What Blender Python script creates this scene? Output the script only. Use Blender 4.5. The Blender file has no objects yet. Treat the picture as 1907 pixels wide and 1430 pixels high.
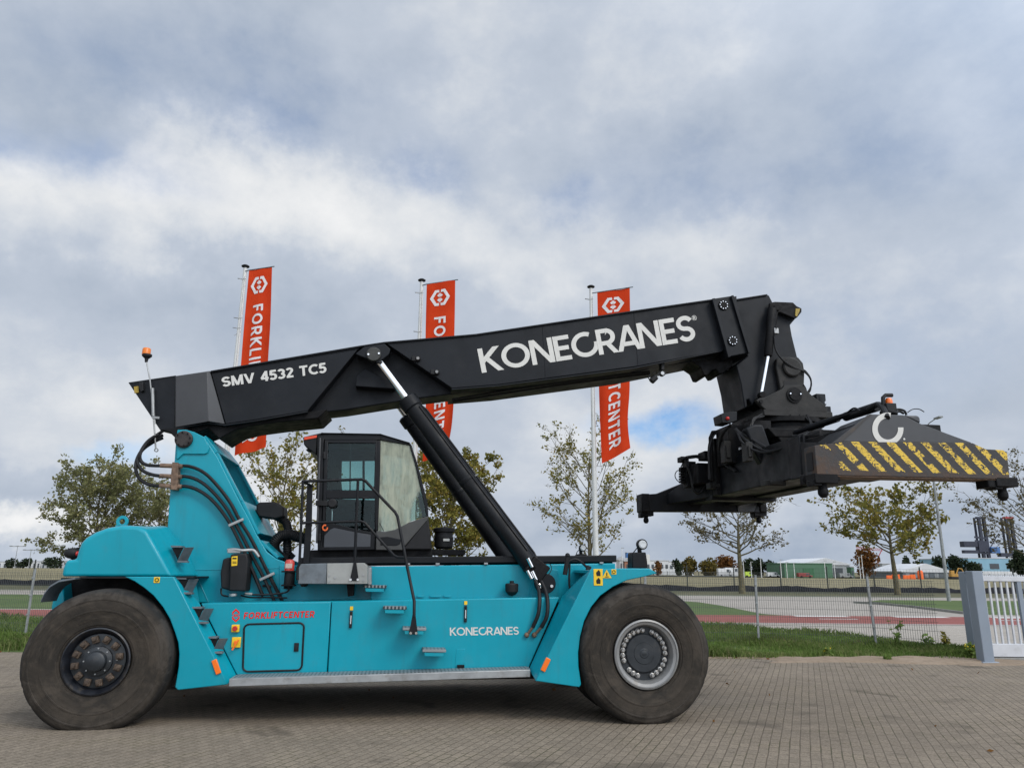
import bpy, bmesh, math, random
import numpy as np
from mathutils import Vector, Matrix
R = math.radians
PI = math.pi
sc = bpy.context.scene

# ------------------------------------------------------------------ camera
FPX, EYE, PITCH, ROLL = 1390.0, 1.78, math.atan(345 / 1390.0), 0.0085
fw = Vector((0, math.cos(PITCH), math.sin(PITCH)))
up0 = Vector((0, -math.sin(PITCH), math.cos(PITCH)))
r0 = Vector((1, 0, 0))
rt = r0 * math.cos(ROLL) + up0 * math.sin(ROLL)
up = up0 * math.cos(ROLL) - r0 * math.sin(ROLL)
CAM = Vector((0, 0, EYE))
cam = bpy.data.cameras.new('camera')
cam.sensor_fit = 'HORIZONTAL'
cam.sensor_width = 36.0
cam.lens = 36.0 * FPX / 1907.0
cam.clip_start = 0.05
cam.clip_end = 9000
co = bpy.data.objects.new('camera', cam)
sc.collection.objects.link(co)
m3 = Matrix((rt, up, -fw)).transposed()
co.matrix_world = Matrix.Translation(CAM) @ m3.to_4x4()
sc.camera = co


def ray(x, y):
    return fw + rt * ((x - 953.5) / FPX) - up * ((y - 715.0) / FPX)


def G(x, y, z=0.0):            # where a sight line meets the level z
    d = ray(x, y)
    return CAM + d * ((z - EYE) / d.z)


def AY(x, y, Y):               # where a sight line meets the distance Y
    d = ray(x, y)
    return CAM + d * (Y / d.y)


# ------------------------------------------------------------------ light
SUN_EL, SUN_AZ = 40.0, 138.0   # azimuth clockwise from +Y
sund = Vector((math.sin(R(SUN_AZ)) * math.cos(R(SUN_EL)), math.cos(R(SUN_AZ)) * math.cos(R(SUN_EL)), math.sin(R(SUN_EL))))
sl = bpy.data.lights.new('sun', 'SUN')
sl.energy = 1.25
sl.angle = R(22)
sl.color = (1.0, 0.93, 0.83)
so = bpy.data.objects.new('sun', sl)
so.rotation_euler = (-sund).to_track_quat('-Z', 'Y').to_euler()
so.location = sund * 60
sc.collection.objects.link(so)

sc.view_settings.view_transform = 'Standard'
sc.view_settings.look = 'None'
sc.view_settings.exposure = 0.22
sc.view_settings.gamma = 1.0


# ------------------------------------------------------------------ node helper
class NT:
    def __init__(s, tree):
        s.t = tree
        s.t.nodes.clear()

    def n(s, typ, inputs=None, **props):
        nd = s.t.nodes.new(typ)
        for k, v in props.items():
            setattr(nd, k, v)
        for k, v in (inputs or {}).items():
            sock = nd.inputs[k]
            if isinstance(v, bpy.types.NodeSocket):
                s.t.links.new(v, sock)
            else:
                sock.default_value = v
        return nd

    def math(s, op, a, b=0.0, c=0.0, clamp=False):
        return s.n('ShaderNodeMath', {0: a, 1: b, 2: c}, operation=op, use_clamp=clamp).outputs[0]

    def vmath(s, op, a, b=(0, 0, 0)):
        nd = s.n('ShaderNodeVectorMath', {0: a, 1: b}, operation=op)
        return nd.outputs['Value'] if op in ('LENGTH', 'DISTANCE', 'DOT_PRODUCT') else nd.outputs[0]

    def noise(s, vec, scale, detail=6, rough=0.55, dist=0.0, lac=2.0):
        return s.n('ShaderNodeTexNoise', {'Vector': vec, 'Scale': scale, 'Detail': detail, 'Roughness': rough,
                                          'Distortion': dist, 'Lacunarity': lac}).outputs['Fac']

    def ramp(s, fac, stops, interp='LINEAR'):
        nd = s.n('ShaderNodeValToRGB', {'Fac': fac})
        cr = nd.color_ramp
        cr.interpolation = interp
        while len(cr.elements) < len(stops):
            cr.elements.new(0.5)
        for e, (p, c) in zip(cr.elements, stops):
            e.position = p
            e.color = c if len(c) == 4 else (*c, 1)
        return nd.outputs['Color']

    def smooth(s, v, a, b, lo=0.0, hi=1.0):
        return s.n('ShaderNodeMapRange', {'Value': v, 'From Min': a, 'From Max': b, 'To Min': lo, 'To Max': hi},
                   interpolation_type='SMOOTHSTEP').outputs['Result']

    def mix(s, f, a, b, blend='MIX'):
        nd = s.n('ShaderNodeMix', data_type='RGBA', blend_type=blend)
        for k, v in ((0, f), (6, a), (7, b)):
            if isinstance(v, bpy.types.NodeSocket):
                s.t.links.new(v, nd.inputs[k])
            else:
                nd.inputs[k].default_value = v if k == 0 or len(v) == 4 else (*v, 1)
        return nd.outputs[2]


# ------------------------------------------------------------------ sky
def build_world():
    w = bpy.data.worlds.new('World')
    sc.world = w
    w.use_nodes = True
    t = NT(w.node_tree)
    d = t.n('ShaderNodeTexCoord').outputs['Generated']
    sep = t.n('ShaderNodeSeparateXYZ', {0: d})
    dx, dy, dz = sep.outputs
    # clouds lie on a flat layer overhead: direction -> point on that layer
    den = t.math('ADD', t.math('MAXIMUM', dz, 0.0), 0.16)
    lay = t.n('ShaderNodeCombineXYZ', {0: t.math('DIVIDE', dx, den), 1: t.math('DIVIDE', dy, den), 2: 0.0}).outputs[0]
    warp = t.n('ShaderNodeTexNoise', {'Vector': d, 'Scale': 4.5, 'Detail': 7.0, 'Roughness': 0.62}).outputs['Color']
    wv = t.vmath('MULTIPLY', t.vmath('SUBTRACT', warp, (0.5, 0.5, 0.5)), (0.36, 0.36, 0.27))
    dw = t.vmath('ADD', d, wv)
    n1 = t.noise(t.vmath('ADD', lay, (3.1, 1.7, 0)), 0.9, 8, 0.52, 0.0)
    n2 = t.noise(t.vmath('ADD', t.vmath('MULTIPLY', d, (1.0, 1.0, 1.35)), (5.3, 0, 2.2)), 4.6, 10, 0.58, 0.0)
    n3 = t.noise(t.vmath('ADD', t.vmath('MULTIPLY', d, (1.0, 1.0, 1.35)), (1.3, 4, 7.2)), 10.0, 9, 0.60, 0.0)
    n4 = t.noise(t.vmath('MULTIPLY', d, (1.0, 1.0, 3.4)), 6.0, 9, 0.60, 0.0)
    lowband = t.smooth(dz, 0.05, 0.30, 1.0, 0.0)
    nn = t.math('ADD', t.math('MULTIPLY', n1, 0.22), t.math('MULTIPLY', n2, 0.50))
    n34 = t.math('ADD', t.math('MULTIPLY', n3, t.math('SUBTRACT', 1.0, lowband)), t.math('MULTIPLY', n4, lowband))
    nn = t.math('ADD', nn, t.math('MULTIPLY', n34, 0.28))
    # cloud masses: direction, half size across / up, weight
    blobs = [(90, 360, .17, .075, .30), (330, 310, .18, .085, .26), (560, 330, .20, .09, .16), (700, 430, .30, .10, .15), (980, 450, .26, .08, .12),
             (1130, 225, .20, .09, .13), (1430, 420, .14, .06, .10), (900, 90, .30, .09, .05),
             (40, 985, .11, .035, .55), (1130, 760, .30, .06, .12), (520, 900, .16, .08, .30), (1420, 900, .25, .06, .10), (90, 780, .22, .05, .16), (170, 640, .2, .05, .05),
             (200, 90, .40, .13, -.13), (480, 180, .26, .07, -.12), (1250, 330, .22, .06, -.13), (1750, 130, .35, .20, -.10), (1450, 80, .3, .1, -.03),
             (1700, 420, .30, .16, -.02), (280, 580, .36, .06, -.12), (620, 560, .3, .06, -.10), (100, 920, .2, .035, -.16), (950, 640, .4, .07, .03),
             (1150, 1005, .7, .035, -.16), (1720, 1000, .35, .05, -.09), (1600, 640, .30, .10, .04)]
    acc = None
    for px, py, sx, sz, wt in blobs:
        c = ray(px, py).normalized()
        q = t.vmath('MULTIPLY', t.vmath('SUBTRACT', dw, tuple(c)), (1 / sx, 0.6 / sx, 1 / sz))
        g = t.smooth(t.vmath('LENGTH', q), 0.1, 1.3, wt, 0.0)
        acc = g if acc is None else t.math('ADD', acc, g)
    val = t.math('ADD', t.math('MULTIPLY', t.math('SUBTRACT', nn, 0.5), 1.62), 0.475)
    val = t.math('ADD', val, acc)
    cloud = t.ramp(val, [(0.05, (.300, .362, .462)), (0.30, (.392, .446, .530)), (0.48, (.450, .500, .580)),
                         (0.64, (.560, .595, .645)), (0.80, (.675, .692, .712)), (1.0, (.80, .80, .80))])
    # clearer gaps
    holes = [(1240, 772, .095, .026, .85), (1070, 378, .055, .035, .38), (240, 848, .06, .018, .40), (160, 285, .14, .035, .30),
             (540, 190, .24, .07, .14), (790, 315, .07, .035, .26), (1270, 330, .16, .06, .20), (510, 225, .06, .035, .18), (330, 130, .2, .08, .08),
             (1690, 620, .25, .10, .10), (1560, 330, .18, .06, .10), (1800, 200, .2, .12, .08)]
    hol = None
    for px, py, sx, sz, wt in holes:
        c = ray(px, py).normalized()
        q = t.vmath('MULTIPLY', t.vmath('SUBTRACT', t.vmath('ADD', d, t.vmath('MULTIPLY', wv, (.55, .55, .45))), tuple(c)), (1 / sx, 0.6 / sx, 1 / sz))
        g = t.smooth(t.vmath('LENGTH', q), 0.2, 1.3, wt, 0.0)
        hol = g if hol is None else t.math('ADD', hol, g)
    hol = t.math('MULTIPLY', hol, t.smooth(n3, 0.30, 0.62, 1.25, 0.55), clamp=True)
    # the cloud sheet is thinner and brighter towards the sun and overhead
    glow = t.smooth(t.vmath('DOT_PRODUCT', d, tuple(sund)), -0.05, 1.0, 1.0, 2.7)
    cl = t.vmath('SCALE', cloud)
    cl.node.inputs['Scale'].default_value = 1.0
    t.t.links.new(glow, cl.node.inputs['Scale'])
    sky = t.n('ShaderNodeTexSky', sky_type='NISHITA', sun_disc=False, sun_elevation=R(SUN_EL), sun_rotation=R(SUN_AZ))
    b1 = t.n('ShaderNodeBackground', {'Color': t.mix(1.0, sky.outputs[0], (.48, .80, 1.12), 'MULTIPLY'), 'Strength': 0.12})
    b2 = t.n('ShaderNodeBackground', {'Color': cl, 'Strength': 1.0})
    mx = t.n('ShaderNodeMixShader', {0: hol, 1: b2.outputs[0], 2: b1.outputs[0]})
    t.n('ShaderNodeOutputWorld', {'Surface': mx.outputs[0]})


build_world()

# ------------------------------------------------------------------ materials
MATS = {}


def mat(name, col, rough=0.6, metal=0.0, var=0.0, vscale=3.0, bump=0.0, bscale=40.0, spec=0.5, coat=0.0, rvar=0.0,
        dirt=None, dscale=2.0, damt=0.5, island=0.0, detail=6):
    m = bpy.data.materials.new(name)
    m.use_nodes = True
    t = NT(m.node_tree)
    oc = t.n('ShaderNodeTexCoord').outputs['Object']
    c = (*col, 1)
    if var:
        nz = t.noise(oc, vscale, detail, 0.6)
        c = t.mix(t.smooth(nz, 0.3, 0.7), tuple(x * (1 - var) for x in col), tuple(min(1, x * (1 + var)) for x in col))
    if island:
        rnd = t.n('ShaderNodeNewGeometry').outputs['Random Per Island']
        c = t.mix(1.0, c, t.ramp(rnd, [(0, (1 - island,) * 3), (1, (1 + island,) * 3)]), 'MULTIPLY')
    if dirt:
        nz = t.noise(oc, dscale, 8, 0.68)
        c = t.mix(t.smooth(nz, 0.5, 0.72, 0.0, damt), c, dirt)
    r = rough
    if rvar:
        r = t.smooth(t.noise(oc, vscale * 1.7 + 1, 5, 0.6), 0.3, 0.7, rough - rvar, rough + rvar)
    p = t.n('ShaderNodeBsdfPrincipled', {'Base Color': c, 'Roughness': r, 'Metallic': metal, 'Specular IOR Level': spec,
                                         'Coat Weight': coat, 'Coat Roughness': 0.15})
    if bump:
        b = t.n('ShaderNodeBump', {'Height': t.noise(oc, bscale, 6, 0.6), 'Strength': bump, 'Distance': 0.02})
        t.t.links.new(b.outputs[0], p.inputs['Normal'])
    t.n('ShaderNodeOutputMaterial', {'Surface': p.outputs[0]})
    MATS[name] = m
    return m


def paint_mat(name, col, grime):
    """sprayed machine paint: soft clear coat, orange peel, dust film, runs and small chips"""
    m = bpy.data.materials.new(name)
    m.use_nodes = True
    t = NT(m.node_tree)
    oc = t.n('ShaderNodeTexCoord').outputs['Object']
    big_ = t.noise(oc, 1.1, 5, .55)
    runs = t.noise(t.vmath('MULTIPLY', oc, (7, 7, .8)), 1.6, 7, .62)
    film = t.noise(oc, 3.4, 8, .68)
    c = t.mix(t.smooth(big_, .3, .7), tuple(k * .94 for k in col), tuple(min(1, k * 1.06) for k in col))
    c = t.mix(t.smooth(runs, .50, .76, 0, .38), c, grime)
    c = t.mix(t.smooth(film, .52, .75, 0, .28), c, tuple(k * 1.05 + .02 for k in grime))
    chip = t.smooth(t.noise(oc, 42, 4, .65), .725, .74)
    c = t.mix(t.math('MULTIPLY', chip, t.smooth(film, .45, .6)), c, (.05, .045, .04))
    r_ = t.math('ADD', t.smooth(film, .35, .7, .30, .50), t.math('MULTIPLY', chip, .3))
    p = t.n('ShaderNodeBsdfPrincipled', {'Base Color': c, 'Roughness': r_, 'Specular IOR Level': .32, 'Coat Weight': .12, 'Coat Roughness': .12})
    bh = t.math('ADD', t.math('MULTIPLY', t.noise(oc, 2.2, 2, .5), 1.0), t.math('MULTIPLY', t.noise(oc, 60, 2, .5), .03))
    bp = t.n('ShaderNodeBump', {'Height': bh, 'Strength': .12, 'Distance': .05})
    t.t.links.new(bp.outputs[0], p.inputs['Normal'])
    t.n('ShaderNodeOutputMaterial', {'Surface': p.outputs[0]})
    return m


TEAL = paint_mat('teal_paint', (.000, .272, .352), (.02, .185, .22))
BLACK = mat('black_paint', (.006, .007, .009), .5, var=.25, vscale=2.0, rvar=.1, spec=.24, dirt=(.022, .020, .018), dscale=3.0, damt=.4)
BOOMP = mat('boom_paint', (.0078, .0095, .0125), .52, var=.2, vscale=1.2, rvar=.09, spec=.22, dirt=(.024, .024, .024), dscale=1.6, damt=.35)
GREYP = mat('grey_and_sky_lit_paint', (.046, .047, .050), .45, var=.1, vscale=1.5, rvar=.08, dirt=(.03, .03, .03), dscale=4, damt=.4)  # real grey paint, and sky reflection painted on the boom's rear panels
DUSTYB = mat('dusty_black_steel', (.019, .0185, .0175), .6, var=.35, vscale=5, spec=.3, bump=.1, bscale=30, dirt=(.045, .041, .036), dscale=6, damt=.5)
DARK = mat('dark_greasy_steel', (.0045, .0045, .0052), .62, spec=.2, var=.4, vscale=4, rvar=.12, bump=.15, bscale=25, dirt=(.024, .019, .015), dscale=5, damt=.45)
RUBBER = mat('black_rubber', (.008, .008, .009), .55, spec=.3, var=.3, vscale=8)
STEEL = mat('galvanised_steel', (.34, .35, .35), .48, .55, var=.15, vscale=5, rvar=.1, dirt=(.16, .14, .11), dscale=7, damt=.5)
DSTEEL = mat('grey_step_steel', (.13, .15, .165), .5, .3, var=.2, vscale=7, dirt=(.08, .07, .06), dscale=9, damt=.4)
CHROME = mat('chrome_rod', (.80, .80, .80), .16, 1.0)
SILVER = mat('silver_rim_paint', (.24, .24, .235), .45, .35, var=.12, vscale=6, dirt=(.15, .12, .09), dscale=6, damt=.5)
RUST = mat('rusty_steel', (.15, .095, .062), .75, var=.4, vscale=14, bump=.3, bscale=60, dirt=(.24, .19, .15), dscale=20, damt=.5)
WHITE = mat('white_lettering', (.60, .59, .55), .55, var=.05, vscale=6)
RED = mat('red_lettering', (.66, .018, .012), .55, spec=.15)
YELLOW = mat('yellow_sticker', (.78, .50, .015), .5, var=.06, vscale=8)
ORANGE = mat('amber_reflector', (.85, .16, .005), .3, coat=.4)
AMBER = mat('amber_lens', (.70, .17, .004), .35, coat=.15)
REDL = mat('red_lens', (.45, .02, .015), .3)
LENS = mat('clear_lamp_lens', (.55, .57, .58), .12, coat=.5)
INTER = mat('cab_interior', (.012, .012, .013), .8, spec=.2, var=.3, vscale=6)
PLASTIC = mat('charcoal_plastic', (.011, .011, .012), .6, spec=.3, var=.25, vscale=5, bump=.1, bscale=90)
POLEW = mat('white_pole_paint', (.62, .62, .60), .4, var=.06, vscale=2, dirt=(.38, .37, .33), dscale=3, damt=.4)
GATEP = mat('grey_blue_gate_paint', (.225, .262, .31), .5, var=.06, vscale=2, dirt=(.2, .22, .24), dscale=4, damt=.4)
GATEW = mat('pale_gate_paint', (.56, .57, .59), .5, var=.06, vscale=3, dirt=(.36, .36, .35), dscale=5, damt=.4)
GALV = mat('galvanised_post', (.26, .27, .27), .6, .3, var=.2, vscale=6, dirt=(.14, .12, .10), dscale=9, damt=.6)
WIRE = mat('green_grey_wire', (.085, .095, .09), .6, .2)
FWIRE = mat('dark_wire', (.045, .05, .045), .7)
BARK = mat('mossy_bark', (.115, .098, .055), .9, var=.4, vscale=5, bump=.5, bscale=18, dirt=(.12, .12, .03), dscale=1.5, damt=.6)
TWIG = mat('grey_twigs', (.085, .075, .058), .9, var=.3, vscale=3)


def glass_mat(name, tint, transp, gloss_r=.03, dust=0.0, dustcol=(.4, .44, .38)):
    m = bpy.data.materials.new(name)
    m.use_nodes = True
    t = NT(m.node_tree)
    tr = t.n('ShaderNodeBsdfTransparent', {'Color': (*tint, 1)})
    gl = t.n('ShaderNodeBsdfGlossy', {'Color': (.9, .95, .95, 1), 'Roughness': gloss_r})
    fr = t.n('ShaderNodeFresnel', {'IOR': 1.5})
    mx = t.n('ShaderNodeMixShader', {0: t.math('MULTIPLY', fr.outputs[0], transp), 1: tr.outputs[0], 2: gl.outputs[0]})
    out = mx.outputs[0]
    if dust:
        oc = t.n('ShaderNodeTexCoord').outputs['Object']
        st = t.noise(t.vmath('MULTIPLY', oc, (9, 9, 1.6)), 1.6, 7, .65, .5)
        bl = t.noise(oc, 2.2, 4, .55)
        z = t.n('ShaderNodeSeparateXYZ', {0: oc}).outputs
        # wiped arc low at the front of the pane
        q = t.vmath('LENGTH', t.vmath('MULTIPLY', t.vmath('SUBTRACT', oc, (.36, -.72, 2.52)), (1.0, 0.0, .75)))
        q = t.math('ADD', q, t.math('MULTIPLY', t.math('SUBTRACT', bl, .5), .22))
        wip = t.smooth(q, .24, .30)
        f = t.math('MULTIPLY', t.smooth(t.math('ADD', t.math('MULTIPLY', st, .6), t.math('MULTIPLY', bl, .5)), .34, .72, .30, 1.0), wip)
        df = t.n('ShaderNodeBsdfDiffuse', {'Color': t.mix(st, dustcol, tuple(c * 1.25 for c in dustcol))})
        tl = t.n('ShaderNodeBsdfTranslucent', {'Color': (*dustcol, 1)})
        dd = t.n('ShaderNodeMixShader', {0: .45, 1: df.outputs[0], 2: tl.outputs[0]})
        out = t.n('ShaderNodeMixShader', {0: t.math('MULTIPLY', f, dust), 1: out, 2: dd.outputs[0]}).outputs[0]
    t.n('ShaderNodeOutputMaterial', {'Surface': out})
    return m


GLASS = glass_mat('tinted_cab_glass', (.62, .76, .76), .45)
DUSTY = glass_mat('dusty_cab_glass', (.55, .68, .64), .8, dust=.84, dustcol=(.60, .62, .50))


def tyre_mat():
    m = bpy.data.materials.new('dusty_worn_tyre')
    m.use_nodes = True
    t = NT(m.node_tree)
    oc = t.n('ShaderNodeTexCoord').outputs['Object']
    sp = t.n('ShaderNodeSeparateXYZ', {0: oc}).outputs
    rad = t.math('SQRT', t.math('ADD', t.math('MULTIPLY', sp[0], sp[0]), t.math('MULTIPLY', sp[2], sp[2])))
    ang = t.math('ARCTAN2', sp[2], sp[0])
    pol = t.n('ShaderNodeCombineXYZ', {0: t.math('MULTIPLY', ang, .8), 1: t.math('MULTIPLY', rad, 5.0), 2: sp[1]}).outputs[0]
    n1 = t.noise(oc, 2.6, 9, .68, .6)
    n2 = t.noise(pol, 3.2, 8, .62)
    n3 = t.noise(oc, 30, 4, .6)
    c = t.mix(t.smooth(n1, .34, .68), (.020, .017, .0135), (.050, .040, .030))
    c = t.mix(t.smooth(n2, .48, .7, 0, .6), c, (.062, .050, .038))
    c = t.mix(t.smooth(n3, .55, .8, 0, .35), c, (.014, .013, .012))
    c = t.mix(t.smooth(rad, .735, .775, 0, .85), c, (.013, .013, .013))
    # scuffed band near the shoulder
    sc_ = t.math('MULTIPLY', t.smooth(rad, .62, .70), t.smooth(n1, .46, .56, 0, .35))
    c = t.mix(sc_, c, (.070, .062, .054))
    p = t.n('ShaderNodeBsdfPrincipled', {'Base Color': c, 'Roughness': .82, 'Specular IOR Level': .3})
    h = t.math('ADD', t.math('MULTIPLY', n2, .6), t.math('MULTIPLY', n3, .4))
    rings = t.math('SINE', t.math('MULTIPLY', rad, 95.0))
    h = t.math('ADD', h, t.math('MULTIPLY', rings, t.smooth(rad, .50, .60, .10, .0)))
    b = t.n('ShaderNodeBump', {'Height': h, 'Strength': .45, 'Distance': .02})
    t.t.links.new(b.outputs[0], p.inputs['Normal'])
    t.n('ShaderNodeOutputMaterial', {'Surface': p.outputs[0]})
    return m


TYRE = tyre_mat()


def hazard_mat():
    m = bpy.data.materials.new('worn_hazard_stripes')
    m.use_nodes = True
    t = NT(m.node_tree)
    oc = t.n('ShaderNodeTexCoord').outputs['Object']
    sp = t.n('ShaderNodeSeparateXYZ', {0: oc}).outputs
    s = t.math('ADD', sp[0], t.math('MULTIPLY', sp[2], 0.95))
    s = t.math('ADD', s, t.math('MULTIPLY', t.math('SUBTRACT', t.noise(oc, 9, 4), .5), .03))
    fr = t.math('FRACT', t.math('DIVIDE', s, .2245))
    stripe = t.math('LESS_THAN', t.math('ADD', fr, t.math('MULTIPLY', t.noise(oc, 16, 4, .6), .12)), .52)
    zz_m = t.math('ADD', sp[2], t.math('MULTIPLY', t.noise(oc, 14, 5, .65), .05))
    stripe = t.math('MULTIPLY', stripe, t.math('MULTIPLY', t.math('GREATER_THAN', zz_m, ZLO), t.math('LESS_THAN', zz_m, ZHI)))
    w1 = t.noise(oc, 9, 8, .7, 1.2)
    w2 = t.noise(t.vmath('MULTIPLY', oc, (5, 5, 16)), 4.0, 6, .7)
    keep = t.math('MULTIPLY', t.math('LESS_THAN', w1, .55), t.math('LESS_THAN', w2, .56))
    rust = t.mix(t.smooth(t.noise(oc, 5, 8, .7), .40, .66), (.030, .031, .034), (.040, .036, .034))
    edge_ = t.math('ADD', t.smooth(sp[2], 2.95, 2.86), t.smooth(sp[0], 4.95, 4.60))
    edge_ = t.math('ADD', edge_, t.smooth(sp[0], 6.95, 7.12))
    rust = t.mix(t.math('MULTIPLY', t.smooth(t.noise(oc, 6, 8, .7), .38, .58), t.math('ADD', t.math('MULTIPLY', edge_, .85), .12), clamp=True), rust, (.062, .036, .022))
    yel = t.mix(t.noise(oc, 12, 5), (.60, .39, .035), (.74, .52, .075))
    # more wear towards the ends and along the top edge
    wear = t.math('LESS_THAN', t.math('ADD', t.noise(oc, 5.0, 6, .65), t.smooth(sp[0], 4.62, 5.15, .22, 0)), .60)
    c = t.mix(t.math('MULTIPLY', t.math('MULTIPLY', stripe, keep), wear), rust, yel)
    p = t.n('ShaderNodeBsdfPrincipled', {'Base Color': c, 'Roughness': .68})
    b = t.n('ShaderNodeBump', {'Height': t.noise(oc, 26, 6, .65), 'Strength': .35, 'Distance': .02})
    t.t.links.new(b.outputs[0], p.inputs['Normal'])
    t.n('ShaderNodeOutputMaterial', {'Surface': p.outputs[0]})
    return m


ZLO, ZHI = 2.925, 3.30
HAZARD = hazard_mat()


# ------------------------------------------------------------------ mesh helpers
def Hh(p0, p1):
    return (Vector(p1) - Vector(p0)).length


def smooth_path(pts, k=6):
    P = [Vector(p) for p in pts]
    if len(P) < 3:
        return P
    Q = [P[0] * 2 - P[1]] + P + [P[-1] * 2 - P[-2]]
    out = []
    for i in range(1, len(Q) - 2):
        a, b, c, d = Q[i - 1], Q[i], Q[i + 1], Q[i + 2]
        for j in range(k):
            s = j / k
            out.append(0.5 * ((2 * b) + (c - a) * s + (2 * a - 5 * b + 4 * c - d) * s * s + (3 * b - a - 3 * c + d) * s ** 3))
    out.append(P[-1])
    return out


class MB:
    def __init__(s):
        s.bm = bmesh.new()

    def face(s, pts):
        vs = [s.bm.verts.new(p) for p in pts]
        return s.bm.faces.new(vs)

    def loft(s, secs, cap=True, closed=True):
        rows = [[s.bm.verts.new(p) for p in sec] for sec in secs]
        n = len(rows[0])
        for a, b in zip(rows, rows[1:]):
            for i in range(n if closed else n - 1):
                j = (i + 1) % n
                s.bm.faces.new((a[i], a[j], b[j], b[i]))
        if cap and closed:
            s.bm.faces.new(rows[0][::-1])
            s.bm.faces.new(rows[-1])
        return s

    def prism(s, uz, v0, v1):            # outline in the (u, z) plane pushed through the depth v0..v1
        s.loft([[(u, v0, z) for u, z in uz], [(u, v1, z) for u, z in uz]])
        return s

    def prismz(s, uv, z0, z1):
        s.loft([[(u, v, z0) for u, v in uv], [(u, v, z1) for u, v in uv]])
        return s

    def prismu(s, vz, u0, u1):
        s.loft([[(u0, v, z) for v, z in vz], [(u1, v, z) for v, z in vz]])
        return s

    def box(s, c, d, rot=None):
        c = Vector(c)
        x, y, z = (k / 2 for k in d)
        ps = [Vector(p) for p in ((-x, -y, -z), (x, -y, -z), (x, y, -z), (-x, y, -z), (-x, -y, z), (x, -y, z), (x, y, z), (-x, y, z))]
        if rot is not None:
            ps = [rot @ p for p in ps]
        vs = [s.bm.verts.new(c + p) for p in ps]
        for f in ((0, 3, 2, 1), (4, 5, 6, 7), (0, 1, 5, 4), (1, 2, 6, 5), (2, 3, 7, 6), (3, 0, 4, 7)):
            s.bm.faces.new([vs[i] for i in f])
        return s

    def bar(s, a, b, w, h):               # rectangular bar from a to b
        a, b = Vector(a), Vector(b)
        d = b - a
        return s.box((a + b) / 2, (w, h, d.length), d.to_track_quat('Z', 'Y').to_matrix())

    def tube(s, pts, r, n=8, sm=0):
        P = smooth_path(pts, sm) if sm else [Vector(p) for p in pts]
        rr = r if hasattr(r, '__len__') else [r] * len(P)
        if len(rr) != len(P):
            rr = [r[0] + (r[-1] - r[0]) * i / (len(P) - 1) for i in range(len(P))]
        tg = []
        for i in range(len(P)):
            a = P[max(i - 1, 0)]
            b = P[min(i + 1, len(P) - 1)]
            tg.append((b - a).normalized())
        ref = Vector((0, 0, 1)) if abs(tg[0].z) < .9 else Vector((1, 0, 0))
        nx = tg[0].cross(ref).normalized()
        secs = []
        for i, (p, t) in enumerate(zip(P, tg)):
            nx = (nx - t * nx.dot(t)).normalized()
            ny = t.cross(nx)
            secs.append([p + (nx * math.cos(2 * PI * k / n) + ny * math.sin(2 * PI * k / n)) * rr[i] for k in range(n)])
        return s.loft(secs)

    def cyl(s, a, b, r, n=20, r2=None):
        return s.tube([a, b], [r, r if r2 is None else r2], n)

    def lathe(s, prof, axis='v', c=(0, 0, 0), n=48, closed=False):   # prof: (radius, along)
        c = Vector(c)
        secs = []
        for k in range(n):
            a = 2 * PI * k / n
            if axis == 'v':
                secs.append([c + Vector((r * math.cos(a), y, r * math.sin(a))) for r, y in prof])
            else:
                secs.append([c + Vector((r * math.cos(a), r * math.sin(a), y)) for r, y in prof])
        rows = [[s.bm.verts.new(p) for p in sec] for sec in secs]
        m = len(prof)
        for i in range(n):
            a, b = rows[i], rows[(i + 1) % n]
            for j in range(m if closed else m - 1):
                q = (j + 1) % m
                s.bm.faces.new((a[j], a[q], b[q], b[j]))
        return s

    def sphere(s, c, r, n=12, sq=(1, 1, 1)):
        c = Vector(c)
        bmesh.ops.create_uvsphere(s.bm, u_segments=n, v_segments=max(6, n // 2), radius=r,
                                  matrix=Matrix.Translation(c) @ Matrix.Diagonal((*sq, 1)))
        return s

    def build(s, name, m, parent=None, bevel=0.0, smooth=35, seg=2, merge=True):
        if merge:
            bmesh.ops.remove_doubles(s.bm, verts=s.bm.verts, dist=1e-5)
        bmesh.ops.recalc_face_normals(s.bm, faces=s.bm.faces)
        me = bpy.data.meshes.new(name)
        s.bm.to_mesh(me)
        s.bm.free()
        return link(name, me, m, parent, bevel, smooth, seg)


def link(name, me, m, parent=None, bevel=0.0, smooth=35, seg=2):
    if m is not None:
        me.materials.append(m)
    if smooth:
        me.shade_smooth()
        me.set_sharp_from_angle(angle=R(smooth))
    o = bpy.data.objects.new(name, me)
    sc.collection.objects.link(o)
    if parent is not None:
        o.parent = parent
    if bevel:
        b = o.modifiers.new('bevel', 'BEVEL')
        b.width = bevel
        b.segments = seg
        b.limit_method = 'ANGLE'
        b.angle_limit = R(30)
    return o


def np_mesh(name, verts, faces, m, parent=None, smooth=0):
    me = bpy.data.meshes.new(name)
    V = np.asarray(verts, dtype=np.float32)
    F = np.asarray(faces, dtype=np.int32)
    k = F.shape[1]
    me.vertices.add(len(V))
    me.vertices.foreach_set('co', V.ravel())
    me.loops.add(F.size)
    me.loops.foreach_set('vertex_index', F.ravel())
    me.polygons.add(len(F))
    me.polygons.foreach_set('loop_start', np.arange(0, F.size, k, dtype=np.int32))
    me.update()
    me.validate()
    return link(name, me, m, parent, 0, smooth)


def tag(o, label, cat, group=None):
    o['label'] = label
    o['category'] = cat
    if group:
        o['group'] = group
    return o


def struct(o):
    o['kind'] = 'structure'
    return o


def empty(name, loc=(0, 0, 0), rz=0.0):
    o = bpy.data.objects.new(name, None)
    o.empty_display_size = .3
    o.location = loc
    o.rotation_euler = (0, 0, rz)
    sc.collection.objects.link(o)
    return o


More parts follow.
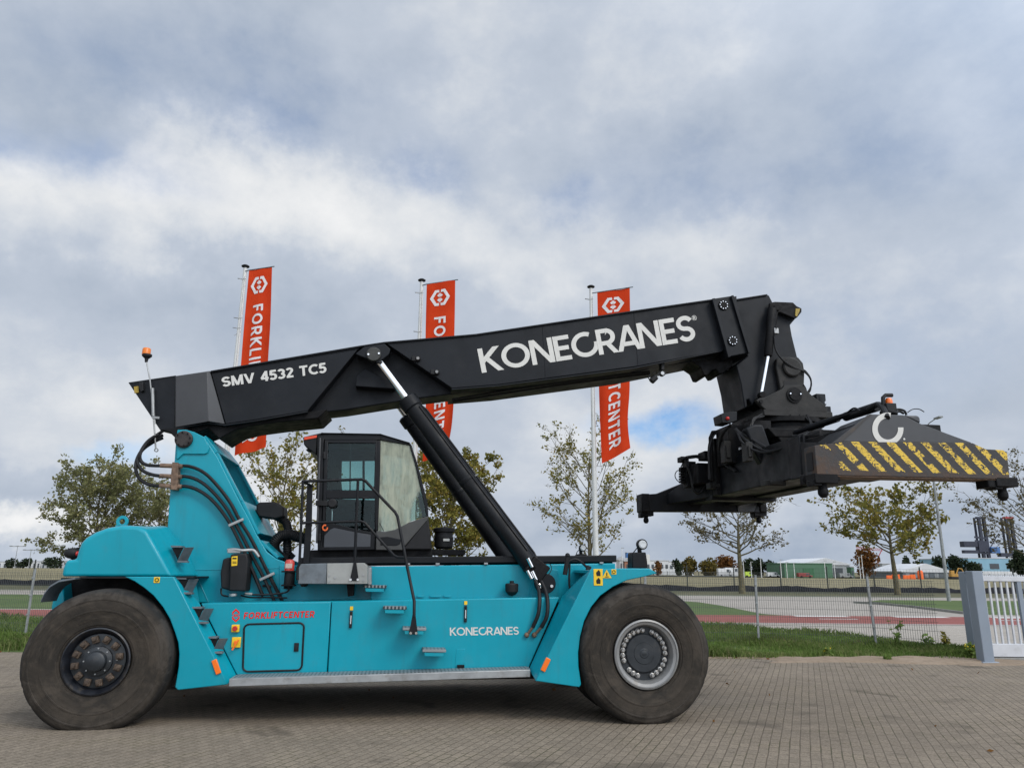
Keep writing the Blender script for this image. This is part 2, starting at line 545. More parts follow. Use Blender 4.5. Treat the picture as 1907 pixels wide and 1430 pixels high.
def copy_tree(o, parent=None):
    c = o.copy()
    sc.collection.objects.link(c)
    if parent is not None:
        c.parent = parent
    for ch in [x for x in sc.objects if x.parent == o]:
        copy_tree(ch, c)
    return c


# ------------------------------------------------------------------ lettering: strokes on a grid of height 1
SW = .165      # stroke width


def arc(cx, cy, rx, ry, a0, a1, n=18):
    return [(cx + rx * math.cos(R(a0 + (a1 - a0) * i / n)), cy + ry * math.sin(R(a0 + (a1 - a0) * i / n))) for i in range(n + 1)]


def glyph(ch, w, style='plain'):
    """returns advance width and centre-line strokes; diagonals run past 0..1 and are cut flat"""
    h = w / 2
    if ch == 'O':
        rx = .5 - h if style == 'round' else .36
        return 2 * rx + w, [arc(rx + h, .5, rx, .5 - h, 0, 360, 36)]
    if ch == 'C':
        if style == 'round':
            rr = .5 - h
            return .98, [arc(.5, .5, rr, rr, 62, 368, 30)]
        return .76, [arc(.46, .5, .37, .5 - h, 48, 312, 24)]
    if ch == 'K':
        return .74, [[(h, 0), (h, 1)], [(h + .02, .44), (.70, 1.06)], [(.24, .58), (.74, -.08)]]
    if ch == 'N':
        return .82, [[(h, 0), (h, 1)], [(h - .02, 1.05), (.82 - h + .02, -.05)], [(.82 - h, 0), (.82 - h, 1)]]
    if ch == 'E':
        return .60, [[(h, 0), (h, 1)], [(h, 1 - h), (.58, 1 - h)], [(h, .5), (.53, .5)], [(h, h), (.58, h)]]
    if ch == 'F':
        return .58, [[(h, 0), (h, 1)], [(h, 1 - h), (.58, 1 - h)], [(h, .48), (.52, .48)]]
    if ch == 'R':
        r = .245
        top = 1 - h
        bowl = [(h, top), (.36, top)] + arc(.36, top - r, r, r, 90, -90, 12) + [(h, top - 2 * r)]
        return .74, [[(h, 0), (h, 1)], bowl, [(.34, top - 2 * r + .03), (.70, -.09)]]
    if ch == 'A':
        return .88, [[(.055, -.08), (.45, 1.06)], [(.43, 1.06), (.825, -.08)], [(.22, .27), (.66, .27)]]
    if ch == 'S':
        r = (1 - w) / 4
        p = arc(.33, 1 - h - r, .245, r, 22, 270, 16) + arc(.33, h + r, .245, r, 90, -158, 16)[1:]
        return .66, [p]
    if ch == 'L':
        return .56, [[(h, 0), (h, 1)], [(h, h), (.55, h)]]
    if ch == 'I':
        return w, [[(h, 0), (h, 1)]]
    if ch == 'T':
        return .66, [[(.33, 0), (.33, 1)], [(0, 1 - h), (.66, 1 - h)]]
    if ch == 'M':
        return .92, [[(h, 0), (h, 1)], [(h, 1.05), (.46, .02)], [(.46, .02), (.92 - h, 1.05)], [(.92 - h, 0), (.92 - h, 1)]]
    if ch == 'V':
        return .80, [[(.05, 1.08), (.41, -.06)], [(.39, -.06), (.75, 1.08)]]
    if ch == '4':
        return .62, [[(.45, 0), (.45, 1)], [(.46, .98), (.06, .30)], [(.02, .28), (.62, .28)]]
    if ch == '5':
        return .58, [[(.14, .97), (.10, .48)], [(.10, 1 - h), (.54, 1 - h)], arc(.27, .34, .23, .34 - h, 140, -150, 20)]
    if ch == '3':
        r = (1 - w) / 4
        return .58, [arc(.27, 1 - h - r, .21, r, 155, -90, 14), arc(.27, h + r, .23, r, 90, -155, 14)]
    if ch == '2':
        return .58, [arc(.28, .72, .21, .28 - h, 160, -20, 14) + [(.10, h)], [(.03, h), (.57, h)]]
    if ch == '0':
        return .6, [arc(.30, .5, .22, .5 - h, 0, 360, 24)]
    return .34, []


def clip_y(poly, lo, hi):
    for lim, sg in ((lo, 1), (hi, -1)):
        out = []
        for i in range(len(poly)):
            a, b = poly[i], poly[(i + 1) % len(poly)]
            ia, ib = (a[1] - lim) * sg >= 0, (b[1] - lim) * sg >= 0
            if ia:
                out.append(a)
            if ia != ib:
                f = (lim - a[1]) / (b[1] - a[1])
                out.append((a[0] + (b[0] - a[0]) * f, lim))
        poly = out
        if len(poly) < 3:
            return []
    return poly


def ribbon(pts, w):
    """one closed chain of quads along a centre line"""
    closed = abs(pts[0][0] - pts[-1][0]) < 1e-6 and abs(pts[0][1] - pts[-1][1]) < 1e-6
    P = [Vector(p) for p in pts]
    L, Rr = [], []
    n = len(P)
    for i in range(n):
        if closed:
            a, b = P[(i - 1) % (n - 1)], P[(i + 1) % (n - 1)]
            d0, d1 = (P[i] - a).normalized(), (b - P[i]).normalized()
        else:
            d0 = (P[i] - P[i - 1]).normalized() if i else (P[1] - P[0]).normalized()
            d1 = (P[i + 1] - P[i]).normalized() if i < n - 1 else d0
        n0, n1 = Vector((-d0.y, d0.x)), Vector((-d1.y, d1.x))
        mt = (n0 + n1)
        mt = mt.normalized() if mt.length > 1e-6 else n0
        k = w / 2 / max(.45, mt.dot(n0))
        L.append(P[i] + mt * k)
        Rr.append(P[i] - mt * k)
    return [[tuple(L[i]), tuple(L[i + 1]), tuple(Rr[i + 1]), tuple(Rr[i])] for i in range(n - 1)]


def word_polys(word, w=SW, gap=.12, style='plain', kern=None):
    """list of (polygon, layer) with x running from 0 to the word's total width, y 0..1"""
    x = 0
    out = []
    for ci, ch in enumerate(word):
        adv, st = glyph(ch, w, style)
        for li, s_ in enumerate(st):
            for q in ribbon(s_, w):
                q = clip_y(q, 0, 1) if ch not in 'OCS0' else q
                if len(q) >= 3:
                    out.append(([(a + x, b) for a, b in q], li + (ci % 2) * 4))
        x += adv + (kern or {}).get(ch, gap)
    return out, x - gap


EMBLEM = []


def build_emblem():
    # pointed hexagon ring cut into an upper and a lower chevron, an arrow pair inside; 0..1 x 0..1.15
    def hexp(r):
        return [(.5 + r * .86 * math.cos(R(90 + 60 * k)), .575 + r * 1.0 * math.sin(R(90 + 60 * k))) for k in range(6)]
    o, i = hexp(.575), hexp(.385)
    sh = lambda p, dy: (p[0], p[1] + dy)
    mid = lambda a, b, f: (a[0] + (b[0] - a[0]) * f, a[1] + (b[1] - a[1]) * f)
    up_o = [mid(o[1], o[2], .40), o[1], o[0], o[5], mid(o[5], o[4], .40)]
    up_i = [mid(i[1], i[2], .40), i[1], i[0], i[5], mid(i[5], i[4], .40)]
    for k in range(4):
        EMBLEM.append([up_o[k], up_o[k + 1], up_i[k + 1], up_i[k]])
        EMBLEM.append([(a, 1.15 - b) for a, b in (up_o[k], up_o[k + 1], up_i[k + 1], up_i[k])])
    c = .575
    for s_ in (-1, 1):     # two notched diamonds side by side
        g = lambda x, y: (.5 + s_ * x, c + y)
        EMBLEM.append([g(.015, .035), g(.125, .165), g(.255, .0), g(.085, .0)][::s_])
        EMBLEM.append([g(.085, -.008), g(.255, -.008), g(.125, -.165), g(.015, -.035)][::s_])


build_emblem()


def flat_text(polys, f, name, m, parent, lay=.0006, nrm=Vector((0, -1, 0))):
    b = MB()
    for q, li in polys:
        b.face([f(x, y) + nrm * (lay * li) for x, y in q])
    bm = b.bm
    me = bpy.data.meshes.new(name)
    bmesh.ops.recalc_face_normals(bm, faces=bm.faces)
    bm.to_mesh(me)
    bm.free()
    return link(name, me, m, parent, 0, 0)


def quadmap(TL, TR, BL, BR, W, Hh_=1.0):
    TL, TR, BL, BR = map(Vector, (TL, TR, BL, BR))

    def f(x, y):
        s, t_ = x / W, y / Hh_
        return (BL * (1 - s) + BR * s) * (1 - t_) + (TL * (1 - s) + TR * s) * t_
    return f

# ================================================================== THE SETTING (ground sheets)
def ground_mat(name, fn, rough=.9):
    m = bpy.data.materials.new(name)
    m.use_nodes = True
    t = NT(m.node_tree)
    oc = t.n('ShaderNodeTexCoord').outputs['Object']
    c, hgt, st = fn(t, oc)
    p = t.n('ShaderNodeBsdfPrincipled', {'Base Color': c, 'Roughness': rough, 'Specular IOR Level': .25})
    if hgt is not None:
        b = t.n('ShaderNodeBump', {'Height': hgt, 'Strength': st, 'Distance': .03})
        t.t.links.new(b.outputs[0], p.inputs['Normal'])
    t.n('ShaderNodeOutputMaterial', {'Surface': p.outputs[0]})
    return m


def pavers(base, dark, bw=.21, bh=.105, rot=0.0, stains=True):
    def fn(t, oc):
        mp = t.n('ShaderNodeMapping', {'Vector': oc, 'Rotation': (0, 0, R(rot))}).outputs[0]
        wob = t.n('ShaderNodeTexNoise', {'Vector': oc, 'Scale': 1.3, 'Detail': 4.0}).outputs['Color']
        mp = t.vmath('ADD', mp, t.vmath('MULTIPLY', t.vmath('SUBTRACT', wob, (.5, .5, .5)), (.028, .028, 0)))
        br = t.n('ShaderNodeTexBrick', {'Vector': mp, 'Color1': (*[k * .88 for k in base], 1), 'Color2': (*[k * 1.10 for k in base], 1),
                                        'Mortar': (*dark, 1), 'Scale': 1.0, 'Mortar Size': .009, 'Mortar Smooth': .6,
                                        'Bias': 0.0, 'Brick Width': bw, 'Row Height': bh}, offset=.5)
        c = br.outputs['Color']
        big = t.noise(oc, .35, 6, .6)
        mid_ = t.noise(oc, 1.7, 7, .65)
        fine = t.noise(oc, 38, 5, .75)
        chips = t.noise(oc, 16, 6, .7, .6)
        c = t.mix(t.smooth(big, .35, .68, 0, .35), c, tuple(k * .66 for k in base))
        c = t.mix(t.smooth(mid_, .45, .72, 0, .30), c, (base[0] * 1.18, base[1] * 1.12, base[2] * 1.02))
        c = t.mix(t.smooth(fine, .46, .66, 0, .70), c, tuple(k * .40 for k in base))
        c = t.mix(t.smooth(fine, .50, .30, 0, .35), c, tuple(min(1, k * 1.5) for k in base))
        c = t.mix(t.smooth(chips, .58, .66, 0, .75), c, tuple(k * .38 for k in base))
        if stains:
            stn = t.noise(t.vmath('MULTIPLY', oc, (.5, 1.4, 1)), 1.1, 6, .7, 1.2)
            c = t.mix(t.smooth(stn, .55, .72, 0, .50), c, tuple(k * .45 for k in base))
            oil = t.noise(t.vmath('ADD', oc, (7, 3, 0)), .9, 5, .55, .4)
            c = t.mix(t.smooth(oil, .585, .68, 0, .6), c, tuple(k * .30 for k in base))
            trk = t.noise(t.vmath('MULTIPLY', oc, (.12, 2.2, 1)), 1.0, 4, .6, .2)
            c = t.mix(t.smooth(trk, .52, .68, 0, .30), c, tuple(k * .6 for k in base))
            sandy = t.noise(t.vmath('ADD', oc, (1, 9, 0)), .55, 6, .65)
            c = t.mix(t.smooth(sandy, .54, .74, 0, .45), c, (.30, .25, .19))
            # scattered moss in the joints
            c = t.mix(t.math('MULTIPLY', br.outputs['Fac'], t.smooth(mid_, .5, .6, 0, .6)), c, (.045, .05, .022))
        h = t.math('ADD', t.math('MULTIPLY', br.outputs['Fac'], -.8), t.math('MULTIPLY', fine, .5))
        return c, h, .45
    return fn


PAVE = ground_mat('yard_concrete_pavers', pavers((.240, .198, .150), (.128, .102, .074), .20, .10, -69))
APRON = ground_mat('beige_pavers', pavers((.40, .36, .31), (.22, .20, .17), .3, .2, 8, False))


def soft(ca, cb, cc, s1=.6, s2=6.0, bump=.3):
    def fn(t, oc):
        a, b = t.noise(oc, s1, 6, .6), t.noise(oc, s2, 6, .65)
        c = t.mix(t.smooth(a, .35, .65), ca, cb)
        c = t.mix(t.smooth(b, .45, .75, 0, .7), c, cc)
        return c, b, bump
    return fn


FIELD = ground_mat('dry_field', soft((.17, .145, .075), (.235, .20, .115), (.13, .125, .055), .03, .35, .1))
GRASSM = ground_mat('grass_soil', soft((.065, .105, .026), (.09, .13, .036), (.075, .085, .03), .5, 4))
GRASSD = ground_mat('far_grass', soft((.06, .10, .025), (.085, .125, .035), (.10, .10, .045), .15, 1.2))
GRASSB = ground_mat('brown_verge', soft((.09, .09, .045), (.12, .11, .06), (.07, .085, .035), .2, 1.0))
REDP = ground_mat('red_cycle_asphalt', soft((.225, .072, .060), (.26, .088, .072), (.19, .062, .053), .3, 5, .1))
ROAD = ground_mat('grey_road', soft((.30, .27, .235), (.35, .315, .275), (.27, .245, .215), .15, 2, .1))
SAND = ground_mat('loose_sand', soft((.235, .178, .125), (.285, .22, .16), (.17, .125, .085), 1.2, 9, .6))
LINE = ground_mat('road_line_paint', soft((.55, .54, .51), (.62, .61, .58), (.40, .38, .36), 2, 8, .05))
KERBM = ground_mat('kerb_concrete', soft((.25, .24, .22), (.30, .29, .27), (.17, .16, .14), 1, 7, .2))


def sheet(name, pts, z, m, kind=True):
    me = bpy.data.meshes.new(name)
    me.from_pydata([(p[0], p[1], z) for p in pts], [], [list(range(len(pts)))])
    o = link(name, me, m, None, 0, 0)
    if o.data.polygons[0].normal.z < 0:
        o.data.flip_normals()
    if kind:
        struct(o)
    return o


def g2(px, py):
    p = G(px, py)
    return (p.x, p.y)


def along(px, py, slope, x):
    a = g2(px, py)
    return (x, a[1] + (x - a[0]) * slope)


big = 5200
sheet('ground', [(-big, -300), (big, -300), (big, big), (-big, big)], -0.02, FIELD)
PY = 16.7                                   # far edge of the paved yard
sheet('yard_paving', [(-60, -40), (60, -40), (60, 16.2), (12.5, 16.4), (9.2, 16.55), (6.2, PY), (-60, 17.6)], 0.0, PAVE)
# cycle path, road and verges run left to right beyond the fence
SL = 0.012
RL, RH = 27.4, 32.4
cyc = [(-120, RL - .4), (160, RL + .6), (160, RH + .6), (-120, RH - .4)]
sheet('grass', [(-120, 17.4), (6.2, PY - .15), (9.2, 16.45), (10.2, 16.9), (10.2, 20.2), (9.6, 22.0), (8.2, 24.2), (6.3, 26.2), (5.6, 27.3), (-120, 27.2)], 0.004, GRASSM)
sheet('apron_paving', [(5.6, 27.45), (6.3, 26.2), (8.2, 24.2), (9.6, 22.0), (10.2, 20.2), (10.2, 16.35), (60, 16.1), (60, 27.5)], 0.008, APRON)
sheet('cycle_path', cyc, 0.016, REDP)
sheet('cycle_path_line', [(-120, RL - .38), (160, RL + .62), (160, RL + .80), (-120, RL - .20)], 0.020, LINE)
mk = []
for k in range(36):
    x0 = -58 + k * 4.1
    y0 = RH - .4 + (x0 + 120) / 280
    if x0 > 8.0:
        mk.append((x0, y0 - .72, 2.2, .70))
for k in range(14):
    mk.append((-44 + k * 7.0, (RL + RH) / 2 + .3, 1.5, .22))
me_ = bpy.data.meshes.new('road_markings')
me_.from_pydata([(x + dx * w_, y + dy * h_, .020) for x, y, w_, h_ in mk for dx, dy in ((0, 0), (1, 0), (1, 1), (0, 1))], [], [tuple(range(4 * i, 4 * i + 4)) for i in range(len(mk))])
struct(link('road_markings', me_, LINE, None, 0, 0))
sheet('path_edge_line', [(-120, RH - .55), (7.5, RH - .12), (7.5, RH + .10), (-120, RH - .33)], 0.020, LINE)
sheet('grass_strip', [(-220, RH - .4), (160, RH + .58), (160, 62), (-220, 60)], 0.006, GRASSD)
# road: a wide pale area that opens out towards the yard entrance
wl = [g2(1240, 1117), g2(1300, 1121), g2(1340, 1127), g2(1390, 1137), g2(1420, 1143)]
road = [(-220, 49.0), (wl[0][0], wl[0][1])] + wl[1:] + [(wl[-1][0] + .6, RH + .15), (31, RH + .2), g2(1796, 1144), g2(1700, 1132), g2(1640, 1126), g2(1590, 1123.5), g2(1640, 1117), (60, 52.5), (200, 53.0), (200, 58.5), (-220, 56.0)]
sheet('road', road, 0.010, ROAD)
sheet('brown_verge', [(-260, 57.5), (220, 59.5), (260, 79), (-260, 76)], 0.014, GRASSB)
sheet('verge_kerb_line', [(-260, 57.1), (220, 59.1), (220, 59.6), (-260, 57.6)], 0.018, KERBM)
isl = [g2(1590, 1123), g2(1640, 1125.6), g2(1700, 1131.5), g2(1796, 1143.5)]
kb = MB()
for a, b in zip(isl, isl[1:]):
    kb.bar((a[0], a[1], .02), (b[0], b[1], .02), .10, .20)
struct(kb.build('kerb', KERBM))

# low sand bank where the paving meets the grass


def heap(name, pts_c, rx, ry, hgt, m, seed):
    rng = np.random.default_rng(seed)
    n = 46
    vs, fs = [], []
    ph = rng.uniform(0, 6, 6)
    for i in range(n + 1):
        for j in range(13):
            a, b = i / n * 2 - 1, j / 12 * 2 - 1
            e = max(0.0, 1 - a * a) * max(0.0, 1 - b * b)
            z = hgt * e * (1 + .35 * math.sin(9 * a + ph[0]) * math.sin(5 * b + ph[1]) + .25 * math.sin(21 * a + ph[2] + 3 * b)) + (.012 if e > 0 else -.02)
            vs.append((pts_c[0] + a * rx + .15 * math.sin(6 * b + ph[3]), pts_c[1] + b * ry * (1 + .25 * math.sin(5 * a + ph[4])), z))
    for i in range(n):
        for j in range(12):
            q = i * 13 + j
            fs.append((q, q + 13, q + 14, q + 1))
    o = np_mesh(name, vs, fs, m, None, 60)
    return struct(o)


heap('sand', (8.2, 16.5), 2.9, .55, .055, SAND, 3)
heap('sand_bank', (11.6, 16.2), 2.6, .45, .025, SAND, 5)
heap('sand_edge', (3.9, 16.75), 2.6, .16, .015, SAND, 7)

# ================================================================== REACH STACKER
YAW = R(8)
OV = 11.32
U = Vector((math.cos(YAW), math.sin(YAW), 0))
V = Vector((-math.sin(YAW), math.cos(YAW), 0))
ORG = V * OV
machine = empty('reach_stacker', ORG, YAW)
tag(machine, 'turquoise and black container reach stacker with raised boom parked on the paved yard', 'reach stacker')


def MX(px, py, v):
    d = ray(px, py)
    t_ = (OV + v - CAM.dot(V)) / d.dot(V)
    P = CAM + d * t_
    return Vector((P.dot(U), v, P.z))


def uz(pts, v):
    return [(p.x, p.z) for p in (MX(x, y, v) for x, y in pts)]


def pp(pts, v0, v1, name, m, parent=machine, bevel=0.0, seg=2, **k):
    return MB().prism(uz(pts, v0), v0, v1).build(name, m, parent, bevel, seg=seg, **k)


def Z(ox, oy, s):             # coordinates noted in an enlarged view -> photograph
    return lambda pts: [(ox + x / s, oy + y / s) for x, y in pts]


# ---------------- chassis
z4 = Z(400, 1000, 3.973)
chas = MB()
a, b, c_, d_ = MX(395, 1128, -1.33), MX(1036, 1118, -1.33), MX(1000, 1238, -1.33), MX(440, 1244, -1.33)
chas.prism([(a.x, a.z), (b.x, b.z), (c_.x, c_.z), (d_.x, d_.z)], -1.31, 1.31)
chas.box((-.3, 0, .72), (5.6, .9, .5))
chas.box((2.97, 0, .79), (.7, 3.0, .6))
chas.box((-3.36, 0, .75), (.5, 2.6, .4))
chas.box((-.35, 0, .47), (4.6, 2.5, .10))  # unseen belly plate, added to deepen the shade under the machine
chassis = chas.build('chassis', DARK, machine, .01)
pp([(374, 1123), (616.2, 1120), (608.5, 1253), (441, 1257)], -1.35, -1.30, 'side_panel', TEAL, bevel=.012)
tankp = [(618, 1119.6), (1042, 1111.6), (984, 1245), (610.3, 1252.5)]
tank = pp(tankp, -1.35, -1.30, 'tank_panel', TEAL, bevel=.012)
tp = MB()
a = MX(376, 1123, -1.35)
b = MX(1042, 1111.6, -1.35)
tp.prism([(a.x, a.z - .002), (b.x, b.z - .002), (b.x, b.z - .045), (a.x, a.z - .045)], -1.298, 1.30)
tp.build('tank_top', TEAL, machine, .006)
pp([(376, 1123), (1042, 1111.6), (984, 1245), (441, 1257)], 1.30, 1.35, 'side_panel', TEAL, bevel=.012)
# recess plate and upper deck box
pp([(520, 1052), (700, 1054), (700, 1119), (520, 1120)], -.80, .80, 'deck_recess', TEAL, bevel=.01)
pp([(690, 1054.5), (1146, 1048.5), (1150, 1122), (690, 1122)], -.96, .96, 'upper_deck', TEAL, bevel=.015)
# pad eyes and welded ledge along the upper deck
for x0, x1 in ((776, 790), (800, 822), (826, 840)):
    MB().prism(uz([(x0, 1108.5), (x1, 1108.5), (x1 - 2, 1112), (x0 + 2, 1112)], -1.0), -1.0, -.965).build('lifting_lug', TEAL, machine, .004)
# black cab rails
for v0, v1 in ((-.93, -.72), (.72, .93)):
    rb = MB()
    a, b = MX(556, 1038, -.93), MX(1148.5, 1033.5, -.93)
    c_, d_ = MX(1148.5, 1046.5, -.93), MX(556, 1050.5, -.93)
    rb.prism([(a.x, a.z), (b.x, b.z), (c_.x, c_.z), (d_.x, d_.z)], v0, v1)
    rail = rb.build('cab_rail', BLACK, machine, .012)
dk = MB()
a, b = MX(560, 1045, -.7), MX(1140, 1041, -.7)
dk.prism([(a.x, a.z), (b.x, b.z), (b.x, b.z - .06), (a.x, a.z - .06)], -.715, .715)
dk.build('deck_plate', DARK, machine)
for px in (760, 815, 905, 1120):
    q = MX(px, 1051 - (px - 560) * .006, -.97)
    MB().box(q, (.05, .03, .022)).build('rail_clip', STEEL, machine)

# ---------------- running board
L0, L1 = MX(427, 1263.5, -1.72), MX(987.5, 1246.5, -1.66)
L2, L3 = MX(440, 1255, -1.36), MX(985, 1243.5, -1.36)
zz = lambda p, q, f: p.z * (1 - f) + q.z * f
rbm = MB()
th = .055
top = [Vector((L0.x, -1.72, L0.z)), Vector((L1.x, -1.66, L1.z)), Vector((L3.x, -1.36, L1.z)), Vector((L2.x, -1.36, L0.z))]
rbm.loft([[p - Vector((0, 0, .085)) for p in top], top])
rboard = rbm.build('running_board', STEEL, machine, .006)


def tread_mat():
    m = bpy.data.materials.new('perforated_tread')
    m.use_nodes = True
    t = NT(m.node_tree)
    oc = t.n('ShaderNodeTexCoord').outputs['Object']
    s_ = t.vmath('MULTIPLY', oc, (22, 22, 1))
    fr = t.vmath('FRACTION', s_)
    dl = t.vmath('LENGTH', t.vmath('MULTIPLY', t.vmath('SUBTRACT', fr, (.5, .5, 0)), (1, 1, 0)))
    hole = t.math('LESS_THAN', dl, .28)
    c = t.mix(hole, (.24, .26, .265), (.03, .04, .045))
    p = t.n('ShaderNodeBsdfPrincipled', {'Base Color': c, 'Roughness': .5, 'Metallic': .35})
    t.n('ShaderNodeOutputMaterial', {'Surface': p.outputs[0]})
    return m


TREAD = tread_mat()
tr_ = MB()
ins = [top[0] + Vector((.03, .03, .003)), top[1] + Vector((-.03, .03, .003)), top[2] + Vector((-.03, -.02, .003)), top[3] + Vector((.03, -.02, .003))]
tr_.loft([[p - Vector((0, 0, .002)) for p in ins], [p + Vector((0, 0, .004)) for p in ins]])
tr_.build('tread_plate', TREAD, rboard)

# ---------------- battery hatch, buttons, gauges, stickers
q = [MX(*p, -1.352) for p in [(455, 1162), (566.5, 1159), (562, 1247), (452.5, 1250)]]
hf = quadmap(q[0], q[1], q[3], q[2], 1.0)
rr_ = []
for cx, cy, a0 in ((.91, .9, 0), (.09, .9, 90), (.09, .1, 180), (.91, .1, 270)):
    for k in range(5):
        a = R(a0 + 90 * k / 4)
        rr_.append(hf(cx + .09 * math.cos(a), cy + .1 * math.sin(a)) + Vector((0, -.004, 0)))
hb = MB()
hb.loft([[p + Vector((0, .008, 0)) for p in rr_], [p for p in rr_]])
hatch = hb.build('battery_hatch', TEAL, machine, .003)
MB().tube(rr_ + [rr_[0]], .0125, 6).build('hatch_seal', RUBBER, hatch)
hd = MX(552, 1204.5, -1.36)
MB().box(hd, (.055, .025, .10)).box(hd + Vector((0, -.014, 0)), (.03, .015, .06)).build('hatch_latch', PLASTIC, hatch, .004)
e = MX(438.7, 1169.5, -1.375)
eb = MB().box(e, (.09, .05, .085)).build('emergency_stop', YELLOW, machine, .006)
MB().cyl(e + Vector((.0, -.02, 0)), e + Vector((0, -.055, 0)), .03, 16).build('stop_button', REDL, eb, .005)
e = MX(440, 1195.5, -1.365)
eb = MB().box(e, (.105, .03, .12)).build('battery_switch', YELLOW, machine, .006)
MB().cyl(e + Vector((0, -.01, 0)), e + Vector((0, -.05, 0)), .022, 12).bar(e + Vector((.035, -.05, .035)), e + Vector((-.03, -.05, -.085)), .024, .02).build('switch_key', ORANGE, eb, .003)
for gx, gy in ((653.5, 1152.5), (867, 1142)):
    p = MX(gx, gy, -1.362)
    gb = MB().box(p + Vector((0, 0, -.005)), (.034, .03, .20))
    gb.cyl(p + Vector((0, -.015, .075)), p + Vector((0, -.026, .075)), .013, 10).cyl(p + Vector((0, -.015, -.085)), p + Vector((0, -.026, -.085)), .013, 10)
    go = gb.build('sight_gauge', PLASTIC, machine, .004)
    MB().box(p + Vector((0, -.017, -.005)), (.012, .006, .10)).build('gauge_glass', LENS, go)
    MB().box(p + Vector((0, .004, .13)), (.038, .01, .045)).build('gauge_sticker', YELLOW, go)
# small access cover low on the tank
pp([(850, 1208), (866, 1208), (864, 1241), (847, 1241)], -1.355, -1.348, 'access_cover', TEAL, bevel=.003)
MB().box(MX(858, 1240, -1.36), (.09, .05, .035)).build('drain_plug', DARK, machine, .005)

W, wid = word_polys('KONECRANES', .165, .045, 'round', {'C': -.02, 'A': -.04})
f = quadmap(MX(837.5, 1168, -1.352), MX(966, 1166.5, -1.352), MX(838, 1183.2, -1.352), MX(966.4, 1181.2, -1.352), wid)
flat_text(W, f, 'maker_lettering', WHITE, machine)
W2, wid2 = word_polys('FORKLIFTCENTER', .19, .155)
f = quadmap(MX(454, 1140, -1.352), MX(585.5, 1137, -1.352), MX(453.4, 1152, -1.352), MX(585, 1149, -1.352), wid2)
sh = [([(x + .12 * y, y) for x, y in q], l) for q, l in W2]
flat_text(sh, f, 'dealer_lettering', RED, machine)
f = quadmap(MX(431.5, 1133, -1.352), MX(447.5, 1132.6, -1.352), MX(431, 1158.5, -1.352), MX(447, 1158, -1.352), 1.0, 1.15)
flat_text([(q, 0) for q in EMBLEM], f, 'dealer_emblem', RED, machine)


def sticker(px, py, w, h, v, m=YELLOW, name='warning_sticker', parent=machine, rot=0.0):
    p = MX(px, py, v - .004)
    return MB().box(p, (w, .006, h), Matrix.Rotation(rot, 3, 'Y')).build(name, m, parent, .002)


# ---------------- front fender
z5 = Z(800, 1000, 3.467)
FV = -1.95
fo = [(1100.5, 1059.5), (1160, 1058), (1210, 1058.2), (1224, 1067), (1200, 1073.5), (1168, 1080), (1142, 1092), (1118, 1109), (1101, 1130),
      (1088, 1156), (1080.5, 1185), (1077, 1215), (1077.5, 1240), (1082.5, 1274), (1079, 1279.3), (997, 1267.5)]
front = pp(fo, FV, FV + .04, 'front_fender', TEAL, bevel=.01)
ff = MB()
A = [MX(x, y, FV + .004) for x, y in ((1100.5, 1060), (997.5, 1267))]
B = [MX(x, y, -1.36) for x, y in ((1046, 1111), (984.5, 1246))]
Bt = MX(1092, 1062, -.97)
ff.loft([[A[0], A[1], B[1], B[0]], [p + Vector((.03, .01, 0)) for p in (A[0], A[1], B[1], B[0])]])
ff.loft([[A[0], B[0], Bt + Vector((-.02, 0, -.32)), Bt], [p + Vector((.03, .01, 0)) for p in (A[0], B[0], Bt + Vector((-.02, 0, -.32)), Bt)]])
ff.build('fender_side', TEAL, front, .006)
tpz = MX(1100.5, 1059.5, FV)
tq = MX(1210, 1058.2, FV)
MB().prismz([(tpz.x, FV + .042), (tq.x, FV + .042), (tq.x, -.97), (tpz.x, -.97)], tpz.z - .05, tpz.z - .012).build('fender_top', TEAL, front, .006)
# inside of the wheel arch
ai = [MX(x, y, FV) for x, y in fo[4:13]]
ab = MB()
ab.loft([[(p.x, FV + .042, p.z) for p in ai] , [(p.x, -.98, p.z) for p in ai]], cap=False, closed=False)
ab.build('arch_liner', TEAL, front)
far = MB().prism(uz(fo, FV), 1.91, 1.95)
far.prismz([(tpz.x, .97), (tq.x, .97), (tq.x, 1.908), (tpz.x, 1.908)], tpz.z - .05, tpz.z - .012)
far.build('front_fender', TEAL, machine, .01)
MB().box(MX(1016, 1237, FV - .01), (.06, .03, .16), Matrix.Rotation(R(27), 3, 'Y')).build('side_reflector', ORANGE, front, .006)
# stickers
ST = MAKE = None
s1 = sticker(1114, 1074.5, .115, .20, FV, parent=front)
sb = MB()
for dy in (-7, 7.5):
    p = MX(1114.5, 1074.5 + dy, FV - .010)
    sb.prism([(p.x - .022, p.z - .03), (p.x + .026, p.z - .03), (p.x + .026, p.z + .015), (p.x + .004, p.z + .045), (p.x - .030, p.z + .01)], p.y, p.y + .002)
sb.build('sticker_pictogram', PLASTIC, s1)
p = MX(1130, 1069, FV - .008)
s2 = MB().prism([(p.x - .06, p.z - .045), (p.x + .06, p.z - .045), (p.x, p.z + .055)], p.y, p.y + .005).build('warning_sticker', YELLOW, front)
MB().box(p + Vector((.0, -.003, .002)), (.012, .003, .04)).box(p + Vector((0, -.003, -.03)), (.05, .003, .008)).build('sticker_pictogram', PLASTIC, s2)
s3 = sticker(1143.3, 1064.5, .062, .062, FV, parent=front)
MB().lathe([(.022, 0), (.022, .003), (.015, .003), (.015, 0)], 'v', MX(1143.3, 1064.5, FV - .012), 16, True).build('sticker_pictogram', PLASTIC, s3)
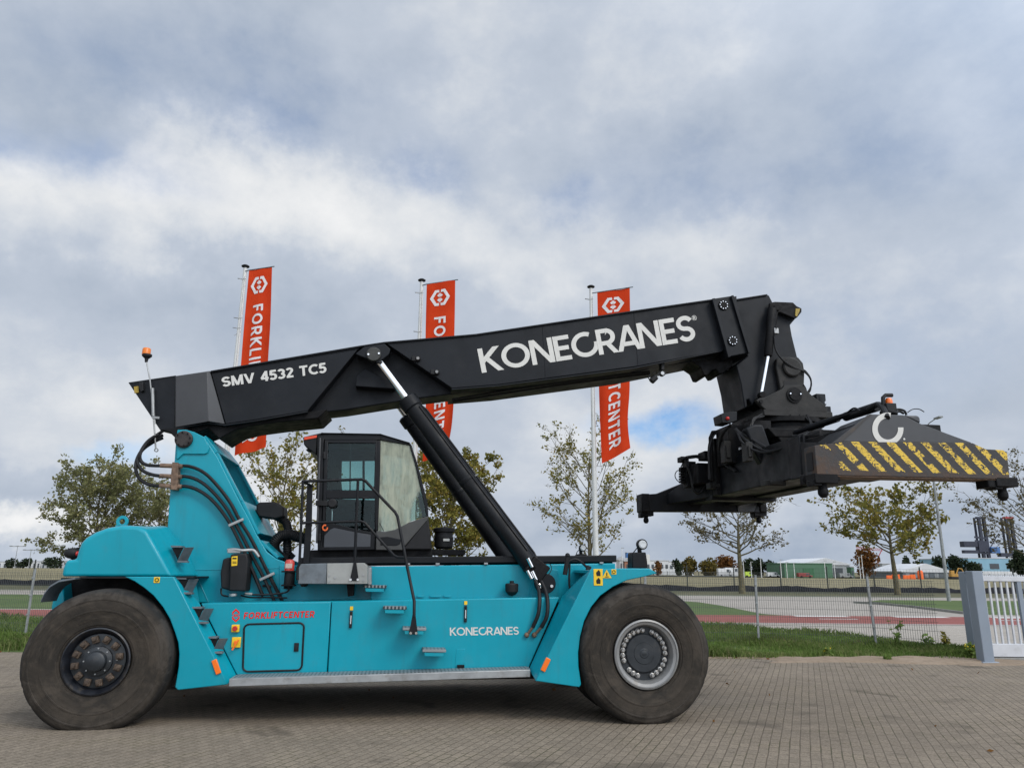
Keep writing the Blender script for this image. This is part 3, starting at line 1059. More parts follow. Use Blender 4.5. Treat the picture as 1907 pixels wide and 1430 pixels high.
# lamp on fender
for nm, lx, ly, bx0, bx1, by0, by1, v in (('work_lamp', 1195.5, 1013.5, 1177.5, 1206, 1028, 1058, -1.72), ('work_lamp', 1085, 1020, 1075.5, 1093.5, 1031, 1043, 1.5)):
    tb = MB()
    tb.prism(uz([(bx0, by0 + 2), (bx0 + 3, by0), (bx1 - 3, by0), (bx1, by1 - 10), (bx1, by1), (bx0, by1)], v), v, v + .22)
    tb2 = tb.build('lamp_bracket', BLACK, machine, .012)
    p = MX(lx, ly, v)
    r = .066 if v < 0 else .06
    lamp = MB().lathe([(0, .10), (r * .7, .10), (r, .05), (r * 1.05, -.02), (r * .9, -.03)], 'v', p, 20)
    lamp.bar(p + Vector((-.03, .03, -.02)), MX(lx - 2, by0 + 1, v) + Vector((0, .05, 0)), .05, .03)
    lo = lamp.build('work_lamp', PLASTIC, tb2)
    lo.data.transform(Matrix.Identity(4))
    MB().lathe([(0, -.026), (r * .6, -.03), (r * .85, -.02), (r * .9, 0), (0, 0)], 'v', p + Vector((.006, 0, 0)), 18).build('lamp_lens', LENS, tb2)
    MB().tube([MX(lx - 6, ly + 3, v + .06), MX(lx - 11, ly + 9, v + .06), MX(bx0 - 2, by0 + 6, v + .05)], .007, 5, 4).build('lamp_cable', RUBBER, tb2)
sticker(1206, 1041, .06, .12, -1.70, WHITE, 'white_reflector')

# mirror stalk at the front fender
mb_ = MB().tube([MX(1057, 1037, -1.2), MX(1055, 1052, -1.2), MX(1052, 1070, -1.2)], .032, 10)
mb_.sphere(MX(1057, 1034, -1.2), .034, 10)
mi = mb_.build('side_mirror', PLASTIC, machine)
MB().tube([MX(1058, 1046, -1.19), MX(1070, 1041, -1.19), MX(1082, 1046, -1.2), MX(1094, 1058, -1.3), MX(1093, 1064, -1.3)], .016, 8, 4).tube(
    [MX(1061, 1050, -1.18), MX(1060, 1080, -1.2), MX(1062, 1098, -1.2), MX(1072, 1107, -1.25), MX(1073, 1112, -1.25)], .014, 8, 4).build('mirror_arm', RUBBER, mi)
MB().box(MX(1095, 1061, -1.35), (.06, .05, .11), Matrix.Rotation(R(20), 3, 'Y')).build('marker_lamp', PLASTIC, machine, .008)

# ---------------- rear fender and hood
z1 = Z(0, 780, 3.973)
z2 = Z(0, 1040, 3.973)
RV = -1.58
ro = [(231.6, 1073.3), (323.5, 1073.3), (424, 1274), (331, 1284.6), (325.5, 1279), (328, 1267), (332.5, 1240), (333.5, 1216), (331.5, 1196), (325, 1176),
      (316, 1152), (303, 1130), (286, 1109), (268, 1094), (250, 1082)]
rear = pp(ro, RV, RV + .04, 'rear_fender', TEAL, bevel=.01)
fs = MB()
A = [MX(x, y, RV + .004) for x, y in ((323.5, 1073.5), (424, 1274))]
B = [MX(x, y, -1.34) for x, y in ((372, 1123), (440.5, 1256))]
T_ = MX(364, 1073, -.85)
fs.loft([[A[0], A[1], B[1], B[0]], [p + Vector((-.03, .01, 0)) for p in (A[0], A[1], B[1], B[0])]])
fs.loft([[A[0], B[0], T_ + Vector((.10, 0, -.45)), T_], [p + Vector((-.03, .01, 0)) for p in (A[0], B[0], T_ + Vector((.10, 0, -.45)), T_)]])
fs.build('fender_side', TEAL, rear, .006)
ai = [MX(x, y, RV) for x, y in ro[4:]]
ab = MB()
ab.loft([[(p.x, RV + .042, p.z) for p in ai], [(p.x, -.85, p.z) for p in ai]], cap=False, closed=False)
ab.build('arch_liner', TEAL, rear)
MB().prism(uz(ro, RV), -RV - .04, -RV).build('rear_fender', TEAL, machine, .01)
MB().box(MX(403, 1241, RV - .012), (.06, .03, .17), Matrix.Rotation(R(-24), 3, 'Y')).build('side_reflector', ORANGE, rear, .006)
s = sticker(292, 1079.5, .068, .068, RV, parent=rear)
MB().lathe([(.024, 0), (.024, .003), (.016, .003), (.016, 0)], 'v', MX(292, 1079.5, RV - .012), 16, True).build('sticker_pictogram', PLASTIC, s)

HV = -1.50


def hood_sec(v, pts, right):
    return [Vector((MX(x, y, HV).x, v, MX(x, y, HV).z)) for x, y in pts] + right


left = [(107, 1073.2), (110, 1058), (116, 1043), (135, 1041.5), (137.5, 1028), (144, 1010), (153, 1000), (170, 989.5), (196, 980.5), (226, 975.5), (254, 977)]
nearR = [MX(x, y, HV) for x, y in ((273, 985), (296, 1028), (319, 1073.2))]
farR = [MX(x, y, -.86) for x, y in ((306, 978), (339, 1017), (366, 1073.2))]
hsec = []
for v, sc_z, xr in ((HV, .955, 0.05), (HV + .09, .985, .015), (-1.1, 1.0, 0.0), (-.86, 1.0, 0), (.86, 1.0, 0), (1.1, 1.0, 0), (-HV - .09, .985, .015), (-HV, .955, .05)):
    base_z = MX(113, 1073.2, HV).z
    f_ = min(1.0, (abs(HV) - abs(v)) / (abs(HV) - .86))
    row = []
    for k, (x, y) in enumerate(left):
        p = MX(x, y, HV)
        sh_ = xr * (1 if k < 8 else .3)
        row.append(Vector((p.x + sh_, v, base_z + (p.z - base_z) * (sc_z if k > 3 else 1))))
    for a, b in zip(nearR, farR):
        p = a.lerp(b, f_)
        row.append(Vector((p.x, v, p.z if a.z < base_z + .05 else base_z + (p.z - base_z) * sc_z)))
    hsec.append(row)
hood = MB().loft(hsec).build('engine_hood', TEAL, machine, .035, 40, 4)
# dark slit under the hood
pp([(150, 1073.6), (361, 1073.6), (361, 1076.2), (150, 1076.6)], RV + .06, 1.3, 'hood_gap', RUBBER)
# lifting eye
p = MX(228, 971, -.9)
MB().lathe([(.035, -.015), (.075, -.015), (.075, .015), (.035, .015)], 'v', p, 20, True).box(p + Vector((0, 0, -.08)), (.15, .03, .07)).build('lifting_eye', TEAL, hood, .004)
# rear lamp cluster
p = MX(134, 1030, HV + .45)
rl = MB().sphere(p, .085, 14, (1.1, .8, .8)).bar(p + Vector((-.02, .02, .03)), p + Vector((.30, .02, .10)), .05, .05).bar(p + Vector((0, .02, -.05)), p + Vector((.25, .02, -.12)), .05, .05).build('rear_lamp', PLASTIC, machine)
MB().sphere(p + Vector((.075, -.03, -.005)), .035, 10, (.6, 1, .9)).build('lamp_lens', REDL, rl)
# rear mudguard flap
mg = []
for x, y in ((76, 1118), (82, 1104), (93, 1090), (110, 1080), (140, 1075)):
    mg.append(MX(x, y, -1.62))
gm = MB()
gm.loft([[(q_.x, -1.62, q_.z) for q_ in mg] + [(q_.x, -1.62, q_.z - .02) for q_ in mg[::-1]], [(q_.x, -1.2, q_.z) for q_ in mg] + [(q_.x, -1.2, q_.z - .02) for q_ in mg[::-1]]])
gm.build('mudguard', DSTEEL, machine)
# inner rear body behind the wheel
ib = MB().prism(uz([(104, 1076), (340, 1076), (350, 1200), (330, 1262), (100, 1130)], -1.0), -.85, .85)
ib.build('rear_frame', DARK, machine)
pp([(95, 1130), (104, 1085), (116, 1077), (122, 1150), (98, 1170)], -1.1, 1.1, 'counterweight', TEAL, bevel=.02)
# steps on the slanted facet
for dx, dy, vv in ((0, 0, -1.30), (9, 59, -1.52), (37, 114, -1.52), (65, 169.5, -1.50)):
    sl_ = MB()
    pl = [(343 + dx, 1019 + dy), (361 + dx, 1018.6 + dy), (348 + dx, 1046 + dy), (330 + dx, 1045 + dy)]
    sl_.loft([[MX(pl[0][0], pl[0][1], vv), MX(pl[1][0], pl[1][1], vv + .16), MX(pl[2][0], pl[2][1], vv + .16), MX(pl[3][0], pl[3][1], vv)],
              [q_ + Vector((.0, .012, .0)) for q_ in (MX(pl[0][0], pl[0][1], vv), MX(pl[1][0], pl[1][1], vv + .16), MX(pl[2][0], pl[2][1], vv + .16), MX(pl[3][0], pl[3][1], vv))]])
    sl_.loft([[MX(317.5 + dx, 1015.5 + dy, vv), MX(338 + dx, 1016 + dy, vv), MX(338 + dx, 1019.5 + dy, vv), MX(318.5 + dx, 1019 + dy, vv)],
              [q_ + Vector((.0, .16, .0)) for q_ in (MX(317.5 + dx, 1015.5 + dy, vv), MX(338 + dx, 1016 + dy, vv), MX(338 + dx, 1019.5 + dy, vv), MX(318.5 + dx, 1019 + dy, vv))]])
    sl_.loft([[MX(330 + dx, 1043.5 + dy, vv - .02), MX(348 + dx, 1044 + dy, vv - .02), MX(349 + dx, 1047.5 + dy, vv - .02), MX(330 + dx, 1047 + dy, vv - .02)],
              [q_ + Vector((.0, .10, .0)) for q_ in (MX(330 + dx, 1043.5 + dy, vv - .02), MX(348 + dx, 1044 + dy, vv - .02), MX(349 + dx, 1047.5 + dy, vv - .02), MX(330 + dx, 1047 + dy, vv - .02))]])
    st_ = sl_.build('step', DSTEEL, machine, .003)
    # shade in the step's pocket, put in as a dark wedge
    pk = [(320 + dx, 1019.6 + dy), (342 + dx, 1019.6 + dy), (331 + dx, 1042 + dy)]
    MB().loft([[MX(x, y, vv + .02) for x, y in pk], [MX(x, y, vv + .06) for x, y in pk]]).build('step_pocket_shade', DARK, st_)

# ---------------- tower (boom mast)
z7 = Z(220, 770, 3.972)
tl = [(328, 812), (346, 801), (362, 806), (381.5, 815.5), (405, 851), (446.6, 934), (462, 962), (478, 995), (497, 1027), (514.5, 1040), (533, 1047), (541, 1122), (330, 1122),
      (311.5, 985), (317, 911), (325, 856)]
TV = -.78
tower = pp(tl, TV, TV + .05, 'boom_tower', TEAL, bevel=.01)
tu = uz(tl, TV)
MB().prism(tu, -TV - .05, -TV).build('tower_plate', TEAL, tower, .01)
# front plate with an opening, back plate, cross plates
edge = [MX(x, y, TV) for x, y in ((376, 813), (405, 851), (446.6, 934), (478, 995), (497, 1027), (514.5, 1040))]


def cross(a, b, v0, v1, th_, name):
    dv = Vector(((b - a).normalized().z, 0, -(b - a).normalized().x)) * th_
    lo = [Vector((q_.x, v0, q_.z)) for q_ in (a, b, b - dv, a - dv)]
    return MB().loft([lo, [Vector((q_.x, v1, q_.z)) for q_ in lo]]).build(name, TEAL, tower, .006)


e0 = edge
cross(e0[0], e0[0].lerp(e0[1], .8), TV + .052, -TV - .052, .04, 'tower_cross_plate')
cross(e0[1].lerp(e0[2], 1.0), e0[3], TV + .052, -TV - .052, .04, 'tower_cross_plate')
cross(e0[3] + Vector((.03, 0, -.1)), e0[5], TV + .052, -TV - .052, .04, 'tower_cross_plate')
cross(e0[0].lerp(e0[1], .8), e0[2], TV + .052, TV + .14, .035, 'tower_flange')
cross(e0[0].lerp(e0[1], .8), e0[2], -TV - .14, -TV - .052, .035, 'tower_flange')
bk = [MX(326, 856, TV), MX(312.5, 985, TV)]
MB().loft([[Vector((q_.x + dx, TV + .052, q_.z)) for q_, dx in ((bk[0], .03), (bk[1], .03), (bk[1], .07), (bk[0], .07))],
           [Vector((q_.x + dx, -TV - .052, q_.z)) for q_, dx in ((bk[0], .03), (bk[1], .03), (bk[1], .07), (bk[0], .07))]]).build('tower_back_plate', TEAL, tower)
# doubler plate round the pivot
dbl = z7([(437, 120), (500, 120), (560, 135), (640, 175), (672, 255), (662, 290), (640, 299), (480, 299), (440, 338), (431, 338), (432, 200)])
pp(dbl, TV - .028, TV - .002, 'doubler_plate', TEAL, tower, .008)
p = MX(343, 818.5, TV - .03)
pin = MB().lathe([(0, -.05), (.095, -.05), (.115, -.035), (.115, .03), (0, .03)], 'v', p, 28).build('pivot_pin', mat('brown_greased_steel', (.022, .017, .015), .6, var=.4, vscale=8, bump=.2), tower)
pb_ = MB()
for k in range(8):
    a = 2 * PI * k / 8 + .2
    q_ = p + Vector((.09 * math.cos(a), -.05, .09 * math.sin(a)))
    pb_.cyl(q_, q_ + Vector((0, -.012, 0)), .011, 6)
pb_.build('pin_bolts', DARK, pin)

ws_ = MB()
ws_.tube([MX(361, 1061, TV - .001), MX(445, 1059.5, TV - .001), MX(530, 1057, TV - .001)], .006, 6)
ws_.tube([MX(338, 1017, TV - .001), MX(352, 1045, TV - .001), MX(372, 1085, TV - .001), MX(388, 1121, TV - .001)], .007, 6)
ws_.build('weld_seam', TEAL, tower)

# ---------------- hydraulic hoses on the tower
hv = -.85
H1 = z7([(330, 130), (285, 160), (215, 210), (165, 290), (165, 345), (205, 378), (280, 386), (400, 386), (530, 391), (640, 440), (740, 540), (830, 660), (900, 790), (980, 920), (1060, 1080), (1130, 1220), (1215, 1385)])
H2 = z7([(330, 160), (270, 190), (185, 260), (143, 350), (180, 420), (270, 456), (400, 463), (520, 468), (620, 510), (720, 600), (800, 700), (860, 800), (930, 930), (1000, 1070), (1080, 1220), (1160, 1395)])
H3 = z7([(330, 180), (255, 215), (170, 280), (130, 380), (150, 470), (220, 522), (320, 536), (400, 536), (520, 541), (620, 582), (710, 655), (790, 755), (840, 835), (900, 955), (980, 1125), (1070, 1345)])
for k, hp in enumerate((H1, H2, H3)):
    pts = [MX(x, y, -.50 if i < 2 else (-.70 if i == 2 else hv - .01 * k)) for i, (x, y) in enumerate(hp)]
    MB().tube(pts, .023, 8, 5).build('hydraulic_hose', RUBBER, machine)
hk = pp(z7([(400, 358), (443, 362), (441, 470), (434, 565), (386, 562), (388, 470)]), hv - .06, TV - .002, 'hose_clamp', RUST, machine, .006)
hh = MB()
for x, y in ((400, 386), (398, 463), (396, 536)):
    q_ = MX(220 + x / 3.972, 770 + y / 3.972, hv - .02)
    hh.cyl(q_ + Vector((-.15, 0, 0)), q_ + Vector((.13, 0, -.005)), .03, 10)
hh.build('hose_fitting', RUST, hk)
for cx, cy in ((873, 805), (1102, 1205)):
    q_ = MX(220 + cx / 3.972, 770 + cy / 3.972, hv - .035)
    MB().box(q_, (.20, .035, .035), Matrix.Rotation(R(-26), 3, 'Y')).box(q_ + Vector((0, .03, 0)), (.17, .1, .02), Matrix.Rotation(R(-26), 3, 'Y')).build('hose_clamp', STEEL, machine, .004)
MB().tube([MX(460, 1040, -.82), MX(474, 1072, -.82), MX(490, 1110, -.82)], .02, 8, 3).tube([MX(489, 1090, -.83), MX(505, 1092, -.83)], .018, 6).build('hose_guide', RUBBER, machine)

# ---------------- oil filter box and canister
fb = MB().prism(uz(z7([(775, 1075), (830, 1060), (835, 1310), (760, 1290), (755, 1180)]), -1.0), -1.0, TV - .002)
fb.prism(uz(z7([(830, 1040), (950, 1030), (962, 1080), (945, 1315), (815, 1310)]), -1.08), -1.08, TV - .003)
fbx = fb.build('filter_box', PLASTIC, machine, .02, seg=3)
MB().prism(uz(z7([(840, 1057), (883, 1052), (880, 1122), (838, 1127)]), -1.087), -1.087, -1.079).build('warning_sticker', YELLOW, fbx)
pm = MB()
for y_, h_ in ((1070, 10), (1095, 4), (1106, 4)):
    q_ = MX(220 + 861 / 3.972, 770 + y_ / 3.972, -1.09)
    pm.box(q_, (.05, .002, .0018 * h_))
pm.build('sticker_pictogram', PLASTIC, fbx)
fb = MB()
fb.tube([MX(424, 1024, -.95), MX(436, 1023, -.98), MX(452, 1025, -.98), MX(466, 1024, -.95), MX(474, 1026, -.95), MX(482, 1037, -.94)], .022, 8, 3)
fb.box(MX(437, 1026, -.95), (.16, .1, .05))
fb.cyl(MX(434, 1105, -1.0), MX(434, 1110, -1.0), .05, 12)
fb.tube([MX(456, 1106, -.98), MX(470, 1106.5, -.98)], .022, 8)
fb.build('filter_fitting', STEEL, fbx, .004)
fb = MB()
fb.tube([MX(412, 1095, -.95), MX(413, 1107, -.97), MX(425, 1110, -.98)], .012, 6, 3)
fb.tube([MX(455, 1106, -.99), MX(480, 1107, -.99), MX(510, 1106, -1.0), MX(536, 1101, -1.0), MX(536, 1088, -1.0)], .013, 6, 4)
fb.tube([MX(448, 1108, -.95), MX(465, 1112, -.96), MX(500, 1112, -.97), MX(535, 1113, -.97)], .011, 6, 4)
fb.build('filter_hose', RUBBER, fbx)
q0, q1, q2, q3 = MX(538.5, 1041, -1.0), MX(538.5, 1062, -1.0), MX(538, 1066, -1.0), MX(538, 1091, -1.0)
cn = MB().lathe([(0, 0), (.065, 0), (.068, .02), (.066, q2.z - q3.z), (.03, q2.z - q3.z + .02)], 'z', q3, 20).build('grease_canister', PLASTIC, machine)
hgt_ = q0.z - q1.z
MB().lathe([(.03, -.03), (.062, 0), (.062, hgt_ * .75), (.045, hgt_ * .95), (0, hgt_)], 'z', q1, 20).build('canister_top', mat('red_translucent_plastic', (.55, .06, .045), .3), cn)
MB().prism([(q1.x - .042, q1.z + .03), (q1.x + .042, q1.z + .03), (q1.x + .042, q1.z + hgt_ * .62), (q1.x - .042, q1.z + hgt_ * .62)], -1.068, -1.058).build('canister_label', mat('pale_label', (.55, .42, .36), .5), cn)
MB().box(MX(538, 1064, -1.0), (.17, .16, .02)).box(MX(538, 1089.5, -1.0), (.17, .16, .02)).box(MX(538, 1077, -.87), (.10, .12, .26)).build('canister_bracket', DARK, cn, .004)

# ---------------- headlight box and corrugated air hose between tower and cab
hb_ = MB().prism(uz([(477, 940), (482, 935), (512, 934), (528, 944), (528, 962), (512, 966), (482, 962), (477, 955)], -.15), -.15, .25)
hbx = hb_.build('air_intake_box', PLASTIC, machine, .02)
MB().bar(MX(470, 955, -.1), MX(482, 952, -.1), .06, .05).bar(MX(473, 957, -.1), MX(480, 968, -.1), .05, .04).build('intake_bracket', DARK, hbx)
ah = MB()
path = smooth_path([MX(516, 962, 0), MX(532, 972, 0), MX(537, 990, -.05), MX(535, 1010, -.1), MX(536, 1030, -.1), MX(545, 1040, -.1)], 10)
ah.tube(path, [.055 + .007 * (i % 2) for i in range(len(path))], 10)
path = smooth_path([MX(571, 1004, -.2), MX(556, 1000, -.2), MX(540, 995.5, -.2), MX(524, 998, -.2), MX(512, 1010, -.2), MX(511, 1024, -.2), MX(520, 1036, -.2), MX(536, 1042, -.2)], 10)
ah.tube(path, [.072 + .009 * (i % 2) for i in range(len(path))], 10)
ah.build('air_hose', RUBBER, machine)

# ---------------- platform and cab steps
PV = -1.40
pf = MB().prism(uz(z4([(618, 197), (830, 193), (826, 345), (616, 345)]), PV), PV, -.82).build('platform_box', DSTEEL, machine, .006)
PL = mat('raw_zinc_plate', (.33, .335, .315), .45, .6, var=.12, vscale=4, dirt=(.22, .21, .18), dscale=8, damt=.5)
pp(z4([(831, 193), (1102, 190), (1131, 215), (1131, 345), (828, 345)]), PV - .012, -.82, 'platform_plate', PL, pf, .004)
pbm = MB()
for x, y in ((846, 283), (846, 325), (890, 298), (1100, 280), (1100, 320)):
    q_ = MX(400 + x / 3.973, 1000 + y / 3.973, PV - .016)
    pbm.cyl(q_, q_ + Vector((0, -.01, 0)), .013, 8)
pbm.build('plate_bolts', STEEL, pf)
pp(z4([(1132, 222), (1158, 222), (1158, 350), (1132, 350)]), -1.2, -.97, 'platform_bracket', STEEL, pf, .004)
pp(z4([(630, 347), (680, 347), (670, 366), (640, 366)]), -1.1, -.9, 'platform_foot', DARK, pf)
pp(z4([(975, 347), (1030, 347), (1025, 432), (985, 440)]), -1.1, -.9, 'platform_foot', DARK, pf)
for k, (fx0, fx1, y0, y1, vf) in enumerate(((680, 715, 1094.5, 1101.5, -1.24), (716, 752.5, 1134.3, 1141.7, -1.60), (753, 789, 1173.5, 1180.8, -1.62), (790, 826, 1214, 1221.6, -1.62))):
    sb_ = MB()
    a, b, c_, d_ = (MX(x, y, vf) for x, y in ((fx0, y0), (fx1, y0 + .8), (fx1, y1 + .6), (fx0 + 1, y1)))
    sb_.prism([(a.x, a.z), (b.x, b.z), (c_.x, c_.z), (d_.x, d_.z)], vf, vf + .025)
    sb_.prism([(a.x, a.z - .02), (b.x, b.z - .02), (c_.x - .02, c_.z + .01), (d_.x + .02, d_.z + .01)], vf + .03, -1.352 if k else -.962)
    s_ = sb_.build('cab_step', TEAL, machine, .004)
    MB().loft([[(a.x - .02, vf - .01, a.z + .004), (b.x + .03, vf - .01, b.z + .004), (b.x + .03, (-1.353 if k else -.963), b.z + .004), (a.x - .02, (-1.353 if k else -.963), a.z + .004)],
               [(a.x - .02, vf - .01, a.z + .035), (b.x + .03, vf - .01, b.z + .035), (b.x + .03, (-1.353 if k else -.963), b.z + .035), (a.x - .02, (-1.353 if k else -.963), a.z + .035)]]).build('tread_plate', TREAD, s_, .003)

# ---------------- handrail
zc = Z(400, 780, 3.973)
hr = MB()
pts = zc([(650, 462), (1085, 447), (1112, 456), (1335, 690), (1352, 722), (1388, 905), (1412, 1035), (1470, 1320)]) + [(771.5, 1119), (771.2, 1148)]
vs_ = [PV, PV, PV, PV - .04, PV - .05, PV - .08, PV - .11, PV - .2, PV - .23, PV - .24]
hr.tube([MX(x, y, v) for (x, y), v in zip(pts, vs_)], .019, 8)
pts = zc([(637, 770), (1080, 756), (1108, 766), (1325, 1008), (1352, 1022), (1410, 1024)])
hr.tube([MX(x, y, v) for (x, y), v in zip(pts, [PV, PV, PV, PV - .06, PV - .08, PV - .11])], .017, 8)
hr.tube([MX(x, y, PV) for x, y in zc([(1060, 447), (1046, 770), (1036, 1060)])], .018, 8)
hr.tube([MX(x, y, PV) for x, y in zc([(652, 462), (640, 770), (626, 1075), (612, 1100), (612, 1190)])], .017, 8)
hr.tube([MX(563.6, 896, PV), MX(581, 905, -.95)], .017, 8)
hr.tube([MX(560, 974, PV), MX(578, 972, -.95)], .017, 8)
hrail = hr.build('handrail', BLACK, machine)
hp = MB()
hp.prism(uz(zc([(1028, 1055), (1046, 1055), (1064, 1185), (1064, 1197), (1001, 1197), (1001, 1185)]), PV - .03), PV - .03, PV - .018)
hp.prism(uz([(769, 1140), (773.5, 1140), (777.5, 1177), (777.5, 1181), (762, 1181), (762, 1177)], PV - .245), PV - .245, PV - .232)
hp.build('rail_foot', BLACK, hrail, .003)
hp = MB()
for x, y, v in ((652.8, 1079, PV - .032), (666.5, 1079, PV - .032), (764.8, 1178.5, PV - .247), (775, 1178.5, PV - .247)):
    q_ = MX(x, y, v)
    hp.cyl(q_, q_ + Vector((0, -.012, 0)), .016, 8)
hp.build('foot_bolts', CHROME, hrail)
pp(zc([(682, 478), (722, 492), (716, 780), (700, 1068), (650, 1068), (670, 780)]), -.98, -.93, 'mirror_post', BLACK, machine, .008)

# ---------------- cab
z6b = Z(540, 790, 5.107)
CV = -.72


def Cp(pts, v0, v1, name, m, parent, bevel=.008, mirror=False, **k):
    uzs = uz(z6b(pts), CV)
    b = MB().prism(uzs, v0, v1)
    if mirror:
        b.prism(uzs, -v1, -v0)
    return b.build(name, m, parent, bevel, **k)


# frame: pillars, sills, nose - near side and its twin on the far side
fr_parts = [
    [(258, 112), (300, 100), (330, 112), (322, 180), (300, 1200), (262, 1200)],                    # rear pillar
    [(300, 85), (862, 96), (865, 150), (325, 152)],                                                  # top beam
    [(862, 96), (1140, 180), (1132, 198), (865, 152)],                                               # sloping top beam
    [(818, 152), (862, 152), (858, 420), (838, 1012), (808, 1012), (808, 700)],                      # B pillar
    [(1132, 185), (1150, 183), (1212, 370), (1310, 745), (1318, 880), (1296, 880), (1284, 800), (1190, 385)],   # front edge
    [(820, 1012), (905, 1020), (1000, 1000), (1140, 930), (1312, 870), (1318, 900), (1090, 1160), (1075, 1196), (815, 1196)],  # grey nose band
]
cabf = MB()
for prt in fr_parts[:5]:
    q_ = uz(z6b(prt), CV)
    cabf.prism(q_, CV, CV + .07)
    cabf.prism(q_, -CV - .07, -CV)
# full width pieces: roof, floor, nose, rear wall
for prt in ([(300, 90), (862, 100), (1136, 184), (1130, 196), (862, 128), (300, 118)], [(262, 1196), (1350, 1190), (1350, 1150), (262, 1165)]):
    cabf.prism(uz(z6b(prt), CV), CV + .072, -CV - .072)
cab = cabf.build('cab', BLACK, machine, .012)
Cp([(300, 78), (312, 82), (860, 92), (1142, 176), (1140, 186), (862, 99), (300, 92)], CV - .03, -CV + .03, 'cab_roof', BLACK, cab, .01)
nose = uz(z6b([(1318, 890), (1352, 1192), (1078, 1192), (1090, 1160)]), CV)
MB().prism(nose, CV + .001, -CV - .001).build('cab_nose', PLASTIC, cab, .02)
nb = uz(z6b(fr_parts[5]), CV)
NBM = mat('cab_grey_band', (.045, .045, .043), .5, var=.15, vscale=4)
MB().prism(nb, CV - .006, CV + .06).build('nose_band', NBM, cab, .01)
MB().prism(nb, -CV - .06, -CV + .006).build('nose_band', NBM, cab, .01)
pp(z6b([(860, 1072), (930, 1068), (1062, 1092), (1045, 1140), (1010, 1155), (860, 1150)]), CV - .012, CV + .0, 'nose_recess', BLACK, cab, .01)
Cp([(262, 180), (286, 180), (286, 1160), (262, 1160)], CV + .075, -CV - .075, 'rear_wall_lower', INTER, cab, 0)
pp([(578, 1024), (804, 1020), (806, 1037), (576, 1041)], -.62, .62, 'cab_base', DARK, cab, .01)
# rear roof overhang with red strip
ov = MB().prism(uz(z6b([(122, 120), (300, 78), (300, 100), (258, 112), (248, 285), (205, 255), (132, 195)]), CV), CV + .01, -CV - .01)
ovo = ov.build('rear_overhang', BLACK, cab, .012)
Cp([(134, 122), (256, 103), (254, 128), (134, 150)], CV - .002, CV + .009, 'red_strip', mat('red_roof_strip', (.62, .055, .015), .45), ovo, .004)
Cp([(138, 228), (170, 220), (190, 246), (160, 246)], CV + .1, CV + .25, 'rear_lamp', PLASTIC, ovo, .01)
Cp([(282, 130), (297, 130), (264, 1130), (246, 1130)], CV - .02, CV - .002, 'drain_pipe', GREYP, cab, .004)
# door
dr = MB()
for prt in ([(330, 152), (365, 152), (350, 630), (330, 1170), (300, 1170), (318, 600)],
            [(330, 150), (818, 150), (816, 182), (362, 180)],
            [(812, 150), (828, 150), (826, 640), (806, 1000), (806, 700), (800, 600)],
            [(345, 626), (812, 626), (810, 705), (345, 708)],
            [(322, 950), (380, 938), (500, 960), (640, 1000), (806, 1030), (806, 1192), (278, 1200)]):
    dr.prism(uz(z6b(prt), CV), CV - .012, CV + .035)
door = dr.build('cab_door', BLACK, cab, .008)
Cp([(385, 1000), (420, 985), (640, 1030), (768, 1050), (765, 1165), (322, 1170), (328, 1060)], CV - .018, CV - .011, 'door_panel', mat('door_grey_panel', (.045, .05, .058), .45, var=.1, vscale=3), door, .006)
f = lambda x, y: MX(540 + (305 + 58 * x) / 5.107, 790 + (1014 - 64 * y) / 5.107, CV - .02)
flat_text([(q, 0) for q in ribbon(arc(.5, .5, .38, .38, 62, 368, 24), .22)], f, 'door_emblem', mat('orange_emblem', (.75, .13, .02), .5), door)
Cp([(320, 262), (345, 262), (345, 330), (320, 330)], CV - .03, CV - .012, 'hinge', PLASTIC, door, .004)
Cp([(270, 1040), (296, 1040), (296, 1108), (270, 1108)], CV - .03, CV - .012, 'hinge', PLASTIC, door, .004)
MB().tube([MX(*z6b([(690, 700)])[0], CV - .03), MX(*z6b([(750, 700)])[0], CV - .03)], .012, 8).build('door_handle', PLASTIC, door)
q_ = MX(*z6b([(402, 752)])[0], CV - .03)
MB().lathe([(.0, -.03), (.05, -.03), (.068, -.01), (.068, .03), (0, .03)], 'v', q_, 20).bar(q_ + Vector((-.03, .01, 0)), q_ + Vector((-.22, .01, .0)), .05, .07).build('door_latch', PLASTIC, door, .004)
Cp([(362, 178), (818, 180), (812, 628), (346, 628)], CV + .008, CV + .014, 'door_window', GLASS, door, 0, smooth=0)
Cp([(346, 704), (812, 704), (806, 1000), (640, 1000), (380, 940), (336, 960)], CV + .008, CV + .014, 'door_window', GLASS, door, 0, smooth=0)
Cp([(568, 180), (580, 180), (576, 628), (564, 628)], CV + .018, CV + .03, 'window_bar', PLASTIC, door, 0)
# side glass, windscreen and far side windows
Cp([(858, 150), (1134, 190), (1190, 385), (1286, 800), (1298, 870), (1140, 926), (1000, 1004), (905, 1018), (836, 1012), (856, 420)], CV + .02, CV + .028, 'side_window', DUSTY, cab, 0, smooth=0)
ws = [MX(*q_, CV) for q_ in z6b([(1138, 188), (1200, 372), (1298, 750), (1310, 880)])]
MB().loft([[Vector((p_.x, CV + .075, p_.z)) for p_ in ws], [Vector((p_.x + .03, 0, p_.z)) for p_ in ws], [Vector((p_.x, -CV - .075, p_.z)) for p_ in ws]], cap=False, closed=False).build('windscreen', GLASS, cab)
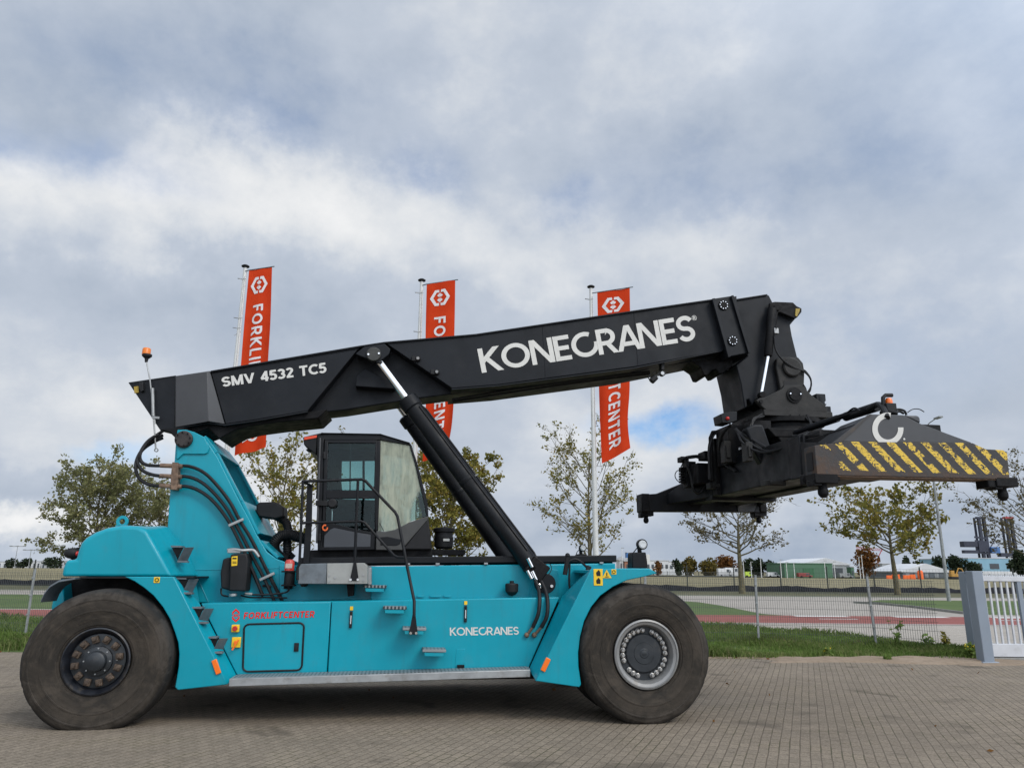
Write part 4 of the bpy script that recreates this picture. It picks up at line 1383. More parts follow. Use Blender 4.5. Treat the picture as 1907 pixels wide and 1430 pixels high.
# far wall: rails round two panes
fw_ = MB()
for prt in ([(325, 150), (865, 150), (860, 215), (325, 220)], [(325, 620), (840, 640), (820, 1180), (300, 1180)], [(640, 200), (665, 200), (665, 640), (640, 640)],
            [(325, 200), (420, 200), (405, 640), (318, 640)], [(812, 150), (858, 150), (838, 1012), (808, 1012)]):
    fw_.prism(uz(z6b(prt), CV), -CV - .05, -CV - .012)
fw_.build('far_door', BLACK, cab, .006)
MB().prism(uz(z6b([(405, 200), (840, 200), (830, 640), (405, 640)]), CV), -CV - .011, -CV - .005).build('far_window', GLASS, cab, 0, smooth=0)
# rear window frame behind the seat
rw = MB()
q0_ = uz(z6b([(270, 160), (270, 700)]), CV)
for v0, v1 in ((CV + .08, CV + .30), (-CV - .30, -CV - .08)):
    rw.box((q0_[0][0] + .03, (v0 + v1) / 2, (q0_[0][1] + q0_[1][1]) / 2), (.04, abs(v1 - v0), q0_[0][1] - q0_[1][1]))
rw.build('rear_window_frame', INTER, cab, .01)
# seat, console, steering column
c0 = MX(*z6b([(560, 1100)])[0], CV)
sx = c0.x
se = MB()
se.box((sx, 0, c0.z + .35), (.52, .5, .14)).box((sx - .27, 0, c0.z + .72), (.14, .48, .66), Matrix.Rotation(R(-9), 3, 'Y')).box((sx - .36, 0, c0.z + 1.13), (.10, .28, .2), Matrix.Rotation(R(-9), 3, 'Y'))
se.box((sx - .05, 0, c0.z + .15), (.36, .36, .3))
se.box((sx + .02, .32, c0.z + .52), (.5, .12, .12)).box((sx + .02, -.32, c0.z + .52), (.5, .12, .12))
se.build('seat', INTER, cab, .04, seg=3)
co_ = MB().bar((sx + .75, 0, c0.z + .05), (sx + .52, 0, c0.z + .75), .12, .14)
co_.lathe([(.17, -.014), (.198, -.014), (.198, .014), (.17, .014)], 'z', (sx + .46, 0, c0.z + .80), 24, True)
co_.box((sx + .72, .25, c0.z + .85), (.12, .28, .22))
co_.build('steering_console', INTER, cab, .01)
Cp([(855, 935), (895, 1014), (890, 1018), (850, 940)], CV - .01, CV, 'wiper', RUBBER, cab, 0)

# air filter behind the cab
q_ = MX(826, 1022, -.2)
h_ = MX(826, 983, -.2).z - q_.z
af = MB().lathe([(0, 0), (.10, 0), (.135, .03), (.14, h_ * .55), (.13, h_ * .60), (.13, h_ * .78), (.155, h_ * .82), (.155, h_ * .97), (.14, h_), (0, h_ + .015)], 'z', q_, 28).build('air_filter', PLASTIC, machine)
MB().box(q_ + Vector((.03, -.138, h_ * .42)), (.09, .01, .035)).build('filter_label', WHITE, af)
MB().box(q_ + Vector((.05, 0, -.05)), (.5, .4, .08)).build('filter_base', DARK, af, .01)

# ---------------- boom
z6 = Z(220, 480, 3.764)
z7b = Z(640, 520, 3.531)
z8 = Z(1140, 520, 3.764)
BV = -.50
boom_o = [(239, 712.5), (390, 690.5), (671.6, 643.5), (715, 637), (886, 622), (1179.5, 578.5), (1372, 551), (1372, 660), (1352.5, 651.5), (1179.5, 684), (929, 716.5), (841, 723.5),
          (640, 757), (573, 764.5), (475, 782), (419, 790), (387, 786), (326, 796.5), (299, 802)]
bb = MB().prism(uz([(330, 700), (671.6, 643.5), (715, 637), (886, 622), (1179.5, 578.5), (1372, 551.5), (1372, 655), (1179.5, 684), (929, 716.5), (780, 735), (640, 757), (573, 764.5), (475, 782), (387, 786), (330, 796)], BV), BV + .24, -BV - .24)
boom = bb.build('boom', BOOMP, machine, .015)


def skin(pts, v0, v1, name, m=BOOMP, bevel=.008):
    o = pp(pts, v0, v1, name, m, boom, bevel)
    q_ = uz(pts, v0)
    MB().prism(q_, -v1, -v0).build(name, m, boom, bevel)
    return o


skin([(392, 690.5), (671.6, 644), (573, 765), (475, 781.5), (420, 789.5)], BV, BV + .238, 'boom_skin')
skin([(716, 637.2), (886, 622.2), (1179.5, 578.7), (1372, 551.3), (1372, 648), (1179.5, 683), (929, 716), (842, 723)], BV, BV + .238, 'boom_skin')
# rear end: bulged panels, sky reflection painted as paler grey, and a dark raked tail plate
rp = MB()
nr = [MX(x, y, BV) for x, y in ((326, 700.5), (391, 690.6), (419, 789.6), (387, 785.5), (325, 796))]
ot = [nr[0] + Vector((.02, -.02, 0)), MX(386, 692, BV - .09), MX(388, 784, BV - .09), MX(384, 785.2, BV - .09), nr[4] + Vector((.02, -.02, 0))]
rp.loft([ot, nr], cap=True)
rp.build('rear_panel', GREYP, boom, .006)
MB().prism(uz([(326, 700.5), (391, 690.6), (419, 789.6), (387, 785.5), (325, 796)], BV), BV + .001, -BV).build('rear_box', BOOMP, boom, .006)
tail = pp([(239, 712.5), (327, 699.5), (325, 796), (299, 802)], BV + .01, BV + .03, 'tail_plate', BOOMP, boom, .004)
MB().prism(uz([(239, 712.5), (327, 699.5), (325, 796), (299, 802)], BV), -BV - .03, -BV - .01).build('tail_plate', BOOMP, boom, .004)
MB().prism(uz([(239, 712), (327, 699), (327, 701.5), (241, 714.5)], BV), BV + .005, -BV - .005).build('tail_top', BOOMP, boom)
pp([(249, 720), (258, 718.5), (258.5, 731), (250, 732)], BV - .012, BV + .008, 'tail_sticker', mat('faded_yellow_sticker', (.35, .24, .03), .6), tail, .003)
pp([(258, 712), (266, 711), (267, 727), (262, 730), (258, 722)], BV - .05, BV + .008, 'tail_lamp', PLASTIC, tail, .006)
# top and bottom flanges
fl = MB()
topl = [(392, 690.2), (671.6, 643.2), (715, 636.6), (886, 621.6), (1179.5, 578.2), (1330, 556.5)]
for a, b in zip(topl, topl[1:]):
    p0, p1 = MX(*a, BV - .03), MX(*b, BV - .03)
    fl.loft([[Vector((p_.x, BV - .03, p_.z)) for p_ in (p0, p1)] + [Vector((p_.x, BV - .03, p_.z - .022)) for p_ in (p1, p0)],
             [Vector((p_.x, -BV + .03, p_.z)) for p_ in (p0, p1)] + [Vector((p_.x, -BV + .03, p_.z - .022)) for p_ in (p1, p0)]])
fl.build('boom_flange', BOOMP, boom, .003)
fl = MB()
botl = [(326, 796.5), (387, 786), (419, 790), (475, 782), (573, 765)]
botl2 = [(841, 723.6), (929, 716.7), (1179.5, 684.2), (1345, 652)]
for L_ in (botl, botl2):
    for a, b in zip(L_, L_[1:]):
        p0, p1 = MX(*a, BV - .015), MX(*b, BV - .015)
        fl.loft([[Vector((p_.x, BV - .015, p_.z)) for p_ in (p0, p1)] + [Vector((p_.x, BV - .015, p_.z - .02)) for p_ in (p1, p0)],
                 [Vector((p_.x, -BV + .015, p_.z)) for p_ in (p0, p1)] + [Vector((p_.x, -BV + .015, p_.z - .02)) for p_ in (p1, p0)]])
fl.build('boom_flange', BOOMP, boom, .003)
# cylinder bracket
lugp = [(678, 646), (716, 640), (727, 650), (724, 660), (704, 676), (694, 672), (662, 659)]
skin(lugp, BV - .20, BV - .145, 'cylinder_lug')
skin([(678, 646), (716, 640), (727, 650), (718, 653), (676, 655), (664, 657)], BV - .144, BV + .238, 'lug_web')
skin([(664, 700), (680, 687), (742, 716), (735, 724), (662, 719)], BV + .04, BV + .238, 'lug_gusset')
p = MX(696, 660.5, BV - .205)
cpin = MB().lathe([(0, -.04), (.095, -.04), (.105, -.03), (.105, .05), (0, .05)], 'v', p, 28).build('lift_pin', mat('olive_steel', (.028, .028, .024), .5, var=.2, vscale=9), boom)
pb_ = MB()
for a in (0, 180):
    q_ = p + Vector((.075 * math.cos(R(a + 8)), -.04, .075 * math.sin(R(a + 8))))
    pb_.cyl(q_, q_ + Vector((0, -.012, 0)), .014, 8)
pb_.build('pin_bolts', CHROME, cpin)
# boom foot knuckle over the tower
kn = uz([(326, 797), (387, 787), (419, 791), (475, 783), (560, 768), (610, 762), (592, 779), (520, 786), (467, 793), (439, 800), (422, 809), (408, 818), (397, 806), (388, 798), (372, 804), (352, 810), (332, 808)], -.42)
MB().prism(kn, -.42, .42).build('boom_foot', DARK, boom, .015)
kn = uz([(299, 801), (330, 797), (352, 800), (356, 820), (342, 824), (330, 818), (318, 806)], -.66)
MB().prism(kn, -.72, -.5).prism(kn, .5, .72).build('boom_foot', DARK, boom, .01)
# knobs on the side
for x, y in ((778, 669), (813, 694)):
    p = MX(x, y, BV - .005)
    kb_ = MB().lathe([(0, -.06), (.03, -.06), (.042, -.045), (.045, 0), (0, 0)], 'v', p, 18).box(p + Vector((-.05, -.02, 0)), (.08, .05, .075)).build('wear_pad_screw', PLASTIC, boom, .006)
    MB().lathe([(0, -.065), (.022, -.065), (.022, -.058)], 'v', p, 14).build('screw_cap', SILVER, kb_)

# lettering
W, wid = word_polys('KONECRANES', .168, .03, 'round', {'C': -.04, 'A': -.06, 'R': -.02})
f = quadmap(MX(888.6, 650, BV - .004), MX(1288, 586, BV - .004), MX(897.5, 694.5, BV - .004), MX(1297, 633.5, BV - .004), wid)
flat_text(W, f, 'maker_lettering', WHITE, boom)
# registered mark
p = MX(1293, 592, BV - .005)
rg = [([(p.x + x * .045, p.z + y * .045) for x, y in q]) for q in ribbon(arc(0, 0, .86, .86, 0, 360, 28), .14)]
gl, _ = word_polys('R', .2)
rg += [[(p.x + (x - .36) * .055, p.z + (y - .5) * .055) for x, y in q] for q, l in gl]
b = MB()
for i, q in enumerate(rg):
    b.face([(x, BV - .004 - .0003 * (i % 5), z) for x, z in q])
b.build('registered_mark', WHITE, boom, 0, 0, merge=False)
W, wid = word_polys('SMV 4532 TC5', .205, .085)
f = quadmap(MX(412.3, 702.5, BV - .004), MX(606.5, 675, BV - .004), MX(414.5, 720.6, BV - .004), MX(608, 694, BV - .004), wid)
flat_text(W, f, 'model_lettering', WHITE, boom)

wl_ = MB()
for x0, y0, x1, y1 in ((1010, 609, 1016, 706), (1180, 581, 1188, 680)):
    wl_.tube([MX(x0, y0, BV - .001), MX(x1, y1, BV - .001)], .004, 5)
wl_.tube([MX(x, y, BV - .001) for x, y in ((395, 695), (520, 675), (668, 650))], .004, 5)
wl_.build('weld_seam', BOOMP, boom)
hl = MB()
hl.tube([MX(x, y, -.2) for x, y in ((842, 744), (950, 726), (1080, 708), (1210, 692))], .018, 6, 3)
hl.tube([MX(x, y, -.1) for x, y in ((842, 748), (950, 731), (1080, 712), (1210, 696))], .018, 6, 3)
hl.build('boom_hose', RUBBER, boom)

# collar at the end of the outer boom
col = [(1326, 556.5), (1362, 551), (1395, 657), (1356.5, 664.5)]
cl_ = MB().prism(uz(col, BV - .07), BV - .07, -BV + .07)
collar = cl_.build('boom_collar', BOOMP, boom, .012)
cb_ = MB()
for a, b, w_ in (((1329, 556), (1359, 664.5), 5), ((1364, 550.5), (1396.5, 657), 4.5)):
    cb_.prism(uz([(a[0] - w_ / 2, a[1]), (a[0] + w_ / 2, a[1] - 1), (b[0] + w_ / 2, b[1] - 1), (b[0] - w_ / 2, b[1] + 1)], BV - .12), BV - .12, BV - .072)
cb_.build('collar_rib', BOOMP, collar, .005)
for x, y in ((1346.7, 569), (1363.8, 635)):
    p = MX(x, y, BV - .072)
    dk_ = MB().lathe([(0, -.02), (.075, -.02), (.08, -.012), (.08, 0), (0, 0)], 'v', p, 26).build('wear_pad_cover', DARK, collar)
    nb_ = MB()
    for k in range(9):
        a = 2 * PI * k / 9 + .3
        q_ = p + Vector((.062 * math.cos(a), -.02, .062 * math.sin(a)))
        nb_.cyl(q_, q_ + Vector((0, -.012, 0)), .0085, 8)
    nb_.build('cover_bolts', CHROME, dk_)
# under-boom fittings
uf = MB()
uf.prism(uz([(1287, 672), (1305, 684), (1311, 698), (1318, 699), (1326, 689), (1334, 687), (1340, 696), (1346, 695), (1364, 682), (1366, 660), (1300, 668)], -.25), -.25, .25)
uf.build('wear_pad_housing', DARK, boom, .012)
cm = MB()
p = MX(1234, 695, -.42)
cm.cyl(p + Vector((0, -.03, 0)), p + Vector((0, .06, 0)), .045, 12)
p2 = MX(1216, 707, -.42)
cm.cyl(p2 + Vector((-.03, 0, -.03)), p2 + Vector((.05, 0, .05)), .05, 12).bar(p2, MX(1234, 690, -.40), .05, .05).bar(MX(1232, 690, -.4), MX(1233, 674, -.4), .12, .05)
cam_o = cm.build('boom_camera', PLASTIC, boom, .006)
p = MX(1234, 695, -.455)
MB().lathe([(0, -.004), (.026, -.004), (.03, 0), (0, 0)], 'v', p, 14).build('camera_lens', LENS, cam_o)
p = MX(1226, 702, -.455)
MB().lathe([(0, -.004), (.016, -.004), (.018, 0), (0, 0)], 'v', p, 14).build('camera_lens', LENS, cam_o)
MB().tube([MX(1213, 709, -.45), MX(1207, 703, -.45), MX(1213, 696, -.45), MX(1222, 693, -.44)], .008, 6, 4).build('camera_cable', RUBBER, cam_o)

# tail mast with amber beacon
mst = MB().tube([MX(289, 789, BV - .04), MX(283, 740, BV - .04), MX(279, 706, BV - .05), MX(272.5, 671, BV - .05)], .010, 8)
mst.tube([MX(284, 723, BV - .05), MX(285.5, 775, BV - .05)], .022, 8).bar(MX(283, 777, BV - .05), MX(297, 778, BV - .05), .02, .03)
mst.tube([MX(286, 780, BV - .04), MX(288.5, 812, BV - .04), MX(290, 836, BV - .04)], .011, 8)
mst.lathe([(.016, -.008), (.028, -.008), (.028, .008), (.016, .008)], 'v', MX(291, 838, BV - .04), 14, True)
mast = mst.build('beacon_mast', STEEL, machine)
p = MX(272.5, 672, BV - .05)
hb2 = MX(272.5, 660, BV - .05).z - p.z
bc = MB().lathe([(0, -.02), (.018, -.02), (.026, .03), (.066, hb2 * .72), (.066, hb2), (0, hb2)], 'z', p, 20).build('beacon_base', PLASTIC, mast)
p = MX(272, 661, BV - .05)
hb2 = MX(272, 648.5, BV - .05).z - p.z
MB().lathe([(0, 0), (.057, 0), (.055, hb2 * .85), (.045, hb2), (0, hb2)], 'z', p, 20).build('beacon_lens', AMBER, mast)

# ---------------- lift cylinders
for sgn in (1, -1):
    T0 = MX(696, 660.5, -.56)
    B0 = MX(1014, 1086, -1.06)
    if sgn < 0:
        T0.y, B0.y = .50, .84
    d = (B0 - T0)
    Lc = d.length
    d.normalize()
    at = lambda s_: T0 + d * s_
    bl = MB()
    bl.tube([at(Lc * .205), at(Lc * .21), at(Lc * .25), at(Lc * .252), at(Lc * .93), at(Lc * .96)], [.11, .146, .146, .124, .124, .10], 24)
    bl.tube([at(Lc * .56), at(Lc * .565), at(Lc * .575), at(Lc * .58)], [.124, .130, .130, .124], 24)
    bl.box(at(Lc * .975), (.20, .16, .28), d.to_track_quat('Z', 'Y').to_matrix())
    bl.cyl(B0 + Vector((0, -.13 * sgn, 0)), B0 + Vector((0, .13 * sgn, 0)), .13, 24)
    cyl_ = bl.build('lift_cylinder', BLACK, machine, .008)
    MB().tube([at(.05), at(Lc * .22)], .055, 20).build('cylinder_rod', CHROME, cyl_)
    MB().cyl(T0 + Vector((0, -.05, 0)), T0 + Vector((0, .05, 0)), .09, 20).tube([at(.04), at(.13)], [.07, .072], 18).build('rod_eye', DARK, cyl_)
    px_ = d.cross(Vector((0, 1, 0))).normalized()
    if px_.z < 0:
        px_ = -px_
    pipe = MB()
    off = px_ * .137
    pipe.tube([at(Lc * .26) + px_ * .115, at(Lc * .28) + off, at(Lc * .90) + off, at(Lc * .95) + px_ * .10], .014, 8)
    off2 = px_ * .07 + Vector((0, -.11 * sgn, 0))
    pipe.tube([at(Lc * .26) + off2, at(Lc * .88) + off2], .016, 8)
    pipe.build('cylinder_pipe', BLACK, cyl_)
    if sgn > 0:
        MB().tube([at(Lc * .575) + px_ * .11 + Vector((0, -.07, 0)), at(Lc * .575) + px_ * .165], .012, 8).build('pipe_clamp', STEEL, cyl_)
        vb = MB()
        for fx, fy, l_ in ((985, 1047, 14), (993, 1071, 15), (984, 1070, 12)):
            p0 = MX(fx - 2, fy - 8, -1.22)
            p1 = MX(fx + 6, fy + l_ * .6, -1.22)
            vb.tube([p0, p1], .024, 10)
        vb.tube([MX(1002, 1088, -1.22), MX(1010, 1089, -1.22)], .02, 8)
        vb.build('hose_fitting', CHROME, cyl_)
        vm = MB().box(MX(999, 1060, -1.12), (.26, .2, .24), Matrix.Rotation(R(36), 3, 'Y')).box(MX(988, 1058, -1.16), (.12, .12, .12), Matrix.Rotation(R(36), 3, 'Y'))
        vm.build('valve_block', DARK, cyl_, .012)
        hs = MB()
        hs.tube([MX(997, 1080, -1.24), MX(1003, 1096, -1.30), MX(1005, 1118, -1.40), MX(1002, 1144, -1.44), MX(992, 1168, -1.42)], .026, 8, 5)
        hs.tube([MX(1008, 1082, -1.22), MX(1016, 1100, -1.30), MX(1020, 1122, -1.40), MX(1018, 1148, -1.44), MX(1008, 1168, -1.42)], .026, 8, 5)
        hs.tube([MX(1015, 1049, -1.15), MX(1024, 1050, -1.1), MX(1027, 1060, -1.1), MX(1020, 1072, -1.15)], .006, 5, 4)
        hs.build('cylinder_hose', RUBBER, cyl_)
        he = MB()
        for (x0, y0), (x1, y1) in (((992, 1168), (982, 1181)), ((1008, 1168), (996, 1181))):
            he.cyl(MX(x0, y0, -1.42), MX(x1, y1, -1.38), .018, 10)
            he.sphere(MX(x1 - 1, y1 + 1, -1.38), .034, 12)
        he.build('hose_fitting', RUST, cyl_)
        bs = MB()
        for x, y in ((1006, 1092), (1027, 1091)):
            q_ = MX(x, y, -1.2)
            bs.cyl(q_, q_ + Vector((0, -.02, 0)), .02, 8)
        bs.build('pin_bolts', CHROME, cyl_)
for v0, v1 in ((-.985, -.962), (.962, .985)):
    MB().prism(uz([(996, 1050), (1040, 1062), (1040, 1118), (985, 1118)], -.99), v0, v1).build('cylinder_bracket', TEAL, machine, .006)
pot = MX(953, 1110, -1.1)
MB().lathe([(0, 0), (.05, .02), (.085, .06), (.09, .15), (.08, .165), (.03, .17), (.03, .2), (0, .2)], 'z', pot, 20).build('breather', PLASTIC, machine)

# ---------------- boom head
HVv = -.40
hd_o = z8([(850, 150), (1085, 108), (1100, 112), (1128, 168), (1262, 168), (1285, 190), (1322, 205), (1322, 235), (1295, 265), (1248, 320), (1262, 400), (1302, 560), (1335, 590),
           (1345, 660), (1340, 770), (1150, 860), (1035, 830), (1000, 850), (985, 885), (960, 840), (945, 845), (950, 890), (930, 905), (905, 740), (870, 600), (950, 540)])
hb3 = MB().prism(uz(hd_o, HVv), HVv, -HVv)
head = hb3.build('boom_head', BOOMP, machine, .015)
pp(z8([(845, 142), (1088, 104), (1088, 112), (848, 151)]), HVv - .03, -HVv + .03, 'head_flange', BOOMP, head, .003)
# side plates of the head, the tilt cylinder bracket and bumper
sp_ = z8([(1100, 168), (1140, 160), (1265, 165), (1290, 190), (1325, 207), (1325, 232), (1296, 268), (1280, 280), (1175, 235), (1160, 235), (1150, 320), (1108, 320)])
for v0, v1 in ((HVv - .10, HVv - .045), (-HVv + .045, -HVv + .10)):
    MB().prism(uz(sp_, HVv - .08), v0, v1).build('head_bracket', DARK, head, .012)
pp(z8([(1288, 205), (1318, 208), (1310, 235), (1295, 262), (1284, 255)]), HVv - .115, HVv - .10, 'head_marking', mat('worn_yellow', (.36, .26, .04), .6, dirt=(.03, .03, .03), dscale=18, damt=.9), head)
p = MX(1140 + 1153 / 3.764, 520 + 200 / 3.764, HVv - .10)
MB().cyl(p, p + Vector((0, -.03, 0)), .055, 18).build('head_pin', DARK, head, .006)
for v_ in (HVv - .13, -HVv + .13):
    t0, t1, t2 = (Vector((q_.x, v_, q_.z)) for q_ in (MX(1437, 575, HVv - .1), MX(1428.5, 664, HVv - .1), MX(1416, 733, HVv - .1)))
    dc = MB().tube([t0, t0.lerp(t1, .05), t0.lerp(t1, .97), t1], [.05, .068, .068, .06], 18)
    dmp = dc.build('damping_cylinder', DARK, head)
    MB().tube([t1, t2], .030, 14).build('damper_rod', CHROME, dmp)
    MB().cyl(t2 + Vector((0, -.05, -.03)), t2 + Vector((0, .05, -.03)), .05, 14).build('rod_eye', DARK, dmp)
vb = MB().box(MX(1444.5, 617, HVv - .17), (.075, .07, .09))
vb.build('damper_valve', STEEL, head, .006)
# hanger link with round boss
lk = z8([(1150, 560), (1190, 545), (1300, 548), (1335, 590), (1345, 650), (1340, 800), (1180, 800), (1160, 690), (1145, 620)])
for v0, v1 in ((HVv - .08, HVv - .002), (-HVv + .002, -HVv + .08)):
    MB().prism(uz(lk, HVv - .06), v0, v1).build('hanger_link', DUSTYB, head, .015)
p = MX(1140 + 1257 / 3.764, 520 + 620 / 3.764, HVv - .085)
MB().lathe([(0, -.05), (.135, -.05), (.155, -.035), (.155, .01), (0, .01)], 'v', p, 32).build('hanger_boss', DUSTYB, head)
MB().prism(uz(z8([(1205, 712), (1298, 718), (1298, 752), (1205, 752)]), HVv - .088), HVv - .086, HVv - .080).build('link_slot', RUBBER, head, 0)
# hoses round the head
hh = MB()
for ppts in ([(1135, 400), (1145, 490), (1190, 560), (1260, 610), (1340, 645), (1385, 690), (1395, 745), (1370, 795)], [(1150, 330), (1137, 430), (1160, 520), (1230, 600), (1320, 640), (1350, 640), (1392, 700), (1390, 770), (1375, 800)],
             [(1340, 740), (1355, 765), (1365, 800)]):
    hh.tube([MX(1140 + x / 3.764, 520 + y / 3.764, HVv - .2 + .02 * i) for i, (x, y) in enumerate(ppts)], .013, 7, 5)
hh.build('head_hose', RUBBER, head)

# ---------------- spreader
SU = 5.72
yk = z8([(1000, 850), (1030, 835), (1060, 832), (1185, 770), (1200, 745), (1340, 745), (1350, 775), (1395, 820), (1480, 882), (1502, 905), (1500, 935), (1080, 930), (1030, 885)])
ym = MB()
for v0, v1 in ((HVv - .20, HVv - .12), (-HVv + .12, -HVv + .20)):
    ym.prism(uz(yk, HVv - .16), v0, v1)
tc = MX(1452, 776, 0)
TC = Vector((tc.x, 0, MX(1470, 766, HVv - .2).z))
ym.box(TC + Vector((0, 0, -.03)), (1.15, 1.2, .10))
spreader = ym.build('spreader', DUSTYB, machine, .012)
p = MX(1140 + 1275 / 3.764, 520 + 812 / 3.764, HVv - .205)
yp = MB().lathe([(0, -.04), (.09, -.04), (.092, -.022), (.125, -.02), (.125, 0), (0, 0)], 'v', p, 30).build('yoke_pin', DARK, spreader)
pb_ = MB()
for dx in (-.085, .085):
    q_ = p + Vector((dx, -.045, .012))
    pb_.cyl(q_, q_ + Vector((0, -.012, 0)), .012, 8)
pb_.build('pin_bolts', CHROME, yp)
p = MX(1140 + 1043 / 3.764, 520 + 858 / 3.764, HVv - .205)
MB().cyl(p, p + Vector((0, -.02, 0)), .03, 14).build('yoke_pin', DARK, spreader)
# slewing ring and drive motors
sr = MB().lathe([(0, -.26), (.62, -.26), (.66, -.22), (.66, -.16), (.60, -.14), (.60, -.09), (.68, -.07), (.68, 0), (0, 0)], 'z', TC + Vector((.0, 0, -.08)), 48)
sr.build('slewing_ring', DARK, spreader)
for x, y, v, r, hgt_ in ((1527, 772, -.25, .085, .30), (1524, 760, -.05, .07, .2)):
    p = MX(x, y, v)
    m_ = MB().tube([p, p + Vector((0, 0, hgt_ * .45)), p + Vector((0, 0, hgt_ * .5)), p + Vector((0, 0, hgt_ * .52)), p + Vector((0, 0, hgt_))], [r, r, r * .9, r * 1.1, r * 1.1], 16)
    m_.box(p + Vector((0, 0, hgt_ * .9)), (r * 1.9, r * 1.9, hgt_ * .4)).bar(p + Vector((r, 0, hgt_ * .5)), p + Vector((r * 1.5, 0, hgt_ * .6)), .02, .02).box(p + Vector((.02, 0, -.06)), (.26, .24, .14))
    m_.build('slew_motor', BLACK, spreader, .012)
MB().box(MX(1532, 774, -.4), (.12, .16, .10)).build('motor_foot', RUST, spreader, .01)
# frame below the ring
z_t = TC.z - .34
zb = MX(1700, 886, -3.5).z                     # underside of the end beam
fr_ = MB()
fr_.box((TC.x - .05, -.0, z_t - .06), (1.35, 1.5, .12))
fr_.prism([(TC.x - .72, z_t), (TC.x + .70, z_t), (TC.x + .70, z_t - .10), (TC.x - .60, z_t - .14)], -.95, .95)
for s_ in (-1, 1):
    fr_.prism([(TC.x - .62, z_t - .05), (TC.x - .3, z_t - .05), (TC.x + .05, zb + .42), (TC.x - .22, zb + .42)], s_ * .80 - .14, s_ * .80 + .14)
    fr_.prism([(TC.x + .70, z_t - .05), (TC.x + .45, z_t - .05), (TC.x + .15, zb + .42), (TC.x + .55, zb + .42)], s_ * .80 - .12, s_ * .80 + .12)
fr_.prism([(TC.x - .60, z_t - .02), (TC.x + .55, z_t - .02), (TC.x + .35, zb + .5), (TC.x - .55, zb + .5)], -.55, .55)
fr_.build('slew_frame', DARK, spreader, .015)
lp = pp([(1389, 797), (1405, 790), (1421, 790), (1430, 815), (1448, 866), (1444, 872), (1424, 872), (1408, 845)], -.99, -.82, 'side_shift_leg', BLACK, spreader, .03, seg=3)
# main box and telescopic arms
mbx = MB()
for s_ in (-1, 1):
    mbx.box((SU + s_ * .36, -.55, zb + .42), (.36, 3.3, .56))
mbx.box((SU, -2.0, zb + .40), (1.15, .30, .56)).box((SU, .95, zb + .40), (1.15, .30, .62)).box((SU, -.5, zb + .36), (.40, 2.6, .36))
main_ = mbx.build('spreader_frame', BLACK, spreader, .015)
for s_ in (-1, 1):
    MB().box((SU + s_ * .36, -2.7, zb + .40), (.28, 1.5, .44)).build('telescopic_arm', DARK, spreader, .01)
    MB().box((SU + s_ * .36, 1.5, zb + .34), (.28, 1.25, .44)).build('telescopic_arm', DARK, spreader, .01)
# near end beam
z2b = Z(1480, 700, 4.466)
EV = -3.50
hz = z2b([(165, 578), (330, 560), (400, 545), (1480, 557), (1590, 608), (1735, 616), (1768, 640), (1790, 858), (185, 822)])
endb = MB().prism(uz(hz, EV), EV, EV + .24).build('end_beam', HAZARD, spreader, .006)
q_ = [MX(*c, EV) for c in z2b([(166, 590), (166, 826), (1788, 640), (1788, 860)])]
MB().box((q_[0].x - .004, EV + .12, (q_[0].z + q_[1].z) / 2 + .01), (.012, .13, .20)).build('beam_opening', RUBBER, endb, 0)
pp(z2b([(185, 822), (1790, 858), (1790, 868), (190, 834)]), EV + .012, EV + .26, 'beam_flange', RUST, endb, .004)
gb = z2b([(352, 552), (640, 318), (905, 325), (1035, 392), (1470, 553), (1465, 560), (400, 546)])
gab = pp(gb, EV + .012, EV + .10, 'end_gable', GREYP, spreader, .006)
ga = [MX(*c, EV + .10) for c in z2b([(330, 556), (640, 318), (905, 325), (1035, 392), (1470, 556)])]
gz = MB()
bk_ = [Vector((p_.x, EV + .75, zb + .35 + (p_.z - zb - .35) * (.95 if i in (1, 2, 3) else 1))) for i, p_ in enumerate(ga)]
gz.loft([[Vector((p_.x, EV + .102, p_.z)) for p_ in ga], bk_])
gz.build('gable_box', BLACK, spreader, .01)
pp(z2b([(318, 560), (625, 318), (645, 318), (398, 546)]), EV - .002, EV + .05, 'gable_edge', mat('scuffed_grey_edge', (.035, .032, .030), .6, dirt=(.10, .065, .04), dscale=6, damt=.6), gab, .003)
pp(z2b([(905, 326), (1025, 328), (1045, 345), (1047, 396), (1032, 392)]), EV + .2, EV + .45, 'gable_box', GREYP, spreader, .02)
f_ = lambda x, y: MX(1653.5 - 30 + 60 * x, 796 + 30 - 60 * y, EV + .006)
flat_text([(q, 0) for q in ribbon(arc(.5, .46, .40, .42, 78, 366, 28), .17)], f_, 'gable_emblem', WHITE, gab)
p = MX(1684, 817.5, EV + .008)
MB().lathe([(.0, -.001), (.012, -.001), (.012, .002)], 'v', p, 14).build('registered_mark', WHITE, gab)


def twistlock(p, s_=1.0, hd_=True):
    t_ = MB()
    t_.box(p + Vector((0, 0, -.05 * s_)), (.28 * s_, .20, .11 * s_))
    t_.box(p + Vector((-.10 * s_, 0, -.10 * s_)), (.10 * s_, .16, .07))
    t_.lathe([(0, -.26 * s_), (.030 * s_, -.26 * s_), (.058 * s_, -.22 * s_), (.058 * s_, -.17 * s_), (.048 * s_, -.155 * s_), (.048 * s_, -.10), (.07 * s_, -.09)], 'z', p, 14)
    return t_.build('twistlock', DARK, spreader, .008)


